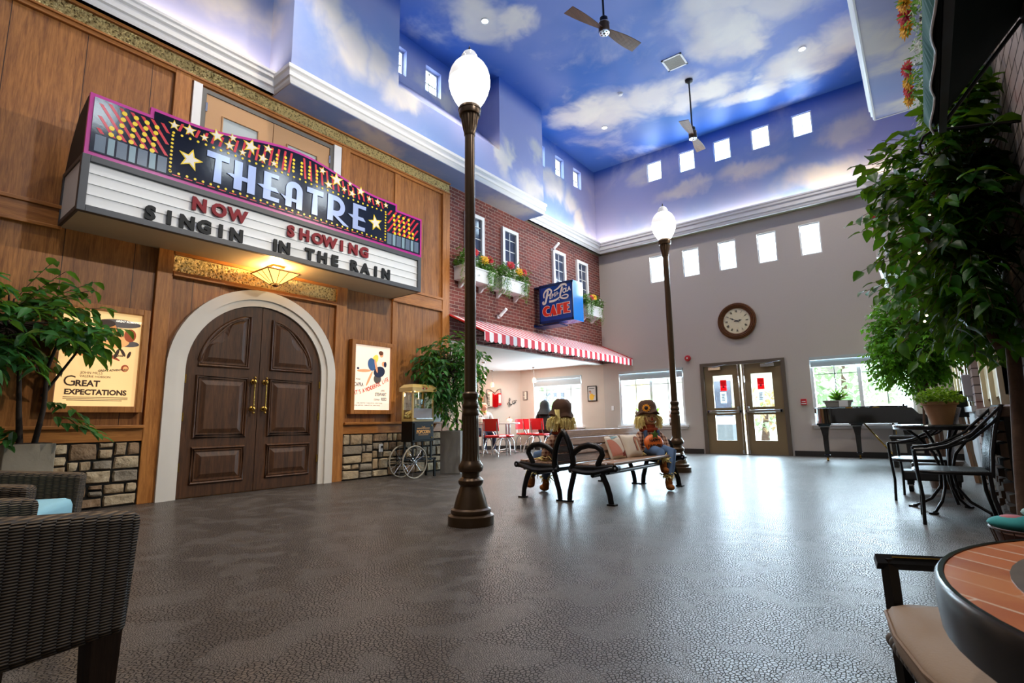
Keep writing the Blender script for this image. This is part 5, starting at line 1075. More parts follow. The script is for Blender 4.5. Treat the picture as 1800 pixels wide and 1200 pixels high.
def scarecrow(loc, rz, label, seed, knees, feet):
    """local +X is the way the doll faces; z is height above the floor; it sits at height .385"""
    g = random.Random(seed); t = thing('scarecrow', label, 'scarecrow', loc, rz, 'seated autumn scarecrows', True)
    MB().ell((.0, 0, .545), (.105, .125, .17), 18).ell((.015, 0, .45), (.12, .135, .085), 16).build('torso', PLAID, t, smooth=60)
    MB().ell((.02, 0, .52), (.108, .115, .115), 18).box(-.02, .10, -.095, -.065, .56, .68).box(-.02, .10, .065, .095, .56, .68).build('dungarees', DENIM, t, smooth=60, bevel=.008)
    for s in (-1, 1):
        MB().tube([(0, s * .11, .64), (.03, s * .17, .56), (.06, s * .19, .47), (.08, s * .18, .42)], [.045, .05, .048, .045], 10).build('sleeve', PLAID, t, smooth=60)
        h = MB(); straw(h, (.09, s * .18, .41), 26, .08, g, (.4, s * .3, -.5)); h.build('straw_hand', STRAW, t)
    MB().tube([(0, .0, .68), (0, 0, .75)], [.085, .075], 16).ell((.0, 0, .685), (.10, .125, .04), 16).build('collar', RUSTC, t, smooth=60)
    hz = .83
    MB().ell((.01, 0, hz), (.088, .09, .10), 18).build('head', BURL, t, smooth=60)
    MB().prism([(-.014, -.01), (.014, -.01), (0, .035)], 0, .01, 0, frame((.097, 0, hz - .022), (0, 1, 0), (0, 0, 1))).build('nose', NOSE, t)
    MB().ell((.088, -.032, hz + .018), (.007, .009, .009), 8).ell((.088, .032, hz + .018), (.007, .009, .009), 8).tube([(.083, -.04, hz - .035), (.09, 0, hz - .053), (.083, .04, hz - .035)], .0035, 5).build('stitched_face', DKB, t)
    hr = MB()
    for i in range(330):
        a = g.uniform(.72, 2 * pi - .72); k = g.uniform(.88, 1.12); p = Vector((.086 * k * cos(a), .094 * k * sin(a), hz + .04)); q = p + Vector((g.gauss(.03 * cos(a), .02), g.gauss(.045 * sin(a), .02), -g.uniform(.08, .18))); hr.tube([p, (p + q) / 2 + Vector((.03 * cos(a), .03 * sin(a), .01)), q], .0036, 4)
    hr.build('straw_hair', STRAW, t)
    ht = MB().lathe([(.132, -.012), (.142, .0), (.125, .025), (.112, .045), (.112, .085), (.10, .135), (.066, .17), (.01, .18)], 22, 0, (0, 0, hz + .045), Matrix.Translation((0, 0, hz + .05)) @ Matrix.Rotation(-.16, 4, 'Y') @ Matrix.Translation((0, 0, -hz - .05)))
    ht.v = [(x, y, z + .012 * sin(5 * atan2(y, x)) * min(1, (x * x + y * y) / .012)) for x, y, z in ht.v]; ht.build('hat', FELT, t, smooth=60)
    sf = MB(); c = Vector((.075, -.055, hz + .115)); d = Vector((.8, -.5, .25)).normalized(); a = d.orthogonal().normalized(); b = d.cross(a)
    for i in range(12):
        v = a * cos(2 * pi * i / 12) + b * sin(2 * pi * i / 12) + d * .25; add_leaf(sf, c + d * .02, v, d, .055, .028, 0)
    sf.ell(c + d * .025, .024, 10, 1); sf.build('sunflower', [SUNF, DKB], t)
    for s, kn, ft in zip((-1, 1), knees, feet):
        MB().tube([(.02, s * .06, .43), (kn[0] * .6, (s * .06 + kn[1]) / 2, .445), (kn[0], kn[1], kn[2]), (kn[0] + (ft[0] - kn[0]) * .4, kn[1] + (ft[1] - kn[1]) * .4, kn[2] + (ft[2] - kn[2]) * .4), (ft[0], ft[1], ft[2] + .16)], [.06, .062, .055, .05, .05], 12).build('trouser_leg', DENIM, t, smooth=60)
        bt = MB().ell((ft[0], ft[1], ft[2] + .085), (.042, .042, .08), 12).ell((ft[0] + .03, ft[1], ft[2] + .038), (.07, .042, .038), 12); bt.build('boot', BRN2, t, smooth=60)
        st_ = MB(); straw(st_, (ft[0], ft[1], ft[2] + .17), 46, .07, g, (0, 0, -.6), .9, .025); st_.build('straw_cuff', STRAW, t)
    return t
sB = scarecrow((-2.735, 6.22, 0), radians(-40), 'scarecrow with sunflower hat holding an orange pumpkin pillow, seated by the two pillows', 5, ((.30, -.02, .425), (.30, .13, .43)), ((.36, -.02, .19), (.39, .02, .002)))
pk_ = MB(); n = 36; vs = []; T = Matrix.Translation((.15, -.02, .53)) @ Matrix.Rotation(-.2, 4, 'Y')
pk_.ell((0, 0, 0), (.05, .125, .105), 22, 0, T).build('pumpkin_patch', ORANGE, sB, smooth=60)
MB().prism(star((0, 0), .05, .5), 0, .02, 0, frame((.185, -.02, .63), (0, 1, 0), (0, 0, 1))).build('pumpkin_leaf', GRN, sB)
MB().text('HAPPY', .048, frame((.195, -.025, .548), (0, 1, 0), (-.15, 0, 1)), 0, .004, .001, 'CENTER').text('HARVEST', .048, frame((.203, -.025, .483), (0, 1, 0), (-.05, 0, 1)), 0, .004, .001, 'CENTER').build('pumpkin_lettering', DKB, sB)
sA = scarecrow((-3.22, 4.98, 0), radians(168), 'scarecrow seen from behind in brown hat on the bench facing the theatre doors', 9, ((.34, .06, .42), (.34, -.10, .42)), ((.40, .10, .06), (.42, -.14, .0)))
b_ = MB(); g = random.Random(4)
for i in range(16):
    a = g.uniform(-1, 1); b_.tube([(-.03, .085, .90), (-.07 + .02 * a, .13 + .02 * a, .93), (-.10, .15 + .03 * a, .85 + .03 * a), (-.08 + .03 * a, .16, .78)], .005, 4)
b_.build('straw_bow', STRAW, sA)
# pillows on the bench
PILC = M('cream_canvas', 'd8cbb8', .9, vary=.05, bump=.2, bscale=150); PILP = M('pink_canvas', 'd8a6a0', .9, vary=.06); PINK = M('printed_pink', 'c9836f', .9, vary=0); TEAL = M('printed_teal', '7f9a9c', .9, vary=0); DRD = M('printed_brown_red', '7a3426', .9, vary=0); OCH = M('printed_ochre', 'c98a4a', .9, vary=0)
def pillow(c, size, rz, tilt, label, m, art=None):
    T = Matrix.Translation(c) @ Matrix.Rotation(rz, 4, 'Z') @ Matrix.Rotation(-tilt, 4, 'Y'); n = 14; h = size / 2; mb = MB()
    t = thing('throw_pillow', label, 'pillow', c, 0, 'pillows on the bench'); vs = []
    for side in (1, -1):
        for i in range(n + 1):
            for j in range(n + 1):
                u, v = 2 * i / n - 1, 2 * j / n - 1; th = .055 * ((1 - u ** 4) * (1 - v ** 4)) ** .6; pin = 1 - .06 * (1 - abs(u * v)) * max(abs(u), abs(v)) ** 3
                vs.append((side * th, u * h * pin, h + v * h * pin))
    q = (n + 1) ** 2; fs = []
    for s in (0, 1):
        for i in range(n):
            for j in range(n):
                a = s * q + i * (n + 1) + j; f = (a, a + n + 1, a + n + 2, a + 1); fs.append(f if s == 0 else f[::-1])
    mb.add(vs, fs, 0, T); mb.build('cover', m, t, smooth=80)
    if art:
        am = MB()
        for poly, mi in art:
            c2 = [(y * h, z * h) for y, z in poly]; n2 = len(c2)
            vs = []
            for y, z in c2:
                u, v = y / h, z / h; th = .055 * max(0, (1 - u ** 4) * (1 - v ** 4)) ** .6; vs.append((th + .004, y, h + z))
            am.add(vs, [tuple(range(n2))], mi, T)
        am.build('print', [PINK, TEAL, DRD, OCH], t)
    return t
def band(r0, r1, c=(0, 0)): return arc(c, r1, 0, pi, 10) + arc(c, r0, pi, 0, 10)
grid = lambda poly: poly
rb = []
for r0, r1, mi in ((.30, .36, 2), (.20, .27, 0), (.12, .17, 3)):
    a = [(x + .35, z + .35) for x, z in band(r0, r1)]
    for i in range(10): rb.append(([a[i], a[i + 1], a[20 - i], a[21 - i]], mi))
    for s in (-1, 1):
        for k in range(5): z1 = .35 - .17 * k; rb.append(([(.35 + s * r0, z1), (.35 + s * r1, z1), (.35 + s * r1, z1 - .17), (.35 + s * r0, z1 - .17)], mi))
wedge = []
for k in range(10):
    a0, a1 = pi * .5 * k / 10, pi * .5 * (k + 1) / 10
    for r in range(4): wedge.append(([(-.92 + (1.2 * r / 4) * cos(a0), -.75 + (1.35 * r / 4) * sin(a0)), (-.92 + (1.2 * (r + 1) / 4) * cos(a0), -.75 + (1.35 * (r + 1) / 4) * sin(a0)), (-.92 + (1.2 * (r + 1) / 4) * cos(a1), -.75 + (1.35 * (r + 1) / 4) * sin(a1)), (-.92 + (1.2 * r / 4) * cos(a1), -.75 + (1.35 * r / 4) * sin(a1))], 0))
for k in range(6): wedge.append(([(-.5 + .18 * k, .55 + .05 * k), (-.32 + .18 * k, .62 + .03 * k), (-.32 + .18 * k, .82 + .01 * k), (-.5 + .18 * k, .86)], 1))
for k in range(6): wedge.append(([(.25 + .1 * k, -.82), (.35 + .1 * k, -.82), (.35 + .1 * k, -.55 + .06 * k), (.25 + .1 * k, -.6 + .06 * k)], 2))
pillow((-2.79, 5.50, .365), .29, radians(-8), .42, 'cream throw pillow with pink and teal shapes, the one farther from the scarecrow', PILC, wedge)
pillow((-2.745, 5.83, .365), .29, radians(-14), .38, 'cream throw pillow with a brown rainbow, next to the scarecrow with the pumpkin', PILC, rb)
pillow((-2.865, 5.68, .375), .28, radians(-4), .42, 'pink throw pillow peeping out behind the two cream pillows', PILP)
# ================================================================ far wall fittings
CLKW = wood('clock_wood', '341c0c', '75461f', 'X', rough=.35, scale=3); FACE = M('clock_face_cream', 'd8cfae', .5, vary=.04)
ck = thing('wall_clock', 'large round wooden wall clock with cream face above the exit doors', 'clock', (-3.24, YF, 2.62)); Tc = frame((-3.24, YF, 3.03), (1, 0, 0), (0, 0, 1))
MB().lathe([(.295, .03), (.305, .05), (.320, .055), (.328, .04), (.335, .058), (.352, .064), (.360, .046), (.368, .066), (.386, .066), (.394, .046), (.402, .058), (.418, .052), (.428, .03), (.415, 0)], 56, 0, (0, 0, 0), Tc, cap=False).build('frame', CLKW, ck, smooth=40)
MB().lathe([(.30, .0), (.30, .028), (.0005, .03)], 48, 0, (0, 0, 0), Tc).build('face', FACE, ck, smooth=30)
nm = MB()
for i, r in enumerate(('XII', 'I', 'II', 'III', 'IIII', 'V', 'VI', 'VII', 'VIII', 'IX', 'X', 'XI')):
    a = -2 * pi * i / 12; nm.text(r, .075, Tc @ Matrix.Rotation(a, 4, 'Z') @ Matrix.Translation((0, .20, .031)), 0, .002, .001, 'CENTER', 0, .55)
    
nm.build('numerals', INK, ck)
hd = MB()
for a, L, w in ((radians(60), .16, .012), (radians(-82), .11, .014)):
    Th = Tc @ Matrix.Rotation(a, 4, 'Z'); hd.box(-w / 2, w / 2, -.06, L, .034, .037, 0, Th).prism([(-w * 1.4, L * .55), (w * 1.4, L * .55), (0, L * 1.05)], .034, .038, 0, Th)
hd.lathe([(.014, .03), (.014, .042)], 12, 0, (0, 0, 0), Tc); hd.build('hand', INK, ck)
al = thing('fire_alarm_bell', 'round red fire alarm bell on the wall beside the exit doors', 'alarm', (-4.44, YF, 2.2)); Ta = frame((-4.44, YF, 2.265), (1, 0, 0), (0, 0, 1))
MB().lathe([(.075, 0), (.075, .02), (.065, .045), (.03, .055), (.001, .056)], 24, 0, (0, 0, 0), Ta).build('shell', RED, al, smooth=40); MB().lathe([(.022, .055), (.018, .062), (.001, .063)], 12, 0, (0, 0, 0), Ta).build('strobe', WHITE, al, smooth=40)
pu = thing('fire_alarm_pull', 'red fire alarm pull station on the wall between the exit doors and the piano', 'alarm', (-2.03, YF, 1.07)); MB().box(-2.085, -1.975, YF - .04, YF, 1.06, 1.19).build('box', RED, pu, bevel=.006); MB().box(-2.065, -1.995, YF - .046, YF - .038, 1.13, 1.145).box(-2.075, -1.985, YF - .046, YF - .038, 1.085, 1.10).build('label_plate', WHITE, pu)
# little planters on the tall window's sill
for x, lab in ((-5.83, 'stacked pumpkin ornament in a white pot on the window sill, farther from the doors'), (-4.93, 'stacked pumpkin ornament in a white pot on the window sill behind the lamp shaft')):
    t = thing('sill_ornament', lab, 'ornament', (x, YF - .03, .66), 0, 'pumpkin ornaments on the window sill')
    MB().lathe([(.045, 0), (.06, .07), (.055, .072)], 16, 0, (x, YF - .03, .66)).build('base_pot', BARK, t, smooth=40); MB().lathe([(.06, .07), (.075, .10), (.07, .17), (.05, .18)], 16, 0, (x, YF - .03, .66)).build('white_pot', WHITE, t, smooth=40)
    MB().ell((x, YF - .03, .89), (.055, .055, .06), 14).ell((x, YF - .03, .98), (.04, .04, .05), 12).tube([(x, YF - .03, 1.02), (x + .01, YF - .03, 1.07)], .01, 6).build('pumpkin_stack', BARK if x < -5 else M('rust_pumpkin', '8a4a2a', .6), t, smooth=60)
t = thing('potted_plant', 'leafy potted plant on the window sill behind the scarecrow hat', 'plant', (-5.42, YF - .06, .66)); MB().lathe([(.05, 0), (.07, .12), (.06, .12)], 16, 0, (-5.42, YF - .06, .66)).build('pot', TERRA, t, smooth=40)
g = random.Random(8); mb = MB()
for i in range(60): add_leaf(mb, (-5.42 + g.gauss(0, .02), YF - .06 + g.gauss(0, .015), .78), (g.gauss(0, .5), -abs(g.gauss(0, .2)), 1), (0, 1, 0), g.uniform(.2, .5), .05, 0, .2, .3)
mb.build('foliage', LEAFM, t)
# ================================================================ grand piano
pn = thing('grand_piano', 'glossy black grand piano under the window by the exit doors', 'piano', (-1.0, 11.8, 0))
PY0, PY1 = 11.25, 12.45
outline = [(-.25, PY0), (-1.30, PY0)] + [(-1.42 - .28 * sin(t), PY0 + .0 + .30 * (1 - cos(t))) for t in [pi / 2 * i / 8 for i in range(9)]] + [(-1.71, PY0 + .46), (-1.62, PY0 + .60), (-1.35, PY0 + .68), (-1.05, PY0 + .80), (-.80, PY0 + 1.0), (-.55, PY1), (-.25, PY1)]
MB().prism(outline, .69, .965).build('case', BLACKG, pn, smooth=35)
MB().prism([(x + (-.012 if x < -.3 else 0), y + (-.012 if y < PY0 + .1 else .01)) for x, y in outline], .967, .985).build('lid', BLACKG, pn, smooth=35, bevel=.004)
MB().box(-.25, .0, PY0, PY1, .66, .76).prism([(-.25, .76), (-.25, .95), (-.20, .955), (-.17, .90), (-.12, .84), (-.03, .83), (.0, .80), (.0, .76)], -PY0 - .05, -PY0, 0, frame((0, 0, 0), (1, 0, 0), (0, 0, 1))).prism([(-.25, .76), (-.25, .95), (-.20, .955), (-.17, .90), (-.12, .84), (-.03, .83), (.0, .80), (.0, .76)], -PY1, -PY1 + .05, 0, frame((0, 0, 0), (1, 0, 0), (0, 0, 1))).build('key_bed', BLACKG, pn)
kb = MB().box(-.20, -.04, PY0 + .06, PY1 - .06, .765, .785)
for k in range(30): kb.box(-.20, -.11, PY0 + .08 + .0355 * k, PY0 + .095 + .0355 * k, .785, .797, 1)
kb.build('keyboard', [IVORY, BLACKG], pn); MB().box(-.33, -.30, PY0 + .3, PY1 - .3, .98, 1.02).ell((-.62, 11.75, .985), (.24, .42, .045), 18).build('music_desk', BLACKG, pn, smooth=50)
def pleg(x, y):
    l = MB(); l.cbox((x, y, .675), (.24, .22, .03)).cbox((x, y, .645), (.19, .18, .03))
    pr_ = [(.075, .62), (.06, .55), (.045, .45), (.038, .12), (.05, .115), (.05, .075), (.03, .07)]
    l.add([(x + sx * r, y + sy * r, z) for r, z in pr_ for sx, sy in ((-1, -1), (1, -1), (1, 1), (-1, 1))], [(4 * i + j, 4 * i + (j + 1) % 4, 4 * i + 4 + (j + 1) % 4, 4 * i + 4 + j) for i in range(len(pr_) - 1) for j in range(4)])
    o = l.build('leg', BLACKG, pn, bevel=.004); MB().tube([(x - .015, y, .03), (x + .015, y, .03)], .03, 12).tube([(x, y, .03), (x, y, .08)], .014).build('caster', BRASS, o, smooth=40)
pleg(-1.53, PY0 + .14); pleg(-1.10, PY1 - .20); pleg(-.30, PY0 + .14)
ly = MB().box(-.52, -.50, 11.70, 11.73, .12, .68).box(-.52, -.50, 11.93, 11.96, .12, .68).box(-.56, -.46, 11.66, 12.0, .07, .13); ly.build('pedal_lyre', BLACKG, pn)
MB().tube([(-.55, 11.73, .10), (-.95, 11.78, .68)], .008).tube([(-.55, 11.93, .10), (-.95, 11.88, .68)], .008).tube([(-.48, 11.76, .13), (-.48, 11.76, .66)], .007).tube([(-.48, 11.83, .13), (-.48, 11.83, .66)], .007).tube([(-.48, 11.90, .13), (-.48, 11.90, .66)], .007).box(-.44, -.30, 11.74, 11.78, .06, .075).box(-.44, -.30, 11.81, 11.85, .06, .075).box(-.44, -.30, 11.88, 11.92, .06, .075).build('pedal_rods', BRASS, pn)
MB().box(-1.15, -1.05, PY0 - .016, PY0 - .002, .955, .975).box(-.75, -.65, PY0 - .016, PY0 - .002, .955, .975).build('lid_hinge', BRASS, pn)
pb = thing('piano_bench', 'black padded piano bench in front of the grand piano', 'bench', (-.28, 10.55, 0))
MB().box(-.52, -.02, 10.36, 10.74, .44, .50).build('cushion', M('black_leather', '16181b', .3, 0, .5, bump=.2), pb, bevel=.02); MB().box(-.50, -.04, 10.38, 10.72, .37, .44).build('apron', BLACKG, pb)
for x in (-.47, -.07):
    for y in (10.41, 10.69): MB().box(x - .03, x + .03, y - .03, y + .03, 0, .38).build('leg', BLACKG, pb)
ap = thing('succulent_planter', 'grey stone trough with a spiky succulent and a white card on the piano lid', 'plant', (-1.28, 11.45, .985))
MB().prism([(-.19, 0), (.19, 0), (.225, .11), (-.225, .11)], -.08, .08, 0, frame((-1.28, 11.45, .985), (1, 0, 0), (0, 0, 1))).box(-1.52, -1.04, 11.36, 11.54, 1.075, 1.11).build('trough', CONC, ap, bevel=.008); MB().box(-1.26, -1.12, 11.348, 11.355, .99, 1.10).build('card', WHITE, ap)
g = random.Random(3); mb = MB()
for i in range(34):
    a = g.uniform(0, 2 * pi); e = g.uniform(.15, 1.4); add_leaf(mb, (-1.28, 11.45, 1.10), (cos(a) * cos(e), sin(a) * cos(e) * .7, sin(e)), (0, 0, 1), g.uniform(.16, .27), .045, 0, .8, .1)
mb.build('leaves', LEAFM, ap)
# ================================================================ plants
def tree_parts(t, stems, crown, twigs, per, L, mats, seed, bark, droop=-.35, xmax=None, wd=.5, lo=.25, zmin=None, skip=None):
    """stems: polylines with radii; crown: (centre, radii); leaves sit along drooping twigs"""
    g = random.Random(seed); st = MB()
    for pts, rr in stems: st.tube(pts, rr, 9)
    c, r = Vector(crown[0]), crown[1]; lf = MB()
    for i in range(twigs):
        v = Vector((g.gauss(0, 1), g.gauss(0, 1), g.gauss(0, 1))).normalized(); k = g.uniform(lo, .92) ** .6
        a = c + Vector((v.x * r[0] * k * .75, v.y * r[1] * k * .75, v.z * r[2] * k * .85)); d = (Vector((v.x, v.y, v.z * .5 + g.uniform(-.5, .3)))).normalized()
        ln = L * per * .36 * g.uniform(.7, 1.2); pts = []
        for j in range(per + 1):
            u = j / per; pts.append(a + d * ln * u + Vector((0, 0, droop * ln * u * u)))
        if i % 3 == 0 and not (skip and skip(pts[0])): st.tube([c + (a - c) * .2, c + (a - c) * .6 + Vector((0, 0, .02)), pts[0]], [L * .09, L * .06, L * .04], 5)
        if skip and skip(pts[-1]) or zmin is not None and pts[-1].z < zmin or xmax is not None and pts[-1].x > xmax: continue
        st.tube(pts[::2] + [pts[-1]], L * .017, 4)
        for j in range(1, per + 1):
            p = pts[j]
            if xmax is not None and p.x > xmax: continue
            if zmin is not None and p.z < zmin: continue
            if skip and skip(p): continue
            td = (pts[j] - pts[j - 1]).normalized(); sd = td.cross(Vector((0, 0, 1)))
            sd = (sd.normalized() if sd.length > .01 else Vector((1, 0, 0))) * (1 if j % 2 else -1)
            add_leaf(lf, p, td * .5 + sd * .8 + Vector((g.gauss(0, .25), g.gauss(0, .25), g.uniform(-.7, .1))), (g.gauss(0, .35), g.gauss(0, .35), 1), L * g.uniform(.75, 1.15), L * wd * g.uniform(.85, 1.1), g.randrange(len(mats)), .35, .25)
    st.build('trunk', bark, t, smooth=60); lf.build('foliage', mats, t, smooth=85)
pl = thing('potted_tree', 'leafy artificial tree in a square planter beside the amber film poster', 'potted tree', (-6.37, 1.06, 0))
MB().box(-6.56, -6.2, .89, 1.235, 0, .68).box(-6.54, -6.22, .91, 1.215, .62, .685, 1).build('planter', [CONCB, SOIL], pl, bevel=.006)
tree_parts(pl, [([(-6.36, 1.02, .6), (-6.34, .98, .95), (-6.28, .94, 1.3), (-6.2, .85, 1.75)], [.028, .022, .017, .008]), ([(-6.34, 1.10, .6), (-6.32, 1.14, 1.0), (-6.25, 1.12, 1.35), (-6.15, 1.2, 1.8)], [.026, .02, .016, .008]), ([(-6.33, 1.12, 1.1), (-6.2, 1.3, 1.5), (-6.15, 1.4, 1.75)], [.014, .01, .006])],
           ((-6.22, .82, 1.68), (.42, .54, .42)), 170, 8, .16, [LEAFL, LEAFL], 31, BARKD, -.15, wd=.46, skip=lambda p: p.z < 1.42 - .5 * max(0, 1.3 - p.y) and p.y > .75)
g = random.Random(6); mb = MB()
for (x, y, z, a) in ((-6.25, 1.22, .92, 1.2), (-6.2, 1.25, .86, .7), (-6.3, .85, .85, -.8), (-6.2, .95, .80, -1.6), (-6.25, 1.15, 1.05, .2)):
    for j in range(9): add_leaf(mb, (x + .03 * j * cos(a), y + .02 * j * sin(a + .5) + .012 * j, z - .002 * j * j), (cos(a) + g.gauss(0, .5), sin(a) + g.gauss(0, .5), -.4), (0, 0, 1), .14, .06, 0)
mb.build('lower_sprig', LEAFL, pl)
pr_ = thing('potted_tree', 'tall leafy tree in a grey square planter between popcorn cart and lamp shaft', 'potted tree', (-6.1, 6.32, 0))
Rm = Matrix.Translation((-5.92, 6.18, 0)) @ Matrix.Rotation(radians(15.5), 4, 'Z')
MB().box(-.37, 0, 0, .37, 0, .675, 0, Rm).box(-.35, -.02, .02, .35, .6, .68, 1, Rm).build('planter', [CONC, SOIL], pr_, bevel=.006)
tree_parts(pr_, [([(-6.13, 6.33, .6), (-6.12, 6.30, 1.0), (-6.15, 6.25, 1.5), (-6.2, 6.2, 1.9)], [.02, .018, .014, .006]), ([(-6.05, 6.36, .6), (-6.04, 6.38, 1.1), (-6.0, 6.42, 1.5), (-5.95, 6.4, 1.95)], [.02, .017, .013, .006])],
           ((-6.2, 6.2, 1.64), (.38, .45, .62)), 210, 8, .13, [LEAFL, LEAFL], 33, BARKD, -.3, wd=.42)
b1 = thing('ficus_tree', 'big dark ficus tree with large leaves leaning out under the green awning', 'tree', (.38, 4.25, 0), 0)
MB().lathe([(.08, 0), (.105, .18), (.11, .2), (.09, .2)], 22, 0, (.385, 4.22, 0)).build('pot', TERRA, b1, smooth=40)
tree_parts(b1, [([(.375, 4.2, .15), (.39, 4.2, .5), (.42, 4.2, .9), (.435, 4.2, 1.25), (.36, 4.2, 1.7), (.25, 4.15, 2.3)], [.042, .038, .036, .033, .026, .014]), ([(.38, 4.2, 1.2), (.25, 4.3, 1.6), (.1, 4.3, 2.0)], [.03, .02, .01]), ([(.36, 4.2, 1.4), (.42, 4.35, 1.9), (.35, 4.5, 2.5)], [.028, .02, .01])],
           ((.30, 4.2, 2.05), (.38, .85, 1.05)), 1150, 8, .105, [LEAFB, LEAFB], 35, BARK, -.18, xmax=.47, wd=.58, zmin=1.12, skip=lambda p: p.z > 2.5 and p.x < .2 or p.y < 3.35 or (p.x < .13 and RN.random() < .5))
fl = MB(); g = random.Random(12)
for i in range(22): fl.ell((g.uniform(.0, .42), g.uniform(3.7, 4.7), g.uniform(1.2, 2.6)), .007, 6)
fl.build('fairy_lights', M('fairy_bulb', 'fff0d0', .3, vary=0, emit=(1, .85, .55), es=8), b1)
b2 = thing('ficus_tree', 'smaller ficus tree with small bright leaves behind the terracotta pot of herbs', 'tree', (.08, 7.9, 0), 0)
MB().lathe([(.13, 0), (.17, .26), (.185, .27), (.185, .30), (.15, .30)], 22, 0, (.08, 7.75, 0)).build('pot', M('brown_woven_pot', '4a3423', .8, vary=.2, bump=.5), b2, smooth=40)
tree_parts(b2, [([(.07, 7.75, .25), (.05, 7.82, .7), (.03, 7.9, 1.1), (-.02, 8.0, 1.7)], [.025, .022, .02, .01]), ([(.10, 7.77, .25), (.10, 7.9, .8), (.12, 8.0, 1.3), (.1, 8.0, 1.8)], [.022, .02, .016, .008]), ([(.02, 7.75, .25), (-.05, 7.75, .6), (-.02, 7.85, 1.0), (-.15, 7.9, 1.5)], [.015, .014, .012, .008])],
           ((-.08, 8.0, 1.70), (.48, .55, .68)), 760, 8, .062, [LEAFM, LEAFM], 37, BARK, -.2, xmax=.48, wd=.56)
# ================================================================ popcorn cart
TANP = M('cart_tan_paint', 'b59a5a', .35, vary=.04); CBLK = M('cart_black', '060606', .4, spec=.25, vary=.05); POP = M('popcorn', 'e8cf8a', .8, vary=.15, scale=60, bump=.8, bscale=90); LETG = M('cart_gold_letters', 'c98f3c', .5, vary=0)
X0, X1, Y0, Y1 = -6.30, -6.05, 5.29, 5.72
pc = thing('popcorn_cart', 'vintage popcorn cart with black cabinet and spoked wheels by the stone wainscot', 'popcorn cart', (-6.18, 5.5, 0))
MB().box(X0, X1, Y0, Y1, .53, .835).build('cabinet', CBLK, pc, bevel=.006)
MB().box(X1, X1 + .012, Y0 + .03, Y1 - .02, .555, .81).build('cabinet_door', CBLK, pc, bevel=.004)
MB().box(X1 + .012, X1 + .022, Y1 - .06, Y1 - .045, .58, .60).box(X1 + .012, X1 + .022, Y1 - .06, Y1 - .045, .76, .78).build('latch', BRASS, pc)
Tp = onW(0, 0, X1 + .0125)
MB().text('POPCORN', .072, onW(5.50, .655, X1 + .0125), 0, .002, .003, 'CENTER', 0, .8).box(X1 + .0125, X1 + .014, 5.37, 5.63, .728, .736).box(X1 + .0125, X1 + .014, 5.40, 5.60, .63, .636).text('Fresh', .03, onW(5.50, .742, X1 + .0125), 0, .002, 0, 'CENTER').build('lettering', LETG, pc)
lg = []
for x in (X0 + .03, X1 - .03):
    for y in (Y0 + .04, Y1 - .03): MB().box(x - .012, x + .012, y - .012, y + .012, .24, .53).build('upright', CBLK, pc)
    MB().box(x - .014, x + .014, Y0 - .02, Y1 + .07, .255, .28).build('rail', CBLK, pc); MB().box(x - .014, x + .014, Y1 + .035, Y1 + .065, 0, .28).build('leg', CBLK, pc)
def wheel(x, y):
    R_ = .232; w = MB(); w.tube([(x, y + R_ * cos(2 * pi * i / 40), .24 + R_ * sin(2 * pi * i / 40)) for i in range(40)], .011, 8, 0, True)
    o = w.build('wheel', M('cart_wheel_tyre', '8f8878', .6), pc, smooth=50); s = MB().tube([(x - .025, y, .24), (x + .025, y, .24)], .022, 12)
    for k in range(14): a = 2 * pi * k / 14; s.tube([(x + (.012 if k % 2 else -.012), y + .015 * cos(a + .5), .24 + .015 * sin(a + .5)), (x, y + R_ * cos(a), .24 + R_ * sin(a))], .003, 4)
    s.build('spokes', STEEL, o)
wheel(X1 + .02, 5.33); wheel(X0 - .03, 5.33)
MB().tube([(X0 - .03, 5.33, .24), (X1 + .02, 5.33, .24)], .012).build('axle', CBLK, pc)
f = MB().box(X0, X1, Y0, Y1, .835, .875)
for x in (X0 + .012, X1 - .012):
    for y in (Y0 + .012, Y1 - .012): f.box(x - .012, x + .012, y - .012, y + .012, .875, 1.30)
f.build('machine_frame', TANP, pc)
fr = MB(); e = .03
fr.add([(x, y, z) for z, d in ((1.285, e), (1.345, e), (1.395, -.02)) for x, y in ((X0 - d, Y0 - d), (X1 + d, Y0 - d), (X1 + d, Y1 + d), (X0 - d, Y1 + d))], [(4 * i + j, 4 * i + (j + 1) % 4, 4 * i + 4 + (j + 1) % 4, 4 * i + 4 + j) for i in range(2) for j in range(4)] + [(3, 2, 1, 0), (8, 9, 10, 11)]); fr.build('machine_roof', TANP, pc)
MB().ell((X1 + e + .003, 5.47, 1.335), (.006, .014, .014), 8).ell((X1 + e + .003, 5.54, 1.335), (.006, .014, .014), 8).build('switch', RED, pc)
MB().box(X1 - .006, X1 - .003, Y0 + .024, Y1 - .024, .98, 1.285).box(X0 + .024, X1 - .024, Y0 + .004, Y0 + .007, .875, 1.285).box(X0 + .003, X0 + .006, Y0 + .024, Y1 - .024, .875, 1.285).build('machine_glass', GLASS, pc)
MB().box(X1 - .008, X1 - .003, Y0 + .03, Y1 - .03, .885, 1.03).build('splash_panel', M('smoked_panel', '7d7a80', .25, vary=.03), pc); MB().box(X1 - .02, X1 + .03, Y0 + .05, Y1 - .05, .868, .885).build('serving_tray', STEEL, pc)
MB().lathe([(.045, 1.08), (.062, 1.10), (.062, 1.17), (.05, 1.18)], 20, 0, (-6.18, 5.53, 0)).tube([(-6.18, 5.53, 1.18), (-6.18, 5.53, 1.285)], .012).tube([(-6.18, 5.53, 1.17), (-6.18, 5.42, 1.22), (-6.18, 5.42, 1.28)], .008).build('kettle', STEEL, pc, smooth=40)
pp_ = MB(); g = random.Random(2)
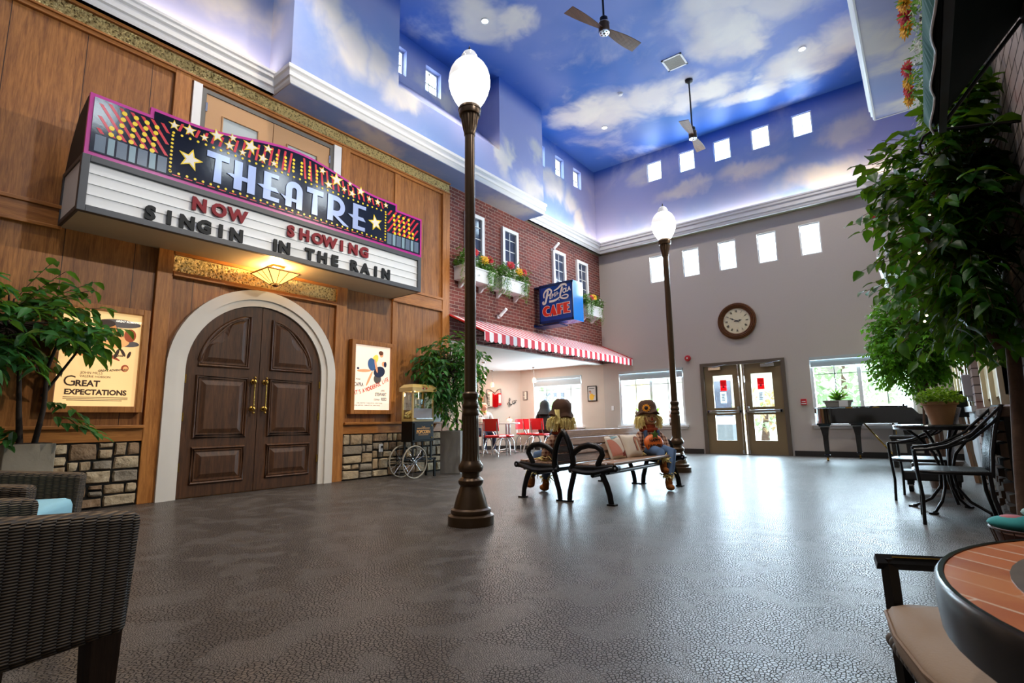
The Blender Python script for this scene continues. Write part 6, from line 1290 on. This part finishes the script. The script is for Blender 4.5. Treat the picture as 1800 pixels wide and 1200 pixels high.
for i in range(150):
    x, y = g.uniform(X0 + .04, X1 - .06), g.uniform(Y0 + .03, Y0 + .22); pp_.ell((x, y, .89 + g.uniform(0, 1) * .12 * max(0, 1 - abs(y - Y0 - .1) / .14)), g.uniform(.010, .016), 6)
tag(pp_.build('popcorn', POP, pc), kind='stuff')
light('popcorn_warmer', 'POINT', (-6.18, 5.42, 1.25), 2.2, (1, .7, .35), .03)
bx = thing('popcorn_box_shelf', 'small wooden bracket shelf with a white bin behind the popcorn cart', 'shelf', (-6.6, 6.2, .78)); MB().box(XL, XL + .26, 6.02, 6.44, .80, .825).prism([(XL, .60), (XL + .03, .60), (XL + .22, .80), (XL, .80)], -6.26, -6.22, 0, frame((0, 0, 0), (1, 0, 0), (0, 0, 1))).build('shelf_board', OAKH, bx)
bn = thing('storage_bin', 'white plastic bin on the wooden bracket shelf behind the popcorn cart', 'bin', (-6.6, 6.2, .826)); MB().add([(-6.62 + sx * a, 6.2 + sy * b, z) for z, a, b in ((.826, .09, .13), (.95, .105, .15)) for sx, sy in ((-1, -1), (1, -1), (1, 1), (-1, 1))], [(0, 1, 5, 4), (1, 2, 6, 5), (2, 3, 7, 6), (3, 0, 4, 7), (3, 2, 1, 0)]).build('tub', M('white_bin', 'cfd0cf', .5), bn)
# ================================================================ ceiling fittings
BLADE = wood('fan_blade', '4a3020', '7d5638', 'Y', rough=.4)
def fan(x, y, rz, lab):
    t = thing('ceiling_fan', lab, 'ceiling fan', (x, y, 6.45), rz, 'sky ceiling fans', True); z = -6.45
    MB().lathe([(.03, 7.76 + z), (.075, 7.79 + z), (.08, 7.83 + z)], 20).build('canopy', IRON, t, smooth=40); MB().tube([(0, 0, 6.74 + z), (0, 0, 7.80 + z)], .016, 10).build('downrod', IRON, t, smooth=40)
    MB().lathe([(.03, 6.78 + z), (.06, 6.75 + z), (.062, 6.66 + z), (.05, 6.65 + z)], 24).build('motor_cap', IRON, t, smooth=40)
    MB().lathe([(.055, 6.67 + z), (.078, 6.66 + z), (.082, 6.60 + z), (.082, 6.53 + z), (.075, 6.51 + z)], 28).build('motor_housing', BRONZE, t, smooth=40)
    MB().lathe([(.083, 6.665 + z), (.086, 6.66 + z), (.083, 6.655 + z)], 28).lathe([(.076, 6.515 + z), (.076, 6.50 + z), (.02, 6.495 + z)], 28).build('motor_trim', STEEL, t, smooth=40)
    hb = MB()
    for k in range(6): hb.ell((.05 * cos(k * pi / 3), .05 * sin(k * pi / 3), 6.496 + z), (.012, .012, .004), 8)
    hb.ell((0, 0, 6.494 + z), (.02, .02, .005), 10).build('vent_hole', IRON, t)
    for s in (-1, 1):
        mb = MB(); n = 8; vs = []
        for i in range(n + 1):
            u = i / n; y = s * (.07 + .62 * u); w = .035 + .05 * sin(pi * min(1, u * 1.15) * .55) + .01 * u; tw = .28 * (1 - .5 * u)
            for q in (-1, 1): vs += [(q * w, y, 6.565 + z + s * q * w * tw + .006), (q * w, y, 6.565 + z + s * q * w * tw - .006)]
        fs = [(4 * i + a, 4 * i + b, 4 * i + 4 + b, 4 * i + 4 + a) for i in range(n) for a, b in ((0, 1), (1, 3), (3, 2), (2, 0))] + [(0, 2, 3, 1), (4 * n, 4 * n + 1, 4 * n + 3, 4 * n + 2)]
        mb.add(vs, fs).build('blade', BLADE, t)
fan(-3.185, 6.413, radians(-18), 'two-bladed ceiling fan over the middle of the hall, above the benches'); fan(-3.20, 10.24, radians(5), 'two-bladed ceiling fan hanging before the clerestory windows of the far wall')
vt = thing('ceiling_vent', 'white framed square air vent in the sky ceiling', 'vent', (-3.22, 9.5, ZT - .02)); w = .2
MB().box(-3.22 - w, -3.22 + w, 9.5 - w, 9.5 - w + .035, ZT - .015, ZT).box(-3.22 - w, -3.22 + w, 9.5 + w - .035, 9.5 + w, ZT - .015, ZT).box(-3.22 - w, -3.22 - w + .035, 9.5 - w, 9.5 + w, ZT - .015, ZT).box(-3.22 + w - .035, -3.22 + w, 9.5 - w, 9.5 + w, ZT - .015, ZT).build('frame', WHITE, vt)
m = MB().box(-3.22 - w + .03, -3.22 + w - .03, 9.5 - w + .03, 9.5 + w - .03, ZT - .004, ZT)
for k in range(9): m.box(-3.22 - w + .035, -3.22 + w - .035, 9.5 - w + .05 + .034 * k, 9.5 - w + .064 + .034 * k, ZT - .010, ZT - .002)
m.build('grille', M('vent_grey', 'a9a69c', .6, vary=.03), vt)
sd = thing('smoke_detector', 'small white smoke detector on the cloud in the sky ceiling', 'detector', (-4.52, 9.73, ZT - .05)); MB().lathe([(.02, -.05), (.045, -.042), (.055, -.015), (.06, 0)], 20, 0, (-4.52, 9.73, ZT)).build('body', WHITE, sd, smooth=40)
LENS = M('can_light_lens', 'ffffff', .3, vary=0, emit=(1, .95, .88), es=2.0)
labs = ['recessed ceiling light near the far clerestory windows and the big white bump-out', 'recessed ceiling light by the corner above the brick front', 'recessed ceiling light in the cloud above the near street lamp', 'added recessed fill light above the piano side of the hall', 'added recessed fill light over the theatre doors', 'added recessed fill light over the camera side of the hall', 'added recessed fill light over the middle of the hall', 'added recessed fill light over the wicker chairs', 'added recessed fill light over the tile table']  # cans after the first few are added to fill the hall with light
for (x, y), lab in zip(CANS_AND_FILL, labs):
    t = thing('recessed_and_fill_light', lab, 'ceiling light', (x, y, ZT - .015), 0, 'recessed ceiling lights'); MB().lathe([(.055, -.012), (.075, -.012), (.075, 0), (.055, 0)], 24, 0, (x, y, ZT), cap=False).build('trim_ring', WHITE, t, smooth=40); MB().lathe([(.055, -.008), (.001, -.008)], 24, 0, (x, y, ZT)).build('lens', LENS, t)
# ================================================================ right-hand street front
LIMES = M('brown_ledge_stone', '5c4a3c', .9, vary=.35, scale=5, bump=.9, bscale=22, world=True); CREAMB = wood('cream_siding', 'b5a678', 'd6c99a', 'Z', .14, rough=.6, spec=.3); WOODP = wood('brown_post', '5a3c22', '8a6238', 'Z')
kw = MB(); kw.box(.43, .5, 5.2, 7.05, 0, .79, 1); g = random.Random(17); z = .01
while z < .75:
    h = min(g.uniform(.06, .12), .765 - z); y = 5.21
    while y < 7.0:
        w = min(g.uniform(.10, .28), 7.045 - y); d = g.uniform(.015, .06); kw.add([(.43 - d * q, y + a, z + b) for q, i in ((0, 0), (1, .012)) for a, b in ((.004 + i, .004 + i), (w - .004 - i, .004 + i), (w - .004 - i, h - .004 - i), (.004 + i, h - .004 - i))], [(0, 1, 5, 4), (1, 2, 6, 5), (2, 3, 7, 6), (3, 0, 4, 7), (4, 5, 6, 7)], 0); y += w
    z += h
S(kw, 'wall_right_stone', [LIMES, GROUT]); S(MB().box(.385, .5, 5.19, 7.1, .79, .865), 'trim_7', LIMES, bevel=.012)
sf = MB().box(.46, .5, 7.45, 12.5, .95, 2.35).box(.46, .5, 5.2, 6.75, .95, 2.4); S(sf, 'wall_right_siding', CREAMB)
pj = MB()
for y in (7.45, 8.3, 9.15, 10.3, 11.2, 12.2): pj.box(.43, .5, y, y + .10, .88, 2.4)
for y in (5.2, 5.9, 6.65): pj.box(.43, .5, y, y + .08, .88, 2.4)
S(pj, 'trim_8', M('cream_trim', 'd8d0b6', .5, vary=.03)); S(MB().box(.42, .5, 9.5, 9.72, .0, 2.4).box(.42, .5, 8.55, 8.72, .88, 2.4), 'trim_9', WOODP)
S(MB().box(.36, .5, 7.15, 12.5, .84, .90).box(.44, .5, 7.1, 12.5, 0, .84), 'trim_10', M('pale_ledge', 'b7bbbd', .35, vary=.03)); S(MB().box(.40, .5, 7.1, 7.42, 0, 5.3), 'wall_right_pillar', BRICKR)
mbx = tag(MB().box(.33, .46, 7.48, 7.62, 1.0, 1.24).build('mail_box', M('grey_metal_box', '9a9aa3', .4, vary=.03), bevel=.012), 'grey metal box on the cream siding next to the brick pillar', 'box')
MB().box(.36, .46, 7.49, 7.61, .95, 1.0).build('bracket', STEEL, mbx)
bl = thing('balcony', 'white balcony with balusters high on the street front behind the big ficus', 'balcony', (.1, 9.8, 2.83))
MB().box(-.33, .5, 8.95, 10.7, 2.86, 2.99).box(-.30, .5, 8.98, 10.67, 2.99, 3.06).build('slab', WHITE, bl, bevel=.01); MB().box(-.29, .5, 9.0, 10.65, 2.83, 2.86).build('underside', SAGE, bl)
MB().box(-.34, -.24, 8.94, 9.04, 3.06, 4.18).box(-.36, -.22, 8.92, 9.06, 4.12, 4.18).box(-.34, -.24, 10.6, 10.7, 3.06, 4.18).build('newel_post', WHITE, bl); MB().box(-.32, -.26, 9.04, 10.6, 3.92, 3.99).box(-.24, .5, 8.96, 9.02, 3.92, 3.99).box(-.24, .5, 8.97, 9.01, 3.14, 3.18).build('handrail', WHITE, bl)
bs = MB()
for k in range(6): bs.box(-.16 + .12 * k, -.13 + .12 * k, 8.975, 9.005, 3.18, 3.92)
for k in range(12): bs.box(-.305, -.275, 9.14 + .125 * k, 9.17 + .125 * k, 3.06, 3.92)
bs.build('balusters', WHITE, bl)
bt = thing('bunting_flag', 'red and white bunting hung on the white balcony', 'flag', (-.31, 8.93, 3.2)); m = MB()
for k in range(5): m.box(-.33 - .002 * k, -.29, 8.925, 8.935, 3.22 + .09 * k, 3.31 + .09 * k, k % 2)
m.build('cloth', [RED, WHITE], bt)
# green shop awning over the camera
GREEN = M('green_canvas', '1f5f58', .85, vary=.08); GREEN_SHADED = M('green_canvas_shaded', '0d2a26', .9, vary=.08)  # darker copy of the canvas puts the awning's shade into its colour
ga = thing('shop_awning', 'dark green canvas awning with white-piped scalloped valance over the tile table', 'awning', (.35, 2.1, 2.0))
gx, gz, gy0, gy1 = .165, 2.145, .9, 3.0
MB().add([(.5, gy0, 2.54), (gx - .03, gy0, gz + .03), (gx - .03, gy1, gz + .03), (.5, gy1, 2.54), (.5, gy0, 2.525), (gx, gy0, gz - .015), (gx, gy1, gz - .015), (.5, gy1, 2.525)], [(0, 1, 2, 3), (4, 7, 6, 5), (0, 4, 5, 1), (2, 6, 7, 3), (1, 5, 6, 2), (0, 3, 7, 4)]).build('canopy', GREEN_SHADED, ga)
vp = []; n = 60
for i in range(n + 1):
    y = gy0 + (gy1 - gy0) * i / n; vp.append((gx - .006 - .016 * sin(pi * (y - gy0) / .35) ** 2, y, gz - .045 - .03 * abs(sin(pi * (y - gy0) / .35))))
vs = [(gx - .035, p[1], gz + .03) for p in vp] + vp + [(gx - .030, p[1], gz + .03) for p in vp] + [(p[0] + .004, p[1], p[2]) for p in vp]; k = n + 1
MB().add(vs, [(i, i + 1, k + i + 1, k + i) for i in range(n)] + [(2 * k + i, 3 * k + i, 3 * k + i + 1, 2 * k + i + 1) for i in range(n)] + [(k + i, k + i + 1, 3 * k + i + 1, 3 * k + i) for i in range(n)]).build('valance', GREEN, ga)
MB().tube(vp, .004, 6).build('piping', WHITE, ga, smooth=50)
MB().box(gx + .012, gx + .04, gy0, gy1, gz - .05, gz - .02).tube([(gx + .03, gy1 - .015, gz - .02), (.5, gy1 - .015, 2.50)], .009).tube([(gx + .03, 1.6, gz - .02), (.5, 1.6, 2.50)], .012).build('frame', M('awning_frame_grey', '3c4040', .5, vary=.05), ga)
MB().tube([(.17, 3.3, 2.25), (.135, 3.32, 2.24), (.115, 3.33, 2.20), (.12, 3.33, 2.155), (.15, 3.33, 2.14)], .007, 8).tube([(.17, 3.3, 2.25), (.5, 3.35, 2.20)], .008, 8).build('scroll_bracket', IRON, ga, smooth=50)
def wall_flowers(y, z, lab, seed):
    g = random.Random(seed); t = thing('flower_window_box', lab, 'flower box', (.5, y, z - .28), 0, 'flower boxes on the street front'); MB().box(.27, .5, y - .28, y + .28, z - .28, z - .03).build('box', WHITE, t, bevel=.006)
    gr = MB()
    for i in range(260): add_leaf(gr, (g.uniform(.17, .48), y + g.uniform(-.3, .3), z + abs(g.gauss(0, .07))), rdir(g, .1), (0, 0, 1), g.uniform(.04, .08), .025, 0)
    for i in range(260):
        u = g.random(); add_leaf(gr, (.23 + g.gauss(0, .03), y + g.uniform(-.3, .3), z - .42 * u), (g.uniform(-1, 1), g.uniform(-1, 1), -.7), (1, 0, 0), .035, .014, g.randrange(2))
    gr.build('foliage', [LEAFT, PETW], t)
    for dy, m, dz in ((-.2, PETR, .08), (-.05, PETY, .05), (.12, PETR, .07), (.22, PETY, .03)): flower((.17, y + dy, z + dz), (-1, -.6, -.1), .075, m, t, seed + int(dy * 100))
wall_flowers(4.05, 3.42, 'flower box of red and yellow blooms topmost beside the green awning', 51); wall_flowers(5.2, 3.48, 'flower box of red and yellow blooms below the topmost one, beside the awning', 52)
tag(MB().box(-.13, .04, YF - .06, YF - .005, 1.18, 1.95).build('black_wall_panel', IRON, bevel=.006), 'narrow black panel on the wall between the piano window and the small ficus', 'wall_panel')  # dark upright shape of unknown kind, built as a plain black box
# ================================================================ bistro set
SEATM = mesh_weave('perforated_seat')
def bistro_chair():
    t = thing('bistro_chair', '', 'chair', (0, 0, 0), 0, 'black iron bistro chairs', True)
    pts = [(-.22, -.20), (.22, -.20), (.255, -.05), (.25, .12), (.2, .20), (.08, .235), (-.08, .235), (-.2, .20), (-.25, .12), (-.255, -.05)]
    MB().prism(pts, .385, .40).build('seat', SEATM, t, bevel=.004); MB().tube([(x, y, .385) for x, y in pts], .013, 8, 0, True).build('seat_frame', IRON, t, smooth=50)
    bk = MB(); n = 8; vs = []
    for i in range(n + 1):
        a = -1 + 2 * i / n
        for z, o in ((.36, 0), (.55, -.02), (.72, -.055), (.875, -.105)): vs.append((a * (.21 - .01 * (z > .6)), -.215 + o - .03 * (1 - a * a), z))
    bk.add(vs, [(4 * i + j, 4 * i + 4 + j, 4 * i + 5 + j, 4 * i + 1 + j) for i in range(n) for j in range(3)]); o = bk.build('backrest', SEATM, t, smooth=60); so = o.modifiers.new('thick', 'SOLIDIFY'); so.thickness = .018
    for s in (-1, 1):
        MB().tube([(s * .215, -.215, .36), (s * .215, -.235, .55), (s * .21, -.27, .72), (s * .205, -.32, .88)], .013, 8).build('back_post', IRON, t, smooth=50)
        for r_, (dz, dx) in enumerate(((0, 0), (-.035, .0))):
            MB().tube([(s * (.21 + dx), -.305 + r_ * .015, .86 + dz * 2), (s * (.235 + dx), -.25, .80 + dz * 1.6), (s * .262, -.13, .67 + dz), (s * .268, .02, .585 + dz * .4), (s * .265, .14, .555), (s * .255, .22, .55)], .011, 8).build('arm', IRON, t, smooth=50)
        MB().tube([(s * .255, .22, .55), (s * .25, .215, .40), (s * .245, .20, .20), (s * .25, .21, 0)], .012, 8).build('leg', IRON, t, smooth=50); MB().tube([(s * .215, -.20, .385), (s * .21, -.205, .22), (s * .22, -.25, 0)], .014, 8).build('leg', IRON, t, smooth=50)
    return t
bc = bistro_chair(); bc.location = (.10, 5.38, 0); bc.rotation_euler = (0, 0, radians(92)); bc['label'] = 'black iron bistro chair with perforated seat in front of the round bistro table'
dup(bc, (-.09, 6.62, 0), radians(84), 'black iron bistro chair behind the round bistro table, half hidden by it')
bt_ = thing('bistro_table', 'round black bistro table carrying the terracotta pot of herbs', 'table', (.08, 5.95, 0)); c = (.08, 5.95)
MB().lathe([(.335, .705), (.345, .71), (.345, .722), (.335, .728), (.001, .729)], 40, 0, (*c, 0)).build('tabletop', M('dark_metal_top', '3a3d40', .12, .7, vary=.08), bt_, smooth=40); MB().lathe([(.33, .685), (.342, .69), (.342, .706), (.33, .706)], 40, 0, (*c, 0)).build('rim', IRON, bt_, smooth=40)
for k in range(4):
    a = pi / 4 + k * pi / 2 + .35; q = lambda r, z: (c[0] + r * cos(a), c[1] + r * sin(a), z)
    MB().tube([q(.27, .685), q(.19, .62), q(.08, .48), q(.045, .35), q(.06, .20), q(.14, .09), q(.26, .02), q(.29, .012)], .012, 8).cbox(q(.295, .008), (.05, .05, .014), 0, a).build('leg', IRON, bt_, smooth=50)
hp = thing('herb_pot', 'terracotta pot of bright green herbs on the bistro table', 'plant', (.09, 5.92, .729)); MB().lathe([(.072, 0), (.118, .165), (.13, .168), (.132, .195), (.12, .196), (.105, .17)], 28, 0, (.09, 5.92, .729)).build('pot', TERRA, hp, smooth=40)
g = random.Random(14); mb = MB()
for i in range(900):
    a, r = g.uniform(0, 2 * pi), .17 * sqrt(g.random()); add_leaf(mb, (.09 + r * cos(a), 5.92 + r * sin(a), .92 + .13 * g.random() * (1 - (r / .22) ** 2)), rdir(g, .3), (0, 0, 1), .03, .018, 0)
mb.build('foliage', LEAFX, hp)
es = thing('easel_sign', 'wooden easel with a small blackboard by the pale ledge of the street front', 'easel', (.3, 8.6, 0))
MB().box(.16, .40, 8.50, 8.53, .78, 1.10).build('blackboard', IRON, es); MB().tube([(.40, 8.5, .0), (.35, 8.55, .5), (.29, 8.6, 1.1)], .032, 4).tube([(.16, 8.5, .0), (.2, 8.55, .5), (.25, 8.6, 1.1)], .018, 6).build('leg', WOODP, es)
rc = thing('rolling_dolly', 'low black rolling dolly with casters behind the bistro chairs', 'dolly', (-.05, 7.35, 0)); MB().box(-.28, .22, 7.2, 7.5, .12, .22).box(-.2, .15, 7.25, 7.45, .22, .30).build('deck', M('black_plastic', '131314', .5, vary=.1), rc, bevel=.015)
for x in (-.22, .17):
    for y in (7.24, 7.46): MB().tube([(x - .02, y, .045), (x + .02, y, .045)], .045, 14).box(x - .03, x + .03, y - .015, y + .015, .07, .125).build('caster', IRON, rc, smooth=40)
# ================================================================ camera-side furniture
WICK = wicker_mat('dark_wicker'); AQUA = M('aqua_cushion', '8fc0cc', .85, vary=.04, bump=.2, bscale=150); DKWOOD = wood('dark_leg_wood', '20160f', '463222', 'Z', rough=.55, spec=.25)
def wick_fix():
    t = WICK.node_tree; tc = [n for n in t.nodes if n.type == 'TEX_COORD'][0]; sp = [n for n in t.nodes if n.type == 'SEPXYZ'][0]
    for l in list(t.links):
        if l.from_node == tc: t.links.remove(l)
    s2 = t.nodes.new('ShaderNodeSeparateXYZ'); t.links.new(tc.outputs['Object'], s2.inputs[0]); ad_ = t.nodes.new('ShaderNodeMath'); t.links.new(s2.outputs[0], ad_.inputs[0]); t.links.new(s2.outputs[1], ad_.inputs[1])
    cb = t.nodes.new('ShaderNodeCombineXYZ'); t.links.new(ad_.outputs[0], cb.inputs[0]); t.links.new(s2.outputs[2], cb.inputs[1]); t.links.new(cb.outputs[0], sp.inputs[0])
wick_fix()
def wicker_chair():
    t = thing('wicker_armchair', '', 'armchair', (0, 0, 0), 0, 'dark wicker armchairs', True)
    for s in (-1, 1):
        MB().prism([(-.36, .30), (.35, .325), (.365, .60), (.33, .605), (-.40, .66)], s * .286 - .05, s * .286 + .05, 0, Matrix(((0, 0, 1, 0), (1, 0, 0, 0), (0, 1, 0, 0), (0, 0, 0, 1)))).build('arm_panel', WICK, t, bevel=.018)
        MB().add([(s * .30 + sx * r, y + sy * r, z) for y in (.31,) for z, r in ((.335, .031), (0, .021)) for sx, sy in ((-1, -1), (1, -1), (1, 1), (-1, 1))], [(0, 1, 5, 4), (1, 2, 6, 5), (2, 3, 7, 6), (3, 0, 4, 7), (4, 7, 6, 5)]).build('leg', DKWOOD, t)
        MB().add([(s * .30 + sx * r, y + sy * r, z) for y in (-.31,) for z, r in ((.335, .031), (0, .021)) for sx, sy in ((-1, -1), (1, -1), (1, 1), (-1, 1))], [(0, 1, 5, 4), (1, 2, 6, 5), (2, 3, 7, 6), (3, 0, 4, 7), (4, 7, 6, 5)]).build('leg', DKWOOD, t)
    MB().box(-.25, .25, -.33, .33, .30, .38).build('seat_base', WICK, t, bevel=.01); MB().box(-.26, .26, -.42, -.33, .30, .86).build('backrest', WICK, t, bevel=.02)
    MB().box(-.235, .235, -.32, .352, .385, .50).build('seat_cushion', AQUA, t, bevel=.03, smooth=180); return t
w1 = wicker_chair(); w1.location = (-1.837, .084, 0); w1.rotation_euler = (0, 0, radians(9.2)); w1['label'] = 'dark wicker armchair whose big arm panel fills the lower picture corner'
dup(w1, (-3.07, .289, 0), radians(-28), 'dark wicker armchair with aqua cushion in front of the square planter')
TILE = NT('orange_tile_top'); p = TILE.pos(True); br = TILE.n('ShaderNodeTexBrick'); TILE.l(TILE.mapping(p, (1, 1, 1), (0, 0, .75)), br.inputs['Vector'])
TILE.set(br, Color1=(*srgb('c27040'), 1), Color2=(*srgb('a35630'), 1), Mortar=(*srgb('d2b8a2'), 1), Scale=1.0, Mortar_Size=.0032, Brick_Width=.55, Row_Height=.052, Mortar_Smooth=.6, Bias=0.0)
TILE.col(TILE.mix(TILE.mr(TILE.noise(TILE.mapping(p, (1, 1, 1)), 7, 5, .6).outputs[0], .35, .7), br.outputs['Color'], srgb('c07a48'))); TILE.pr(.3, 0, .5); TILE = TILE.mat
tt = thing('tile_table', 'round table with orange slate tile top and black rim at the lower corner', 'table', (.447, .95, 0)); c = (.447, .95)
MB().lathe([(.452, .592), (.452, .600), (.001, .6005)], 72, 0, (*c, 0)).build('tile_top', TILE, tt, smooth=30); MB().lathe([(.385, .600), (.385, .6015), (.001, .602)], 60, 0, (*c, 0)).build('centre_tile', M('grey_centre_tile', '5e5248', .35, vary=.3, scale=20), tt, smooth=30)
MB().lathe([(.44, .535), (.462, .54), (.464, .56), (.463, .597), (.459, .602), (.453, .6015), (.452, .54)], 72, 0, (*c, 0), cap=False).build('rim', M('rim_black', '121316', .25, .3, vary=.05), tt, smooth=40)
MB().lathe([(.22, 0), (.22, .03), (.05, .06), (.04, .3), (.05, .5), (.2, .54)], 30, 0, (*c, 0)).build('pedestal', IRON, tt, smooth=40)
cc_ = thing('cushioned_patio_chair', 'black metal chair with tan seat cushion tucked under the orange tile table', 'chair', (.12, 1.35, 0)); w_ = Vector((.28, -.96, 0)).normalized(); d_ = Vector((.96, .28, 0)).normalized(); o_ = Vector((-.115, 1.49, 0))
Q = lambda a, b, z: tuple(o_ + w_ * a + d_ * b + Vector((0, 0, z)))
outl = [(.03, -.01), (.18, -.03), (.34, -.03), (.47, -.01), (.50, .03), (.50, .42), (.46, .46), (.04, .46), (0, .42), (0, .03)]
def ring(s, z): return [Q(.25 + (a - .25) * s, .22 + (b - .22) * s, z) for a, b in outl]
vs = ring(.97, .345) + ring(1.0, .36) + ring(1.0, .385) + ring(.96, .402) + ring(.8, .412); n = len(outl)
MB().add(vs, [(r * n + i, r * n + (i + 1) % n, (r + 1) * n + (i + 1) % n, (r + 1) * n + i) for r in range(4) for i in range(n)] + [tuple(range(4 * n, 5 * n)), tuple(range(n))[::-1]]).build('seat_cushion', M('tan_canvas', '8a745e', .8, vary=.04, bump=.15, bscale=200), cc_, smooth=50)
MB().tube(ring(1.002, .388), .004, 6, 0, True).build('piping', M('tan_piping', '7a6048', .8), cc_, smooth=50)
fm = MB()
def sq(pts, r): fm.tube(pts, r, 4)
sq([Q(-.02, .03, 0), Q(-.02, .02, .3), Q(-.015, .015, .492)], .0165); sq([Q(-.015, -.01, .482), Q(-.015, .42, .492)], .0165); sq([Q(-.03, .42, 0), Q(-.03, .44, .52), Q(-.02, .52, .82)], .0165); sq([Q(.53, .03, 0), Q(.54, .015, .515)], .0165); sq([Q(.54, .0, .505), Q(.54, .42, .515)], .0165); sq([Q(.53, .42, 0), Q(.53, .44, .52), Q(.52, .52, .82)], .0165)
sq([Q(-.02, .52, .80), Q(.52, .52, .80)], .014); sq([Q(-.03, .43, .33), Q(.53, .43, .33)], .016); sq([Q(-.03, .03, .33), Q(.53, .03, .33)], .016); sq([Q(-.03, .03, .33), Q(-.03, .43, .33)], .016); sq([Q(.53, .03, .33), Q(.53, .43, .33)], .016)
fm.build('frame', IRON, cc_); bd = MB()
for i in range(20): bd.ell(Q(.01 + .026 * i, .0, .325), (.013, .013, .016), 8)
bd.build('rope_edge', M('grey_rope', '5a554f', .5, vary=.2), cc_, smooth=60)
MB().tube([Q(-.005, .02, .495), Q(-.005, .22, .499)], .0022, 4).build('gold_line', BRASS, cc_)
bk = thing('wire_basket', 'wire basket holding colourful cushions on the floor by the stone wall', 'basket', (.40, 3.95, 0)); m = MB()
for z, r in ((.02, .15), (.10, .17), (.21, .20)): m.tube([(.40 + r * cos(2 * pi * i / 28), 3.95 + r * sin(2 * pi * i / 28), z) for i in range(28)], .006 if z > .2 else .004, 6, 0, True)
for k in range(20): a = 2 * pi * k / 20; m.tube([(.40 + .15 * cos(a), 3.95 + .15 * sin(a), .02), (.40 + .2 * cos(a), 3.95 + .2 * sin(a), .21)], .003, 4)
m.build('wires', M('copper_wire', '5a4034', .35, .7), bk, smooth=40); MB().lathe([(.14, .02), (.185, .19), (.18, .19)], 24, 0, (.40, 3.95, 0)).build('liner', M('brown_liner', '4a2c1e', .9), bk, smooth=40)
fc = thing('fish_cushion', 'teal and pink fish shaped cushion lying on the wire basket', 'cushion', (.33, 3.95, .2)); MB().ell((.32, 3.93, .235), (.13, .09, .04), 16, 0).ell((.30, 3.93, .262), (.06, .05, .016), 12, 1).build('cushion', [M('teal_print', '2f8f90', .8, vary=.1), M('pink_print', 'b06a72', .8)], fc, smooth=60)
fc = thing('round_cushion', 'pale teal and pink round cushion topmost in the wire basket', 'cushion', (.46, 4.03, .24)); MB().ell((.44, 4.02, .285), (.10, .08, .035), 16).build('cushion', M('pale_teal_print', '8fb0aa', .8, vary=.25, scale=12), fc, smooth=60)
for o in bpy.data.objects:
    if 'loc' in o: del o['loc']
